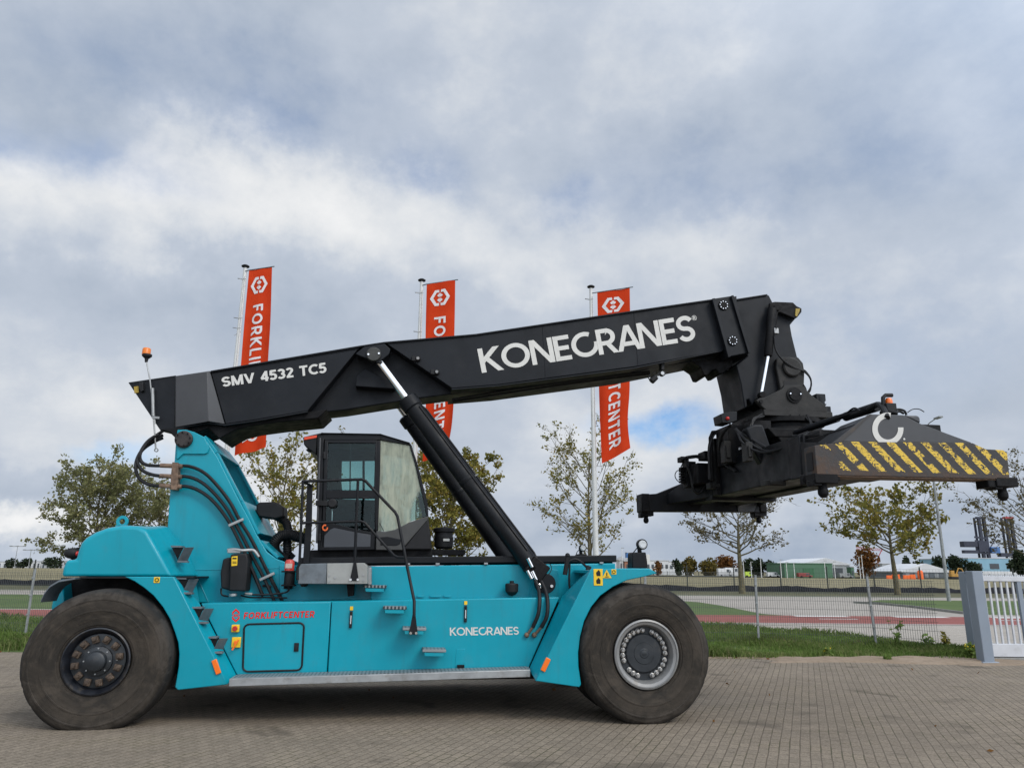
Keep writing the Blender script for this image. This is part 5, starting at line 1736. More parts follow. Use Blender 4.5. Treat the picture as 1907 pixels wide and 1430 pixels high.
twistlock(MX(1863, 891, EV + .1))
twistlock(MX(1530, 884, EV + .1))
hz_ = MB()
hz_.box(MX(1846, 897, EV + .12), (.26, .2, .16))
MB().box(MX(1546, 889, EV + .12), (.13, .2, .10)).build('twistlock_housing', DARK, spreader, .012)
hz_.build('twistlock_housing', DARK, spreader, .012)
fl_ = MB().cyl(MX(1502, 892, -3.05), MX(1502, 892, -3.2), .05, 12).box(MX(1512, 893, -3.1), (.2, .2, .12))
fl_.build('flipper_motor', DARK, spreader, .01)
# far end beam with tapering gable
FE = 2.12
fz = [MX(1197, 952, FE), MX(1426, 953, FE)]
fo_ = uz([(1196, 921), (1224, 919), (1273, 899), (1300, 880), (1380, 880), (1402, 932), (1427, 934), (1426, 955), (1390, 953), (1197, 952)], FE)
MB().prism(fo_, FE - .02, FE + .22).build('end_beam', BLACK, spreader, .01)
MB().box((fz[0].x + .04, FE + .08, (fo_[0][1] + fz[0].z) / 2), (.16, .34, fo_[0][1] - fz[0].z + .03)).build('corner_casting', DARK, spreader, .02)
MB().box((fz[1].x - .06, FE + .1, fz[1].z + .07), (.14, .3, .16)).build('corner_casting', DARK, spreader, .02)
twistlock(Vector((fz[0].x + .09, FE + .1, fz[0].z + .01)), .85)
twistlock(Vector((fz[1].x - .10, FE + .1, fz[1].z + .01)), .85)
pp([(1372, 932), (1413, 931), (1404, 953), (1375, 953)], FE - .05, FE - .021, 'end_plate', GREYP, spreader, .004)
MB().box(MX(1286, 910, FE - .5), (.07, .03, .08)).build('amber_marker', AMBER, spreader, .01)
# sloping brace from the frame to the far end
for s_ in (-1, 1):
    MB().loft([[(SU + s_ * .55 - .02, .9, zb + .15), (SU + s_ * .55 + .02, .9, zb + .15), (SU + s_ * .55 + .02, .9, zb + .68), (SU + s_ * .55 - .02, .9, zb + .68)],
               [(SU + s_ * .9 - .02, FE - .03, zb + .12), (SU + s_ * .9 + .02, FE - .03, zb + .12), (SU + s_ * .9 + .02, FE - .03, zb + .30), (SU + s_ * .9 - .02, FE - .03, zb + .30)]]).build('beam_brace', BLACK, spreader, .006)
    MB().loft([[(SU + s_ * .5 - .02, -2.0, zb + .15), (SU + s_ * .5 + .02, -2.0, zb + .15), (SU + s_ * .5 + .02, -2.0, zb + .62), (SU + s_ * .5 - .02, -2.0, zb + .62)],
               [(SU + s_ * .85 - .02, EV + .26, zb + .10), (SU + s_ * .85 + .02, EV + .26, zb + .10), (SU + s_ * .85 + .02, EV + .26, zb + .40), (SU + s_ * .85 - .02, EV + .26, zb + .40)]]).build('beam_brace', BLACK, spreader, .006)
# hydraulics: cylinder, hose reel frame, hose bundles
hc = MB().tube([MX(1480, 806, -1.2), MX(1560, 778, -2.2), MX(1606, 763, -2.7)], .036, 14).tube([MX(1575, 776, -2.3), MX(1634, 757, -3.0)], .06, 14).tube([MX(1506, 797, -1.5), MX(1560, 779, -2.1)], .05, 12)
hc.build('telescope_cylinder', BLACK, spreader)
hs = MB()
hs.tube([MX(1618, 762, -2.9), MX(1634, 753, -3.1), MX(1643, 758, -3.3), MX(1649, 770, -3.44), MX(1652, 778, -3.5)], .035, 10, 5)
hs.tube([MX(1575, 771, -2.4), MX(1590, 760, -2.6), MX(1602, 765, -2.8)], .012, 7, 4)
hs.tube([MX(1664, 768, -3.3), MX(1672, 762, -3.3), MX(1684, 765, -3.3), MX(1688, 773, -3.3)], .014, 7, 4)
hs.tube([MX(1664, 772, -3.25), MX(1674, 766, -3.25), MX(1683, 770, -3.25)], .014, 7, 4)
hs.tube([MX(1690, 768, -3.2), MX(1700, 762, -3.2), MX(1712, 762, -3.2), MX(1721, 767, -3.2)], .006, 6, 4)
hs.build('spreader_hose', RUBBER, spreader)
lb_ = MB().tube([MX(1662, 736, -3.3), MX(1649, 736, -3.3), MX(1644.5, 740, -3.3), MX(1645, 765, -3.3)], .026, 8)
lb_.box(MX(1655, 759, -3.3), (.13, .12, .09)).cyl(MX(1655, 766, -3.3), MX(1655, 772, -3.3), .1, 12)
lb2 = lb_.build('lamp_guard', PLASTIC, spreader, .01)
q_ = MX(1656, 753, -3.3)
MB().lathe([(0, 0), (.04, 0), (.042, .04), (.03, .075), (0, .08)], 'z', q_, 16).build('warning_lamp', ORANGE, lb2)
# left side electrics
eb = MB().prism(uz([(1342, 771), (1352, 767), (1373, 766), (1373, 783), (1360, 788), (1345, 787)], -.6), -.6, -.3);MB().box((TC.x - .62, -.45, TC.z - .26), (.30, .3, .2)).build('junction_box', DARK, spreader, .01)
ebx = eb.build('lamp_box', BLACK, spreader, .01)
MB().sphere(MX(1355, 779, -.61), .03, 10).build('red_marker', REDL, ebx)
fr2 = MB()
for v_ in (.35, .75):
    fr2.tube([MX(1326, 895, v_), MX(1323, 815, v_), MX(1327, 805, v_), MX(1345, 804, v_), MX(1372, 806, v_)], .035, 8)
fr2.box(MX(1344, 870, .6), (.30, .2, .95)).box(MX(1310, 884, 1.0), (.40, .5, .34)).box(MX(1332, 850, .8), (.5, .3, .14)).box(MX(1376, 832, .1), (.55, .5, .62))
fr2.build('hose_frame', DARK, spreader, .01)
hs = MB()
rng = random.Random(5)
for k in range(7):
    v_ = .3 + .07 * k
    j = lambda: rng.uniform(-3, 3)
    hs.tube([MX(1322 + j(), 890 + j(), v_), MX(1320 + j() * .4, 840 + j(), v_), MX(1326 + j() * .5, 814 + j(), v_), MX(1340 + j(), 806 + j() * .5, v_), MX(1362, 812 + j(), v_)], .014, 6, 5)
for k in range(6):
    v_ = .9 + .06 * k
    j = lambda: rng.uniform(-3, 3)
    hs.tube([MX(1268 + j(), 856 + j(), v_), MX(1285 + j(), 851 + j() * .7, v_), MX(1305 + j(), 851 + j(), v_), MX(1322, 856 + j(), v_)], .013, 6, 4)
    hs.tube([MX(1278 + j(), 858 + j(), v_), MX(1285 + j(), 885 + j(), v_), MX(1292 + j(), 910 + j(), v_), MX(1302, 918 + j(), v_), MX(1314, 905, v_)], .014, 6, 4)
hs.tube([MX(1275, 856, 1.2), MX(1268, 870, 1.2), MX(1268, 876, 1.2)], .01, 6, 4)
hs.tube([MX(1278, 875, 1.2), MX(1262, 876, 1.2), MX(1257, 886, 1.2), MX(1263, 896, 1.2), MX(1277, 902, 1.2)], .008, 6, 4)
hs.build('hose_bundle', RUBBER, spreader)
vb = MB()
vb.box(MX(1272, 856, 1.2), (.14, .2, .09))
for k in range(6):
    vb.box(MX(1271, 872 + 5 * k, 1.25), (.10, .12, .035))
vb.box(MX(1284, 884, 1.25), (.18, .2, .45))
vb.build('valve_bank', DARK, spreader, .006)
MB().bar(MX(1375, 836, -.3), MX(1391, 830, -.3), .03, .03).bar(MX(1395, 845, -.3), MX(1408, 840, -.3), .02, .02).bar(MX(1462, 824, -.9), MX(1476, 820, -.9), .02, .02).build('pipe_glint', CHROME, main_)

# clutter round the rotator and along the frame
hs = MB()
rng = random.Random(9)
for k in range(6):
    j = lambda: rng.uniform(-3.5, 3.5)
    hs.tube([MX(1372 + j(), 800 + j(), -.75), MX(1386 + 4 * k + j(), 822 + j(), -1.0), MX(1420 + 5 * k + j(), 842 + j(), -1.25), MX(1456 + 4 * k, 832 + j(), -1.6), MX(1490 + j(), 818 + j(), -2.0), MX(1528, 806 + j(), -2.5)], .017, 7, 5)
for k in range(4):
    j = lambda: rng.uniform(-3, 3)
    hs.tube([MX(1360 + j(), 792 + j(), -.4), MX(1346 + j(), 806 + j(), -.2), MX(1342 + j(), 832 + j(), .0), MX(1352 + j(), 862 + j(), .1), MX(1372 + j(), 878, -.2)], .017, 7, 5)
    hs.tube([MX(1420 + j(), 772 + j(), -.66), MX(1404 + j(), 782 + j(), -.76), MX(1398 + j(), 800 + j(), -.82), MX(1408 + j(), 815, -.8)], .012, 6, 5)
    hs.tube([MX(1500 + j(), 775 + j(), -.62), MX(1512 + j(), 792 + j(), -.9), MX(1500 + j(), 806 + j(), -1.2), MX(1476 + j(), 812, -1.3)], .012, 6, 5)
hs.build('hose_bundle', RUBBER, spreader)
rb_ = MB()
for k in range(28):
    a = 2 * PI * k / 28
    q_ = TC + Vector((.635 * math.cos(a), .635 * math.sin(a), -.08))
    rb_.cyl(q_, q_ + Vector((0, 0, .03)), .016, 6)
rb_.build('ring_bolts', DUSTYB, spreader)
for x, y, v, sx_, sz_ in ((1392, 842, -1.02, .10, .28), (1478, 846, -1.4, .16, .14), (1352, 842, -.1, .12, .34), (1440, 900, -1.5, .30, .08), (1330, 905, .6, .22, .10)):
    MB().box(MX(x, y, v), (sx_, .16, sz_)).box(MX(x, y, v) + Vector((0, -.09, 0)), (sx_ * .6, .03, sz_ * .6)).build('valve_block', DUSTYB, spreader, .008)

# ---------------- wheels
TR = .80


def tyre_mesh(name, flat, seed, r0=.40):
    half = [(r0, -.20), (r0 + .02, -.222), (r0 + .035, -.224), (r0 + .04, -.234), (.50, -.250), (.548, -.258), (.552, -.263), (.566, -.264), (.570, -.260), (.62, -.262), (.672, -.256),
            (.676, -.260), (.69, -.258), (.694, -.251), (.725, -.240), (.742, -.230), (.748, -.221), (.762, -.212), (.778, -.185), (.79, -.14), (.798, -.08)]
    prof = half + [(.80, 0)] + [(r, -y) for r, y in half[::-1]]
    b = MB().lathe(prof, 'v', (0, 0, 0), 150)
    bm = b.bm
    rng_ = random.Random(seed)
    for v in bm.verts:
        r = math.hypot(v.co.x, v.co.z)
        a = math.atan2(v.co.z, v.co.x)
        if r > .70:
            v.co.x *= 1 + .0035 * math.sin(7 * a + seed) + .002 * math.sin(19 * a)
            v.co.z *= 1 + .0035 * math.sin(7 * a + seed)
            if abs(v.co.y) > .16 and rng_.random() < .10:      # torn shoulder
                k_ = 1 - rng_.uniform(.004, .016)
                v.co.x *= k_
                v.co.z *= k_
        fl = -TR + flat
        if v.co.z < fl + .18:            # bulge and flat of the contact patch
            k = min(1, (fl + .18 - v.co.z) / .18)
            v.co.y *= 1 + .06 * k
            if v.co.z < fl:
                v.co.x *= 1 + .10 * min(1, (fl - v.co.z) / .06)
                v.co.z = fl
    bmesh.ops.recalc_face_normals(bm, faces=bm.faces)
    me = bpy.data.meshes.new(name)
    bm.to_mesh(me)
    bm.free()
    me.materials.append(TYRE)
    me.shade_smooth()
    me.set_sharp_from_angle(angle=R(38))
    return me


T_f, T_r = tyre_mesh('tyre', .04, 1), tyre_mesh('tyre', .075, 4, .36)
RIMD = mat('dark_blue_rim', (.011, .013, .018), .42, var=.3, vscale=6, rvar=.1, dirt=(.10, .085, .065), dscale=7, damt=.5)
HUBD = mat('dark_hub_paint', (.017, .021, .025), .42, var=.2, vscale=5, rvar=.1, dirt=(.08, .07, .06), dscale=6, damt=.35)
NUT = mat('bright_wheel_nut', (.42, .41, .39), .35, .85, var=.2, vscale=30)


def wheel(loc, near, front, steer=0.0):
    me = T_f if front else T_r
    rm = MB()
    if front:
        rm.lathe([(.405, -.20), (.405, -.232), (.385, -.24), (.375, -.225), (.345, -.215), (.335, -.20), (.318, -.12), (.31, -.03), (0, -.03)], 'v', n=64)
        rm.lathe([(.40, .20), (.31, .15), (0, .15)], 'v', n=32)
    else:
        rm.lathe([(.365, -.20), (.37, -.235), (.355, -.242), (.345, -.225), (.325, -.20), (.315, -.15), (.30, -.13), (.15, -.13), (0, -.13)], 'v', n=64)
        rm.lathe([(.36, .20), (.31, .15), (0, .15)], 'v', n=32)
    w = rm.build('wheel', SILVER if front else RIMD, machine, .0, 30)
    w.location = loc
    w.rotation_euler = (0, 0, steer)
    t_ = bpy.data.objects.new('tyre', me)
    sc.collection.objects.link(t_)
    t_.parent = w
    t_.scale = (1.04, 1, 1.04) if front else (1.03, 1, 1.0)
    if near and front:
        MB().lathe([(.33, -.07), (.322, -.095), (.235, -.095), (.225, -.115), (.215, -.122), (.13, -.122), (.125, -.128), (0, -.128)], 'v', n=48).build('hub', HUBD, w)
        n0 = MB().lathe([(.0, -.06), (.021, -.06), (.023, -.035), (.034, -.03), (.034, 0)], 'v', (0, 0, 0), 6).build('wheel_nut', NUT, w, .003)
        spots = [90 + 14 * k + 10 for k in range(24)]
        spots = [k * 13.2 for k in range(27)]
        gaps = {6, 20, 21, 16}
        first = True
        for k, a in enumerate(spots):
            if k in gaps:
                continue
            o = n0 if first else n0.copy()
            if not first:
                sc.collection.objects.link(o)
            first = False
            o.location = (.272 * math.cos(R(a)), -.096, .272 * math.sin(R(a)))
            o.rotation_euler = (0, R(-a), 0)
        b_ = MB().lathe([(0, -.135), (.05, -.135), (.06, -.128), (.03, -.137), (.0, -.137)], 'v', n=20)
        b_.build('hub_cap', HUBD, w)
    elif near:
        MB().lathe([(.30, -.132), (.296, -.15), (.28, -.155), (.20, -.155), (.165, -.16), (.16, -.185), (.115, -.20), (.105, -.26), (.085, -.275), (0, -.278)], 'v', n=40).build('hub', HUBD, w)
        cl = MB()
        cl.box((0, -.02, 0), (.076, .05, .070)).box((.006, -.05, 0), (.05, .03, .05)).cyl((.0, -.05, 0), (0, -.085, 0), .02, 6)
        c0_ = cl.build('wheel_clamp', mat('dull_rusty_clamp', (.075, .052, .036), .75, var=.45, vscale=16, bump=.3, bscale=60, dirt=(.16, .12, .09), dscale=14, damt=.6), w, .006)
        for k in range(12):
            a = R(30 * k + 12)
            o = c0_ if k == 0 else c0_.copy()
            if k:
                sc.collection.objects.link(o)
            o.location = (.238 * math.cos(a), -.16, .238 * math.sin(a))
            o.rotation_euler = (0, -a + random.Random(k).uniform(-.25, .25), 0)
        hb_ = MB()
        for k in range(8):
            a = 2 * PI * k / 8
            hb_.cyl((.14 * math.cos(a), -.185, .14 * math.sin(a)), (.14 * math.cos(a), -.20, .14 * math.sin(a)), .009, 6)
        hb_.build('hub_bolts', STEEL, w)
        MB().cyl((.2, -.16, .02), (.215, -.20, .02), .012, 8).build('valve_cap', WHITE, w)
    return w


wf = MX(1206, 1219, -2.05)
wr = MX(175, 1230.5, -1.73)
wheel((wf.x, -2.05 + .262, .79), True, True)
wheel((wf.x, -1.18, .79), False, True)
wheel((wf.x, 1.18, .79), False, True)
wheel((wf.x, 2.05 - .262, .79), False, True)
wheel((wr.x, -1.73 + .262, TR - .08), True, False, R(2))
wheel((wr.x, 1.73 - .262, TR - .08), False, False)
ax = MB().cyl((wf.x, -1.9, TR - .045), (wf.x, 1.9, TR - .045), .2, 16).cyl((wr.x, -1.4, TR - .08), (wr.x, 1.4, TR - .08), .14, 16)
ax.build('axle', DARK, machine)

# ================================================================== SURROUNDINGS
def leaf_mat(name, cols, trans=.35):
    m = bpy.data.materials.new(name)
    m.use_nodes = True
    t = NT(m.node_tree)
    rnd = t.n('ShaderNodeNewGeometry').outputs['Random Per Island']
    oc = t.n('ShaderNodeTexCoord').outputs['Object']
    nz = t.noise(oc, .55, 3, .5)
    k = t.math('ADD', t.math('MULTIPLY', rnd, .6), t.math('MULTIPLY', t.smooth(nz, .3, .7), .4))
    n = len(cols)
    c = t.ramp(k, [(i / (n - 1), cc) for i, cc in enumerate(cols)])
    d = t.n('ShaderNodeBsdfDiffuse', {'Color': c})
    tl = t.n('ShaderNodeBsdfTranslucent', {'Color': c})
    mx = t.n('ShaderNodeMixShader', {0: trans, 1: d.outputs[0], 2: tl.outputs[0]})
    t.n('ShaderNodeOutputMaterial', {'Surface': mx.outputs[0]})
    return m


LF_GREEN = leaf_mat('olive_leaves', [(.115, .125, .06), (.17, .175, .075), (.22, .215, .10), (.30, .26, .12)])
LF_YEL = leaf_mat('yellow_green_leaves', [(.095, .10, .028), (.16, .155, .04), (.25, .21, .05), (.30, .20, .06)])
LF_BROWN = leaf_mat('faded_leaves', [(.075, .07, .045), (.12, .105, .055), (.17, .14, .07), (.14, .13, .085)])


class Tubes:
    def __init__(s):
        s.v, s.f = [], []

    def add(s, pts, r0, r1, n=5):
        P = [np.array(p, float) for p in pts]
        m = len(P)
        base = len(s.v)
        for i, p in enumerate(P):
            t = P[min(i + 1, m - 1)] - P[max(i - 1, 0)]
            t = t / (np.linalg.norm(t) + 1e-9)
            a = np.cross(t, (0.0, 0.0, 1.0) if abs(t[2]) < .9 else (1.0, 0, 0))
            a /= np.linalg.norm(a)
            b = np.cross(t, a)
            r = r0 + (r1 - r0) * i / (m - 1)
            for k in range(n):
                q = 2 * PI * k / n
                s.v.append(p + (a * math.cos(q) + b * math.sin(q)) * r)
        for i in range(m - 1):
            for k in range(n):
                j = (k + 1) % n
                s.f.append((base + i * n + k, base + i * n + j, base + (i + 1) * n + j, base + (i + 1) * n + k))


def leaf_quads(C, size, rng, elong=1.5):
    n = len(C)
    C = np.asarray(C)
    a = rng.normal(size=(n, 3))
    a /= np.linalg.norm(a, axis=1)[:, None]
    b = np.cross(a, rng.normal(size=(n, 3)))
    b /= np.linalg.norm(b, axis=1)[:, None]
    s = size * rng.uniform(.6, 1.3, n)[:, None]
    V_ = np.empty((n, 4, 3))
    V_[:, 0] = C - a * s * elong * .5
    V_[:, 1] = C + b * s * .5
    V_[:, 2] = C + a * s * elong * .5
    V_[:, 3] = C - b * s * .5
    return V_.reshape(-1, 3), np.arange(4 * n).reshape(n, 4)


def tree(loc, h, r, cb, seed, leafm, label, nleaf=3200, lsize=.17, bare=.3, limbs=20, tr=.2, lean=0.0, up=.8, toplight=1.0, name='tree', group=None):
    rng = np.random.default_rng(seed)
    root = empty(name, loc)
    tag(root, label, 'tree', group)
    T_ = Tubes()
    th = h * .90
    tp = []
    ph = rng.uniform(0, 6, 2)
    for i in range(10):
        f = i / 9
        tp.append(np.array((lean * f + .10 * math.sin(3.1 * f + ph[0]) * f * 2, .12 * math.sin(2.7 * f + ph[1]) * f, th * f)))
    T_.add(tp[:2], tr * 1.25, tr, 8)
    T_.add(tp[1:], tr, .02, 8)
    cl = []
    tw = Tubes()

    def trunk_at(z):
        f = max(0, min(.999, z / th)) * 9
        i = int(f)
        return tp[i] + (tp[min(i + 1, 9)] - tp[i]) * (f - i)
    for k in range(limbs):
        f = (k + .5) / limbs
        z0 = cb + (h * .82 - cb) * f ** 1.05
        zc = (z0 - cb) / (h - cb)
        prof = (math.sin(PI * min(1, .22 + zc * .80))) ** .7
        L = r * prof * rng.uniform(.80, 1.12) + .3
        az = k * 2.399 + rng.uniform(-.4, .4)
        el = up * (.55 + .65 * zc) + rng.uniform(-.15, .2)
        d = np.array((math.cos(az) * math.cos(el), math.sin(az) * math.cos(el), math.sin(el)))
        p = trunk_at(z0)
        pts = [p]
        for i in range(5):
            d = d + np.array((0, 0, .10)) * (1 if el < .9 else 0) + rng.normal(size=3) * .14
            d /= np.linalg.norm(d)
            pts.append(pts[-1] + d * L / 5 / max(.55, math.cos(el) if el < .9 else .75))
        T_.add(pts, tr * (.36 - .2 * f), .014, 5)
        for q in range(7):
            s = .22 + .78 * (q + rng.uniform(.2, .8)) / 7
            i = min(4, int(s * 5))
            bp = pts[i] + (pts[i + 1] - pts[i]) * (s * 5 - i)
            dd = (pts[i + 1] - pts[i])
            dd = dd / np.linalg.norm(dd) + rng.normal(size=3) * .55 + np.array((0, 0, .15))
            dd /= np.linalg.norm(dd)
            bl = L * rng.uniform(.22, .42) * (1.15 - .5 * s) + .3
            mid = bp + dd * bl * .5 + rng.normal(size=3) * .06
            e = mid + (dd + rng.normal(size=3) * .25) * bl * .5
            tw.add([bp, mid, e], .018, .008, 4)
            for w_ in range(6):
                s2 = rng.uniform(.25, 1)
                b0 = (bp + (mid - bp) * s2 * 2) if s2 < .5 else (mid + (e - mid) * (s2 - .5) * 2)
                d2 = dd + rng.normal(size=3) * .75 + np.array((0, 0, .25))
                d2 /= np.linalg.norm(d2)
                e2 = b0 + d2 * rng.uniform(.30, .75)
                tw.add([b0, e2], .008, .005, 3)
                keep = 1 - bare * (.35 + 1.1 * max(0, zc) * toplight)
                if rng.uniform() < keep:
                    cl.append((b0, e2))
    ztop = np.percentile([c[1][2] for c in cl], 98)
    kz = h / ztop
    for arr in (T_.v, tw.v):
        for q_ in arr:
            q_[2] *= kz
    np_mesh('trunk', T_.v, T_.f, BARK, root, 60)
    np_mesh('twigs', tw.v, tw.f, TWIG, root)
    if cl:
        n = nleaf
        idx = rng.integers(0, len(cl), n)
        A = np.array([c[0] for c in cl])[idx]
        B = np.array([c[1] for c in cl])[idx]
        t_ = rng.uniform(.1, 1.1, n)[:, None]
        C = A + (B - A) * t_ + rng.normal(size=(n, 3)) * .16
        C[:, 2] *= kz
        v, f = leaf_quads(C, lsize, rng)
        np_mesh('crown', v, f, leafm, root)
    return root


TY = 64.0
tg = 'row of young trees along the far verge'


def tree_px(px, ytop, **k):
    p = AY(px, 1000, TY)
    x = p.x
    top = AY(px, ytop, TY).z
    return tree((x, TY, 0.0), top, **k, group=tg)


tree_px(178, 858, r=4.6, cb=1.6, seed=11, leafm=LF_GREEN, label='dense olive tree behind the turquoise engine hood', nleaf=11500, lsize=.17, bare=.02, limbs=34, up=.85)
tree_px(300, 892, r=3.9, cb=1.6, seed=15, leafm=LF_GREEN, label='smaller olive tree half hidden behind the turquoise boom tower', nleaf=6000, lsize=.17, bare=.05, limbs=22, up=.85)
tree_px(520, 808, r=5.2, cb=2.2, seed=21, leafm=LF_YEL, label='airy tree with yellowing low leaves and bare twigs between boom tower and cab', nleaf=3600, lsize=.21, bare=.62, limbs=26, up=.95)
tree_px(838, 845, r=4.9, cb=1.8, seed=31, leafm=LF_YEL, label='leafy yellow green tree behind the cab and lift cylinder', nleaf=12000, lsize=.20, bare=.08, limbs=30, up=.85)
tree_px(1099, 790, r=4.7, cb=2.6, seed=45, leafm=LF_YEL, label='tall airy tree directly behind a white flagpole', nleaf=3300, lsize=.17, bare=.38, limbs=30, up=.8)
tree_px(1376, 890, r=4.9, cb=3.6, seed=52, leafm=LF_BROWN, label='thin leaved tree with mossy trunk below the black spreader', nleaf=2000, lsize=.17, bare=.45, limbs=20, up=.5, tr=.24)
tree_px(1660, 893, r=5.2, cb=4.0, seed=63, leafm=LF_YEL, label='broad tree with green and rusty leaves beneath the striped spreader beam', nleaf=4200, lsize=.21, bare=.25, limbs=24, up=.5, tr=.24)
tree_px(1915, 842, r=5.2, cb=3.4, seed=77, leafm=LF_BROWN, label='nearly bare tree with ascending limbs above the sliding gate', nleaf=2200, lsize=.16, bare=.6, limbs=22, up=.75, tr=.22)

# ---------------- flagpoles and banners
FLAGM = bpy.data.materials.new('red_banner_cloth')
FLAGM.use_nodes = True
_t = NT(FLAGM.node_tree)
_oc = _t.n('ShaderNodeTexCoord').outputs['Object']
_c = _t.mix(_t.smooth(_t.noise(_oc, 1.2, 5), .35, .7), (.62, .052, .016), (.72, .070, .022))
_d = _t.n('ShaderNodeBsdfDiffuse', {'Color': _c})
_l = _t.n('ShaderNodeBsdfTranslucent', {'Color': _c})
_m = _t.n('ShaderNodeMixShader', {0: .42, 1: _d.outputs[0], 2: _l.outputs[0]})
_t.n('ShaderNodeOutputMaterial', {'Surface': _m.outputs[0]})
FLAGW = mat('white_banner_print', (.62, .60, .60), .8)


def interp(tab, y):
    for (a, xa), (b, xb) in zip(tab, tab[1:]):
        if y <= b:
            return xa + (xb - xa) * (y - a) / (b - a)
    return tab[-1][1]


def dens(poly):
    out = [poly[0]]
    for a, b in zip(poly, poly[1:]):
        n = max(1, int(math.hypot(b[0] - a[0], b[1] - a[1]) / .16))
        for k in range(1, n + 1):
            out.append((a[0] + (b[0] - a[0]) * k / n, a[1] + (b[1] - a[1]) * k / n))
    return out


def smooth_tab(tab):
    pts = smooth_path([Vector((x, 0, y)) for y, x in tab], 8)
    return [(p.z, p.x) for p in pts]


def flag(px, py, Y, Ltab, Rtab, where, seed, wave):
    top = AY(px, py, Y)
    pole = empty('flagpole', (top.x, Y, 0))
    tag(pole, 'white flagpole with black cap ' + where, 'flagpole', 'flagpoles beyond the fence')
    H_ = top.z
    MB().tube([(0, 0, 0), (0, 0, 2), (0, 0, H_)], [.085, .080, .050], 14).build('pole', POLEW, pole)
    MB().lathe([(0, .0), (.05, 0), (.11, .03), (.115, .055), (.07, .085), (0, .095)], 'z', (0, 0, H_), 20).build('cap', PLASTIC, pole)
    rg_ = MB()
    rg_.tube([(.03, -.06, H_ - .28), (.04, -.06, 2.2)], .006, 5)
    for k, dz in enumerate((.35, 1.55, 1.85)):
        rg_.tube([(.06, -.03, H_ - dz), (-.06, -.09, H_ - dz - .02), (-.17, -.05, H_ - dz), (-.16, .04, H_ - dz + .02), (.0, .07, H_ - dz)], .008, 5, 4)
    rg_.tube([(.06, -.03, H_ - 1.95), (-.10, -.07, H_ - 2.1)], .008, 5)
    rg_.build('halyard', STEEL, pole)
    Ls, Rs = smooth_tab(Ltab), smooth_tab(Rtab)
    y0L, y1L, y0R, y1R = Ltab[0][0], Ltab[-1][0], Rtab[0][0], Rtab[-1][0]
    ph = random.Random(seed).uniform(0, 6)

    def pos(s, t):
        yl, yr = y0L + (y1L - y0L) * t, y0R + (y1R - y0R) * t
        xl, xr = interp(Ls, yl), interp(Rs, yr)
        a, b = AY(xl, yl, Y), AY(xr, yr, Y)
        p = a.lerp(b, s)
        w_ = wave * s ** .7 * (.35 + .9 * t)
        dy = -.05 + w_ * math.sin(5.2 * t + 2.6 * s + ph) + .35 * w_ * math.sin(13 * t + 5 * s + ph * 2) + .05 * math.sin(9 * s + 3 * t + ph) * (.3 + t)
        p.y += dy
        p.z += -.05 * s * (1 - s) * 4 * t * .4
        return p
    nS, nT = 16, 70
    org = Vector((top.x, Y, 0))
    vs = [pos(i / nS, j / nT) - org for j in range(nT + 1) for i in range(nS + 1)]
    fs = [(j * (nS + 1) + i, j * (nS + 1) + i + 1, (j + 1) * (nS + 1) + i + 1, (j + 1) * (nS + 1) + i) for j in range(nT) for i in range(nS)]
    fo_ = np_mesh('banner', vs, fs, FLAGM, None, 180)
    fo_.location = org
    fo_['label'] = 'tall red banner with white lettering ' + where
    fo_['category'] = 'banner'
    fo_['group'] = 'red banners on the flagpoles'
    # lettering runs down the cloth, letter tops towards the free edge
    x0 = 0
    polys = []
    wtx = .185
    for ci, ch in enumerate('FORKLIFTCENTER'):
        adv, st = glyph(ch, wtx)
        for li, s_ in enumerate(st):
            for q in ribbon(dens(s_), wtx):
                q = clip_y(q, 0, 1) if ch not in 'OCS' else q
                if len(q) >= 3:
                    polys.append(([(a + x0, b) for a, b in q], li + (ci % 2) * 4))
        x0 += adv + .20
    wid_ = x0 - .20
    t0, t1 = .195, .945
    b = MB()
    for q, li in polys:
        b.face([pos(.29 + .40 * y, t0 + (t1 - t0) * x / wid_) - org + Vector((0, -.012 - .0012 * li, 0)) for x, y in q])
    b.build('lettering', FLAGW, fo_, 0, 0, merge=False)
    b = MB()
    for q in EMBLEM:
        b.face([pos(.13 + .70 * y / 1.15, .035 + .105 * x) - org + Vector((0, -.013, 0)) for x, y in q])
    b.build('emblem', FLAGW, fo_, 0, 0, merge=False)
    ar = MB()
    a_, c_ = pos(0, 0) - org, pos(1, 0) - org
    ar.tube([Vector((0, -.03, a_.z - .02)), a_ + Vector((0, 0, .012)), c_ + (c_ - a_) * .10 + Vector((0, 0, .012))], .016, 7)
    ar.build('arm', DSTEEL, pole)
    return fo_


flag(457, 499, 20.4, [(505.5, 465), (600, 456), (680, 449), (770, 442), (849, 437)], [(498, 507), (590, 505), (680, 503), (760, 500), (833, 496)], 'behind the boom rear end', 2, .10)
flag(785.5, 525, 20.7, [(531.5, 795), (630, 793), (700, 793.5), (770, 793), (859, 787)], [(523.5, 848), (620, 846), (700, 845), (755, 845), (800, 842), (830, 835), (846, 822)], 'behind the lift cylinder', 5, .16)
flag(1100.5, 537, 21.0, [(546, 1112), (640, 1114), (720, 1115), (790, 1117), (864, 1120)], [(538, 1172), (640, 1172), (720, 1173), (780, 1170), (833, 1175)], 'behind the boom lettering', 8, .14)

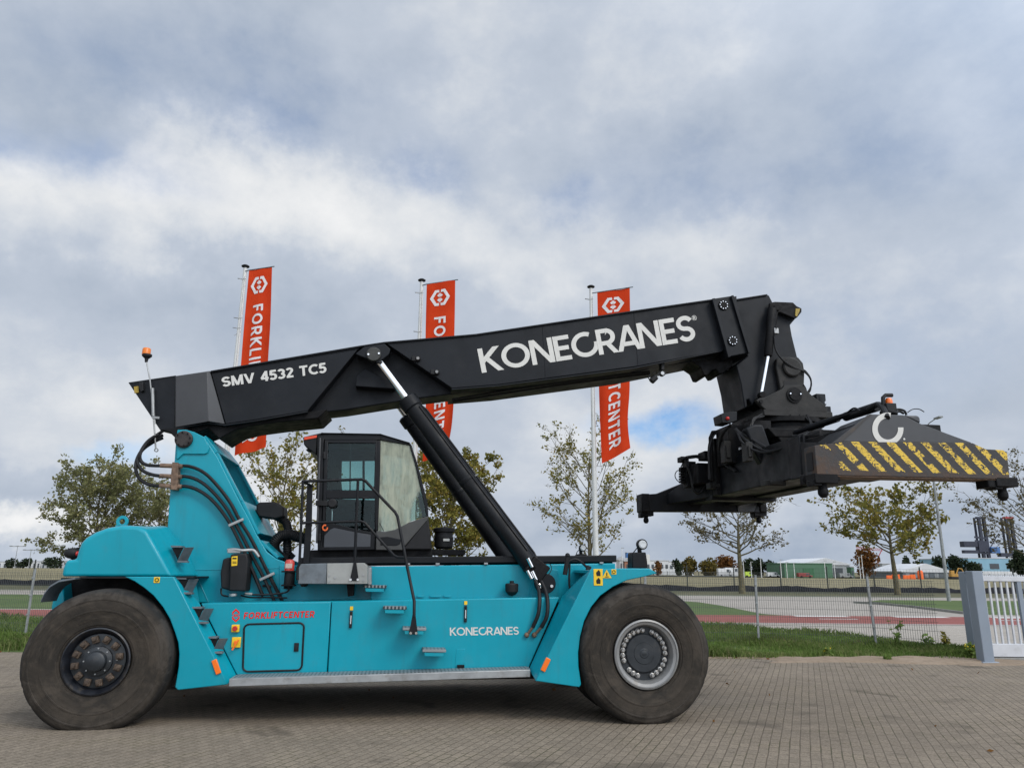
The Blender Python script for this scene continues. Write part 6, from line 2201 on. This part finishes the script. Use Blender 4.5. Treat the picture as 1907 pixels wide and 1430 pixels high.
# ---------------- near fence and gate
fence = empty('mesh_fence', (6.23, 19.74, 0))
tag(fence, 'galvanised wire mesh fence with thin posts along the grass verge', 'fence')
line = [(-20.5, 21.5), (6.23, 19.74), (8.84, 19.04), (9.85, 17.95)]
HF = 1.60
wm = MB()
seg = []
for a, b in zip(line, line[1:]):
    L_ = math.hypot(b[0] - a[0], b[1] - a[1])
    n_ = int(L_ / .052)
    for k in range(n_):
        f_ = k / n_
        seg.append((a[0] + (b[0] - a[0]) * f_, a[1] + (b[1] - a[1]) * f_))
vv, ff_ = [], []


def thin_box(a, b, w_):
    a, b = np.array(a), np.array(b)
    base = len(vv)
    d = b - a
    d = d / np.linalg.norm(d)
    s_ = np.cross(d, (0, 0, 1.0)) if abs(d[2]) < .9 else np.array((1.0, 0, 0))
    s_ = s_ / np.linalg.norm(s_) * w_
    u_ = np.cross(d, s_)
    for p_ in (a, b):
        for q in (s_ + u_, s_ - u_, -s_ - u_, -s_ + u_):
            vv.append(p_ + q)
    for i in range(4):
        j = (i + 1) % 4
        ff_.append((base + i, base + j, base + 4 + j, base + 4 + i))


o_ = (6.23, 19.74)
for x, y in seg:
    thin_box((x - o_[0], y - o_[1], .06), (x - o_[0], y - o_[1], HF), .0029)
for a, b in zip(line, line[1:]):
    for z in (.08, .28, .48, .68, .88, 1.08, 1.28, 1.48, HF - .01):
        thin_box((a[0] - o_[0], a[1] - o_[1], z), (b[0] - o_[0], b[1] - o_[1], z), .003)
np_mesh('mesh_panel', vv, ff_, WIRE, fence)
posts = [(-12.9 - 2.75, 21.2), (-12.9, 20.95)] + [(-10.2 + 2.74 * k, 20.82 - .18 * k) for k in range(6)] + [(6.23, 19.70), (8.84, 19.0)]
for k, (x, y) in enumerate(posts):
    rr = random.Random(k)
    pb = MB().box((0, 0, HF / 2 + .02), (.055, .045, HF + .10)).box((0, 0, HF + .08), (.06, .05, .02))
    for z in (.5, 1.0, 1.45):
        pb.box((-.02, -.03, z), (.05, .03, .04))
    po = pb.build('post', GALV, fence, .006)
    po.location = (x - o_[0], y - o_[1] - .03, 0)
    po.rotation_euler = (rr.uniform(-.02, .02), rr.uniform(-.02, .02) - (.03 if k in (1, 9) else 0), 0)

gp = G(1838, 1235)
gate_post = empty('gate_post', (9.95, 16.2, 0))
tag(gate_post, 'blue grey twin box gate post standing where the fence ends', 'gate post')
a0, a1 = AY(1808.5, 1063, 16.15), AY(1828, 1063, 16.15)
hp_ = a0.z
wpost = a1.x - a0.x
MB().box((a0.x + wpost / 2 - 9.95 - .03, 0, hp_ / 2), (wpost, .26, hp_)).box((a0.x + wpost / 2 - 9.95 - .03, 0, .02), (wpost + .12, .36, .04)).build('post', GATEP, gate_post, .012)
b0_ = AY(1788, 1064, 17.35)
MB().box((b0_.x + .13 - 9.95, 1.15, b0_.z / 2), (wpost, .26, b0_.z)).build('post', GATEP, gate_post, .012)
gA, gB = Vector((a0.x + wpost / 2 - 9.98, .10, hp_ - .11)), Vector((b0_.x + .13 - 9.95, 1.06, hp_ - .11))
MB().bar(gA, gB, .14, .10).build('top_bracket', GATEP, gate_post, .008)
ro_ = MB()
for f_ in (.38, .62):
    q_ = gA.lerp(gB, f_)
    ro_.cyl(q_ + Vector((-.03, 0, -.14)), q_ + Vector((-.03, 0, .04)), .045, 12)
ro_.box(gA.lerp(gB, .5) + Vector((0, 0, .07)), (.1, .22, .05)).build('guide_roller', PLASTIC, gate_post, .006)
gate = empty('sliding_gate', (12.2, 16.72, 0))
tag(gate, 'pale grey sliding gate with vertical bars, partly open beside its post', 'gate')
gz0, gz1 = AY(1850, 1222, 16.72).z, AY(1850, 1072, 16.72).z
gx0, gx1 = -2.06, 4.5
MB().box(((gx0 + gx1) / 2, 0, gz0 + .13), (gx1 - gx0, .12, .26)).build('bottom_rail', GATEW, gate, .01)
MB().box(((gx0 + gx1) / 2, 0, gz1 - .06), (gx1 - gx0, .09, .11)).build('top_rail', GATEW, gate, .01)
sp = MB()
nteeth = int((gx1 - gx0) / .05)
for k in range(nteeth):
    x = gx0 + .02 + k * .05
    sp.box((x, 0, gz1 + .012), (.012, .02, .034))
sp.build('spike_strip', GATEW, gate)
for k in range(int((gx1 - gx0) / .128)):
    x = gx0 + .10 + k * .128
    if k % 7 == 6:
        continue
    MB().box((x, 0, (gz0 + .26 + gz1 - .115) / 2), (.036, .036, gz1 - gz0 - .375)).build('bar', GATEW, gate)
for k in range(int((gx1 - gx0) / .128)):
    if k % 7 == 6:
        MB().box((gx0 + .10 + k * .128, 0, (gz0 + .26 + gz1 - .115) / 2), (.09, .07, gz1 - gz0 - .375)).build('upright', GATEP, gate)
MB().box(((gx0 + gx1) / 2, 0, .03), (gx1 - gx0 + .4, .25, .06)).build('guide_rail', KERBM, gate, .01)

# ---------------- street light
sl_ = G(1767.5, 1119)
lampo = empty('street_lamp', (sl_.x, sl_.y, 0))
tag(lampo, 'slender grey street light pole on the grass island before the gate', 'street lamp')
MB().tube([(0, 0, 0), (0, 0, 1.6), (0, 0, 11.5)], [.12, .11, .055], 12).build('pole', GALV, lampo)
MB().tube([(0, 0, 11.4), (0, -.2, 11.75), (0, -1.2, 11.95)], .035, 8, 4).box((0, -1.5, 11.95), (.28, .7, .1)).build('lamp_head', GALV, lampo, .02)

# ---------------- far fence with black sheeting
FY = 71.0
ffc = empty('far_fence', (0, FY, 0))
tag(ffc, 'dark wire fence with black ground sheeting behind the tree row', 'fence')
vv, ff_ = [], []
X0, X1 = -75, 95
for k in range(int((X1 - X0) / .30)):
    thin_box((X0 + k * .30, 0, .1), (X0 + k * .30, 0, 2.1), .0042)
for z in (.5, .9, 1.3, 1.7, 2.1):
    thin_box((X0, 0, z), (X1, 0, z), .006)
np_mesh('mesh_panel', vv, ff_, FWIRE, ffc)
for k in range(int((X1 - X0) / 4.3) + 1):
    MB().box((0, 0, 1.15), (.085, .085, 2.3)).build('post', FWIRE, ffc).location = (X0 + k * 4.3 + 1.0, 0, 0)
rng = np.random.default_rng(8)
n_ = 340
xs = np.linspace(X0, X1, n_)
hh_ = .46 + .10 * np.sin(xs * .8) * np.sin(xs * .23 + 1) + rng.normal(size=n_) * .03
yy_ = -.35 + .15 * np.sin(xs * .5) + rng.normal(size=n_) * .04
vs, fs = [], []
for i in range(n_):
    vs += [(xs[i], yy_[i] - .25, .0), (xs[i], yy_[i] - .12, hh_[i] * .6), (xs[i], yy_[i] + .1, hh_[i]), (xs[i], yy_[i] + .35, hh_[i] * .55)]
for i in range(n_ - 1):
    for j in range(3):
        fs.append((i * 4 + j, i * 4 + 4 + j, i * 4 + 5 + j, i * 4 + 1 + j))
np_mesh('ground_sheeting', vs, fs, mat('black_sheeting', (.012, .012, .015), .7, var=.4, vscale=1.5, spec=.2), ffc, 30)

# ---------------- low barrier at the far side of the field
lf = empty('low_fence', (40, 236, 0))
tag(lf, 'long low dark wire fence along the far field edge', 'fence')
vv, ff_ = [], []
for z in (.35, .7, 1.05, 1.4):
    thin_box((-30, 0, z), (130, 4, z), .035)
thin_box((-30, 0, .2), (130, 4, .2), .22)
np_mesh('wires', vv, ff_, FWIRE, lf)
for k in range(34):
    MB().box((0, 0, .85), (.14, .14, 1.7)).build('post', FWIRE, lf).location = (-30 + k * 4.8, k * .12, 0)


# ---------------- distant trees
def far_tree(px0, px1, ytop, Y, leafm, label, seed, n=900, ls=.7, name='tree', base=0.0, cat='tree', lumps=9, low=.12):
    rng = np.random.default_rng(seed)
    xa, xb = AY(px0, 1050, Y).x, AY(px1, 1050, Y).x
    w_ = (xb - xa) / 2
    h_ = AY((px0 + px1) / 2, ytop, Y).z
    root = empty(name, ((xa + xb) / 2, Y, base))
    tag(root, label, cat, 'distant trees beyond the field')
    T_ = Tubes()
    T_.add([(0, 0, 0), (.1, 0, h_ * .35), (0, 0, h_ * .8)], max(.12, h_ * .03), .05, 6)
    C = []
    for k in range(lumps):
        a = rng.uniform(0, 2 * PI)
        rr = rng.uniform(0, .62)
        cz = rng.uniform(.22, .78) * h_
        c = np.array((math.cos(a) * rr * w_, math.sin(a) * rr * w_ * .7, cz))
        rad = np.array((w_ * rng.uniform(.42, .65), w_ * .6, h_ * rng.uniform(.20, .30)))
        m = n // lumps
        d = rng.normal(size=(m, 3))
        d /= np.linalg.norm(d, axis=1)[:, None]
        C.append(c + d * rad * rng.uniform(.55, 1.05, m)[:, None])
        T_.add([(0, 0, h_ * .25), c], h_ * .012 + .03, .02, 4)
    C = np.concatenate(C)
    C = C[C[:, 2] > .1]
    v, f = leaf_quads(C, ls, rng, 1.2)
    np_mesh('trunk', T_.v, T_.f, BARK, root)
    np_mesh('crown', v, f, leafm, root)
    return root


LF_DARK = leaf_mat('dark_evergreen_leaves', [(.018, .028, .018), (.03, .042, .024), (.045, .055, .03)], .15)
LF_RUST = leaf_mat('rusty_autumn_leaves', [(.10, .045, .018), (.15, .07, .025), (.19, .10, .035)], .25)
LF_OCH = leaf_mat('ochre_autumn_leaves', [(.075, .07, .02), (.12, .095, .028), (.17, .115, .032)], .25)
far_tree(1216, 1236, 1041, 250, LF_RUST, 'small brown tree by the white warehouse', 1, 400, .6)
far_tree(1250, 1272, 1038, 250, LF_DARK, 'small dark tree at the edge of the ochre trees', 2, 500, .6)
far_tree(1264, 1305, 1035, 252, LF_OCH, 'ochre tree in the far tree belt beside a small dark tree', 3, 900)
far_tree(1296, 1338, 1038, 250, LF_OCH, 'orange ochre tree next to the rusty red tree', 4, 900)
far_tree(1333, 1374, 1029, 255, LF_RUST, 'rusty red tree at the far field edge', 5, 1000)
far_tree(1380, 1400, 1038, 252, LF_DARK, 'narrow dark conifer beside the mossy trunk', 6, 600)
far_tree(1395, 1430, 1037, 258, LF_DARK, 'wide dark evergreen in the middle of the far belt', 7, 900)
far_tree(1425, 1460, 1039, 254, LF_DARK, 'dark evergreen touching the green shed', 8, 900)
far_tree(1584, 1646, 1016, 236, LF_RUST, 'round brown autumn tree between the shed and the white tent', 9, 1600, .65)
far_tree(1680, 1697, 1033, 262, LF_DARK, 'pointed dark tree behind the white tent', 10, 500)
far_tree(1697, 1721, 1040, 262, LF_DARK, 'small dark tree behind the tent ridge', 12, 500)
far_tree(1733, 1765, 1032, 262, LF_DARK, 'dark tree behind the street light pole', 13, 900)
far_tree(1760, 1800, 1029, 260, LF_DARK, 'large dark tree in front of the harbour cranes', 14, 1100)
far_tree(1788, 1828, 1040, 258, LF_DARK, 'low dark tree beside the blue warehouse', 16, 900)
far_tree(1880, 1925, 1022, 200, LF_DARK, 'tall dark evergreen behind the gate bars', 17, 1200)
far_tree(8, 34, 1038, 470, LF_DARK, 'low dark tree behind the white sheds in the far distance', 18, 400, 1.2)
far_tree(30, 62, 1037, 480, LF_DARK, 'broad dark tree near the floodlight masts', 19, 500, 1.2)
far_tree(82, 122, 1035, 470, LF_DARK, 'dark tree close to the rear lamp', 20, 500, 1.2)


# ---------------- distant buildings
def bmat(name, col):
    return mat(name, col, .7, var=.08, vscale=.3, dirt=tuple(c * .7 for c in col), dscale=.6, damt=.4)


WW, GW, GRN, GRY, BLU, DKG = bmat('white_cladding', (.55, .56, .57)), bmat('grey_cladding', (.30, .32, .33)), bmat('green_cladding', (.065, .145, .085)), bmat('pale_grey_roof', (.40, .41, .42)), bmat('blue_cladding', (.20, .36, .46)), bmat('dark_glazing', (.06, .07, .08))


def hall(px0, px1, ybase, ytop, Y, depth, wall, label, cat='building', roofm=None, gable=None, windows=0, doors=0, base=0.0, strip=None, name='warehouse', band=None):
    a, b = AY(px0, ybase, Y), AY(px1, ybase, Y)
    xa, xb = a.x, b.x
    h_ = AY((px0 + px1) / 2, ytop, Y).z
    root = empty(name, ((xa + xb) / 2, Y, 0))
    tag(root, label, cat)
    w_ = xb - xa
    MB().box((0, depth / 2, h_ / 2), (w_, depth, h_)).build('wall', wall, root, .05)
    rm = roofm or GRY
    if gable:
        hg = AY((px0 + px1) / 2, gable, Y).z
        MB().prism([(-w_ / 2 - .4, h_ - .05), (0, hg), (w_ / 2 + .4, h_ - .05), (w_ / 2 + .4, h_ - .4), (-w_ / 2 - .4, h_ - .4)], -.3, depth + .3).build('roof', rm, root, .03)
    else:
        MB().box((0, depth / 2, h_ + .15), (w_ + .3, depth + .3, .3)).build('roof', rm, root, .03)
    if band:
        MB().box((0, -.03, h_ * band[1]), (w_ * .999, .06, h_ * band[2])).build('wall_band', band[0], root)
    for k in range(windows):
        x = -w_ / 2 + w_ * (k + .5) / windows
        MB().box((x, -.04, h_ * .6), (w_ / windows * .55, .08, h_ * .28)).build('window', DKG, root)
    for k in range(doors):
        x = -w_ / 2 + w_ * (k + .5) / doors
        MB().box((x, -.05, min(h_ * .35, 2.0)), (min(w_ / doors * .4, 3.2), .1, min(h_ * .7, 4.0))).build('door', strip or DKG, root)
    return root


hall(1462, 1552, 1076, 1050, 232, 16, GRN, 'long green shed at the far side of the field', roofm=GRN, doors=1, strip=mat('shed_door_green', (.035, .12, .055), .7), name='shed')
hs_ = hall(1496, 1584, 1076, 1049.5, 249, 30, GW, 'grey gabled hall rising behind the green shed', gable=1038.5, roofm=WW, doors=2, windows=0, name='hall')
hall(1586, 1592, 1074, 1056, 233, 3, GRN, 'small green cabin beside the long shed', name='cabin', doors=1)
hall(1645, 1672, 1072, 1050, 300, 15, GW, 'grey flat block behind the orange barriers', windows=4, name='building')
# white event tent: broad flat gables
tent = hall(1682, 1772, 1078, 1063, 240, 22, mat('tent_dark_wall', (.13, .15, .17), .7), 'white roofed marquee tent behind orange barriers', gable=1049, roofm=WW, name='tent', cat='tent', doors=5, strip=GW)
hall(1806, 1900, 1062, 1040, 330, 40, BLU, 'pale blue warehouse below the harbour cranes', windows=3, doors=0, band=(WW, .22, .25))
hall(1203, 1246, 1060, 1044, 330, 20, WW, 'white warehouse behind the fender work lamp', windows=5)
hall(1246, 1292, 1060, 1046, 330, 20, WW, 'white low warehouse behind the far ochre trees', windows=5)
hall(1164, 1176, 1060, 1043, 260, 8, mat('orange_brick', (.33, .15, .09), .8), 'orange brick house end behind the black cab rail', gable=1038, name='house', windows=1)
hall(1154, 1163, 1060, 1041, 262, 8, WW, 'narrow white house end behind the cab rail', gable=1036, name='house', windows=1)
hall(1168, 1174, 1060, 1029, 420, 6, mat('blue_tower', (.04, .16, .42), .6), 'small blue tower in the distance over the front fender', name='tower', windows=2)
hall(-30, 36, 1059, 1046, 520, 30, WW, 'long white shed at the far field edge beside the rear mudguard', doors=6, windows=0)
hall(44, 74, 1059, 1045, 530, 30, WW, 'medium white shed standing under the floodlight masts', doors=4)
hall(76, 116, 1059, 1044, 525, 30, GRY, 'grey white shed nearest to the turquoise hood', doors=5)
# masts
for px, yt in ((33, 1017), (58, 1024)):
    p = AY(px, yt, 430)
    r_ = empty('floodlight_mast', (p.x, 430, 0))
    tag(r_, 'taller floodlight mast above the white sheds' if px == 33 else 'shorter floodlight mast above the white sheds', 'floodlight mast', 'floodlight masts')
    MB().tube([(0, 0, 0), (0, 0, p.z)], [.22, .12], 6).build('mast', GALV, r_)
    MB().box((0, 0, p.z), (9, .35, .35)).box((-3.8, 0, p.z + .1), (1.4, .6, .5)).box((3.8, 0, p.z + .1), (1.4, .6, .5)).box((0, 0, p.z + .1), (1.2, .6, .5)).build('lamp_bar', GALV, r_)
where = ['before the dark evergreens, shortest of the slim poles', 'by the mossy trunk beside a white van', 'in front of the dark evergreens', 'at the edge of the green shed', 'before the green shed wall',
         'at the middle of the green shed', 'before the hall front', 'at the corner of the hall front', 'beside the round brown tree', 'before the round brown tree', 'behind the gate top rail', 'over the front fender in the distance']
for k, (px, yt, yb) in enumerate(((1398, 1046, 1074), (1384, 1045, 1074), (1416, 1040, 1073), (1453, 1042, 1075), (1464, 1047, 1076), (1478, 1048, 1076), (1535, 1044, 1077), (1553, 1046, 1077), (1599, 1037, 1077), (1604, 1033, 1078), (1881, 1036, 1075), (1158, 1020, 1058))):
    Y = 222
    p = AY(px, yt, Y)
    r_ = empty('lamp_post', (p.x, Y, 0))
    tag(r_, 'slim pale lamp post ' + where[k], 'lamp post', 'slim lamp posts beyond the field')
    MB().tube([(0, 0, 0), (0, 0, p.z)], [.11, .08], 6).build('pole', POLEW, r_)
    MB().box((.25, 0, p.z), (.8, .2, .14)).build('lamp_head', GALV, r_)

# vehicles and site things
VANW, VANG = mat('white_van_paint', (.60, .60, .60), .35), mat('lime_vest_paint', (.45, .60, .06), .5)


def far_van(px, Y, L_, h_, m, label, name='van', cat='van'):
    p = AY(px, 1065, Y)
    r_ = empty(name, (p.x, Y, 0))
    tag(r_, label, cat)
    MB().prism([(-L_ / 2, .35), (L_ / 2, .35), (L_ / 2, h_ * .5), (L_ * .36, h_ * .55), (L_ * .27, h_), (-L_ / 2, h_)], 0, 1.9).build('body', m, r_, .08)
    MB().prism([(L_ * .24, h_ * .58), (L_ * .34, h_ * .58), (L_ * .27, h_ * .9), (L_ * .24, h_ * .9)], -.02, 1.92).prism([(L_ * .05, h_ * .58), (L_ * .21, h_ * .58), (L_ * .21, h_ * .9), (L_ * .05, h_ * .9)], -.02, 0.02).build('window', DKG, r_)
    for x in (-L_ * .3, L_ * .3):
        MB().cyl((x, -.03, .35), (x, .25, .35), .35, 14).build('wheel', RUBBER, r_)


far_van(1352, 238, 4.8, 2.6, VANW, 'white delivery van at the far field edge before the rusty tree')
far_van(1367, 240, 5.4, 2.9, VANW, 'larger white box van beside the mossy tree trunk')
far_van(1441, 236, 3.8, 1.6, VANW, 'small white car parked by dark evergreens', 'car', 'car')
far_van(1500, 228, 4.2, 1.5, mat('red_car_paint', (.22, .04, .035), .4), 'red car before the green shed', 'car', 'car')
far_van(1576, 228, 4.0, 1.5, GALV, 'grey car beside the round brown tree', 'car', 'car')
far_van(1394.5, 230, 2.0, 1.7, VANG, 'tiny lime yellow car between tree trunk and evergreens', 'car', 'car')
BARR = mat('orange_barrier', (.80, .14, .02), .6, var=.15, vscale=1)
for k, (px, w_, h_, nm, lab) in enumerate(((1657, 2.2, 1.0, 'barrier', 'red orange barrier, dullest of the row by the grey block'), (1668, 2.4, 1.3, 'barrier', 'orange barrier beside the broad tree trunk'), (1688, 2.2, 1.1, 'barrier', 'orange barrier before the tent corner'),
                                       (1699, 1.8, 1.3, 'barrier', 'orange barrier at the middle of the tent'))):
    p = AY(px, 1070, 226)
    r_ = empty('barrier', (p.x, 226, 0))
    tag(r_, lab, 'barrier', 'orange barriers before the tent')
    MB().prism([(-w_ / 2, 0), (w_ / 2, 0), (w_ / 2 - .1, h_), (-w_ / 2 + .1, h_)], -.1, .1).box((-w_ / 2 + .2, 0, .06), (.2, .9, .12)).box((w_ / 2 - .2, 0, .06), (.2, .9, .12)).build('barrier_panel', BARR, r_, .03)
p = AY(1714, 1070, 226)
r_ = empty('tank', (p.x, 226, 0))
tag(r_, 'upright orange tank with white cap before the tent', 'tank')
MB().lathe([(0, 0), (.75, 0), (.8, .3), (.8, 2.0), (.55, 2.5), (0, 2.55)], 'z', (0, 0, 0), 18).build('body', BARR, r_)
MB().lathe([(.0, 2.55), (.45, 2.56), (.35, 3.1), (0, 3.3)], 'z', (0, 0, 0), 14).build('cap', WW, r_)
p = AY(1776, 1070, 226)
r_ = empty('excavator', (p.x, 226, 0))
tag(r_, 'small yellow excavator with raised arm beside the gate post', 'excavator')
EXY = mat('excavator_yellow', (.45, .24, .04), .5)
MB().box((0, 0, 1.2), (2.2, 1.6, .9)).box((-.5, 0, 2.0), (1.0, 1.2, 1.0)).build('body', EXY, r_, .08)
MB().box((0, 0, .4), (2.8, 2.0, .7)).build('track', RUBBER, r_, .2)
MB().tube([(.8, 0, 1.5), (1.6, 0, 3.2), (2.6, 0, 3.0), (3.0, 0, 1.8)], .17, 6).build('arm', EXY, r_)

# ---------------- harbour cranes
CRB = mat('crane_steel_blue', (.022, .027, .048), .6, var=.2, vscale=.1)
CRR = mat('crane_red', (.34, .04, .05), .6)
CRBL = mat('crane_cab_blue', (.05, .14, .34), .5)
CY = 620


def CX(px, py):
    p = AY(px, py, CY)
    return p.x, p.z


for k, ox in enumerate((0, 51)):
    bx, _ = CX(1828 + ox, 1040)
    r_ = empty('harbour_crane', (bx, CY, 0))
    tag(r_, 'dark harbour crane with twin towers and long machine house' if k == 0 else 'dark harbour crane with red tower tips', 'harbour crane', 'harbour cranes')

    def q(px, py):
        x, z = CX(px + ox, py)
        return x - bx, z
    for j, tx in enumerate((1822, 1831)):
        x, z = q(tx, 963)
        MB().box((x, 0, z / 2 + 5), (2.0, 2.5, z - 10)).box((x, 6, z / 2 + 5), (1.2, 1.5, z - 10)).build('tower', CRB, r_)
        lt = MB()
        for i in range(8):
            lt.bar((x - 1.2, -.2, z - 4 - i * 4), (x + 1.2, -.2, z - 7 - i * 4), .5, .5)
        lt.build('lattice', CRB, r_)
    x0, z0 = q(1820, 964)
    x1, z1 = q(1832, 964)
    MB().box(((x0 + x1) / 2, 0, z0), (x1 - x0 + 2, 3, 1.6)).build('tower_tip', CRR if k else CRB, r_)
    x0, z0 = q(1791, 1013)
    x1, z1 = q(1838, 1013)
    if k == 0:
        MB().box(((x0 + q(1818, 1020)[0]) / 2, 0, z0), (q(1818, 1020)[0] - x0, 6, 4.5)).build('machine_house', CRB, r_, .3)
        xx, zz_ = q(1791, 1027)
        MB().box((xx * .45, 0, zz_), (abs(xx) * .95, 4, 2.5)).build('girder', CRB, r_)
        MB().box((q(1850, 1020)[0], 0, q(1828, 1024)[1]), (7, 6, 5)).build('blue_cabin', CRBL, r_, .3)
        for px in (1806, 1826, 1843, 1856):
            MB().box((q(px, 0)[0], 0, 6), (1.3, 1.3, 14)).build('leg', CRB, r_)
        MB().bar((q(1838, 1030)[0], 0, q(1828, 1030)[1]), (q(1858, 995)[0], 0, q(1828, 995)[1]), .6, .6).build('stay', CRB, r_)
        b_ = MB()
        for i in range(5):
            b_.bar((q(1816, 1020)[0], -1, q(1828, 1000)[1] - i * 3), (q(1838, 1020)[0], -1, q(1828, 1000)[1] - i * 3 - 1), .6, 1.5)
        b_.box((q(1828, 1020)[0], 0, q(1828, 1018)[1]), (7, 5, 8)).build('walkways', CRB, r_)
    else:
        for px in (1814, 1826, 1836):
            MB().box((q(px, 0)[0], 0, q(1828, 1020)[1]), (2, 3, 22)).build('leg', CRB, r_)
        MB().box((q(1824, 1020)[0], 0, q(1828, 1033)[1]), (14, 5, 3)).build('girder', CRB, r_)
p = AY(1618, 1020, 420)
r_ = empty('lattice_crane', (p.x, 420, 0))
tag(r_, 'thin red lattice crane jib above the round brown tree', 'crane')
lt = MB()
pa, pb2, pc = (AY(px, py, 420) for px, py in ((1594, 1018), (1643, 1022), (1634, 1040)))
A_, B_, C_ = (Vector((q_.x - p.x, 0, q_.z)) for q_ in (pa, pb2, pc))
for dz in (0, -1.0):
    lt.bar(A_ + Vector((0, 0, dz)), B_ + Vector((0, 0, dz)), .22, .22)
for i in range(14):
    f_ = i / 14
    lt.bar(A_.lerp(B_, f_), A_.lerp(B_, f_ + 1 / 14) + Vector((0, 0, -1.0 if i % 2 else 0)) - Vector((0, 0, 0 if i % 2 else 1.0)), .14, .14)
lt.build('jib', CRR, r_)
MB().bar(B_, C_, .35, .35).bar(C_, Vector((C_.x, 0, 0)), .6, .6).build('mast', CRR, r_)

# ---------------- grass blades, weeds and fallen leaves
rng = np.random.default_rng(4)
GB = leaf_mat('grass_blades', [(.12, .19, .045), (.155, .235, .06), (.20, .26, .085), (.30, .28, .14)], .4)


def edge_y(x):
    return np.where(x < 6.2, 17.5 + (x + 60) / 66.2 * (PY - 17.5) - .05, np.where(x < 9.2, PY - (x - 6.2) / 3 * .2, 16.5 + (x - 9.2) * .45))


def back_y(x):
    return np.where(x < 5.6, 27.2, np.interp(x, [5.6, 6.3, 8.2, 9.6, 10.2], [27.2, 26.2, 24.2, 22.0, 20.2]))


P_ = []
for (xa, xb, n) in ((-19, -8, 26000), (-8, 2, 9000), (2, 10.3, 46000)):
    x = rng.uniform(xa, xb, n)
    f = rng.uniform(0, 1, n) ** 1.35
    y = edge_y(x) + (back_y(x) - edge_y(x)) * f + rng.normal(size=n) * .05
    P_.append(np.stack([x, y], 1))
P_ = np.concatenate(P_)
nz = np.sin(P_[:, 0] * 2.1 + np.sin(P_[:, 1] * 1.7)) * .5 + np.sin(P_[:, 0] * .9 + P_[:, 1] * 1.3 + 1) * .5
keepm = (rng.uniform(size=len(P_)) < .72 + .3 * nz)
sandd = ((P_[:, 0] - 8.2) / 2.7) ** 2 + ((P_[:, 1] - 16.5) / .62) ** 2
keepm &= (sandd > 1) | (rng.uniform(size=len(P_)) < .12)
P_ = P_[keepm]
nz = nz[keepm]
n = len(P_)
hgt_ = rng.uniform(.04, .13, n) * (1 + .75 * nz) + .03
a = rng.uniform(0, 2 * PI, n)
lean_ = rng.uniform(.1, .75, n) * hgt_
wv = rng.uniform(.006, .013, n)
base = np.stack([P_[:, 0], P_[:, 1], np.full(n, .004)], 1)
sd = np.stack([np.cos(a + PI / 2), np.sin(a + PI / 2), np.zeros(n)], 1) * wv[:, None]
ld = np.stack([np.cos(a) * lean_, np.sin(a) * lean_, hgt_], 1)
md = np.stack([np.cos(a) * lean_ * .3, np.sin(a) * lean_ * .3, hgt_ * .6], 1)
vs = np.stack([base - sd, base + sd, base + md + sd * .8, base + ld, base + md - sd * .8], 1).reshape(-1, 3)
fs = np.arange(5 * n).reshape(n, 5)
go = np_mesh('grass_blades', vs, fs, GB)
go['kind'] = 'stuff'
tag(go, 'tufty green grass along the mesh fence', 'grass')


def weed(loc, h_, seed, label, m, nst=5, flower=None):
    rng = np.random.default_rng(seed)
    r_ = empty('weed', loc)
    tag(r_, label, 'weed', 'weeds by the fence')
    T_ = Tubes()
    C = []
    Fp = []
    for k in range(nst):
        a = rng.uniform(0, 6.28)
        e = np.array((math.cos(a) * h_ * .25, math.sin(a) * h_ * .25, h_ * rng.uniform(.6, 1)))
        T_.add([(0, 0, 0), e * np.array((.35, .35, .5)), e], .006, .003, 4)
        for q_ in range(9):
            f_ = rng.uniform(.15, 1)
            C.append(e * np.array((f_ ** 1.4, f_ ** 1.4, f_)) + rng.normal(size=3) * .025)
        Fp.append(e)
    np_mesh('stem', T_.v, T_.f, TWIG if flower is None else GB, r_)
    v, f = leaf_quads(C, .07, rng, 2.0)
    np_mesh('leaves', v, f, m, r_)
    if flower is not None:
        v, f = leaf_quads([p_ + rng.normal(size=3) * .015 for p_ in Fp for _ in range(3)], .032, rng, 1)
        np_mesh('flowers', v, f, flower, r_)


DAND = mat('dandelion_yellow', (.75, .55, .02), .7)
w0 = AY(1670, 1196, 18.6)
weed((w0.x, 18.6, 0), .78, 1, 'tall slender leafy weed against the mesh fence', GB, 4)
weed((AY(1728, 1200, 18.4).x, 18.4, 0), .38, 2, 'low bushy weed in front of the mesh fence', GB, 6)
weed((AY(1760, 1200, 18.2).x, 18.2, 0), .46, 3, 'pale upright weed close to the twin gate post', LF_YEL, 6)
weed((AY(1802, 1220, 16.9).x, 16.75, 0), .32, 4, 'clump of yellow flowering weeds at the gate post foot', GB, 14, DAND)
weed((AY(1545, 1226, 16.7).x, 16.75, 0), .22, 5, 'small clump of yellow flowers at the paving edge', GB, 8, DAND)
weed((AY(1652, 1232, 16.3).x, 16.25, 0), .10, 6, 'flat green weed tuft on loose sand', GB, 14)
n = 170
x = rng.uniform(-12, 14, n)
y = np.concatenate([rng.uniform(5.5, 16.5, 70), 16.75 - np.abs(rng.normal(size=100)) * .35])
C = np.stack([x, y, rng.uniform(.008, .022, n)], 1)
v, f = leaf_quads(C, .055, rng, 1.4)
v[:, 2] = np.clip(v[:, 2], .006, .035)
lo = np_mesh('fallen_leaves', v, f, LF_RUST)
lo['kind'] = 'stuff'
tag(lo, 'scattered brown fallen leaves on the paving', 'leaves')
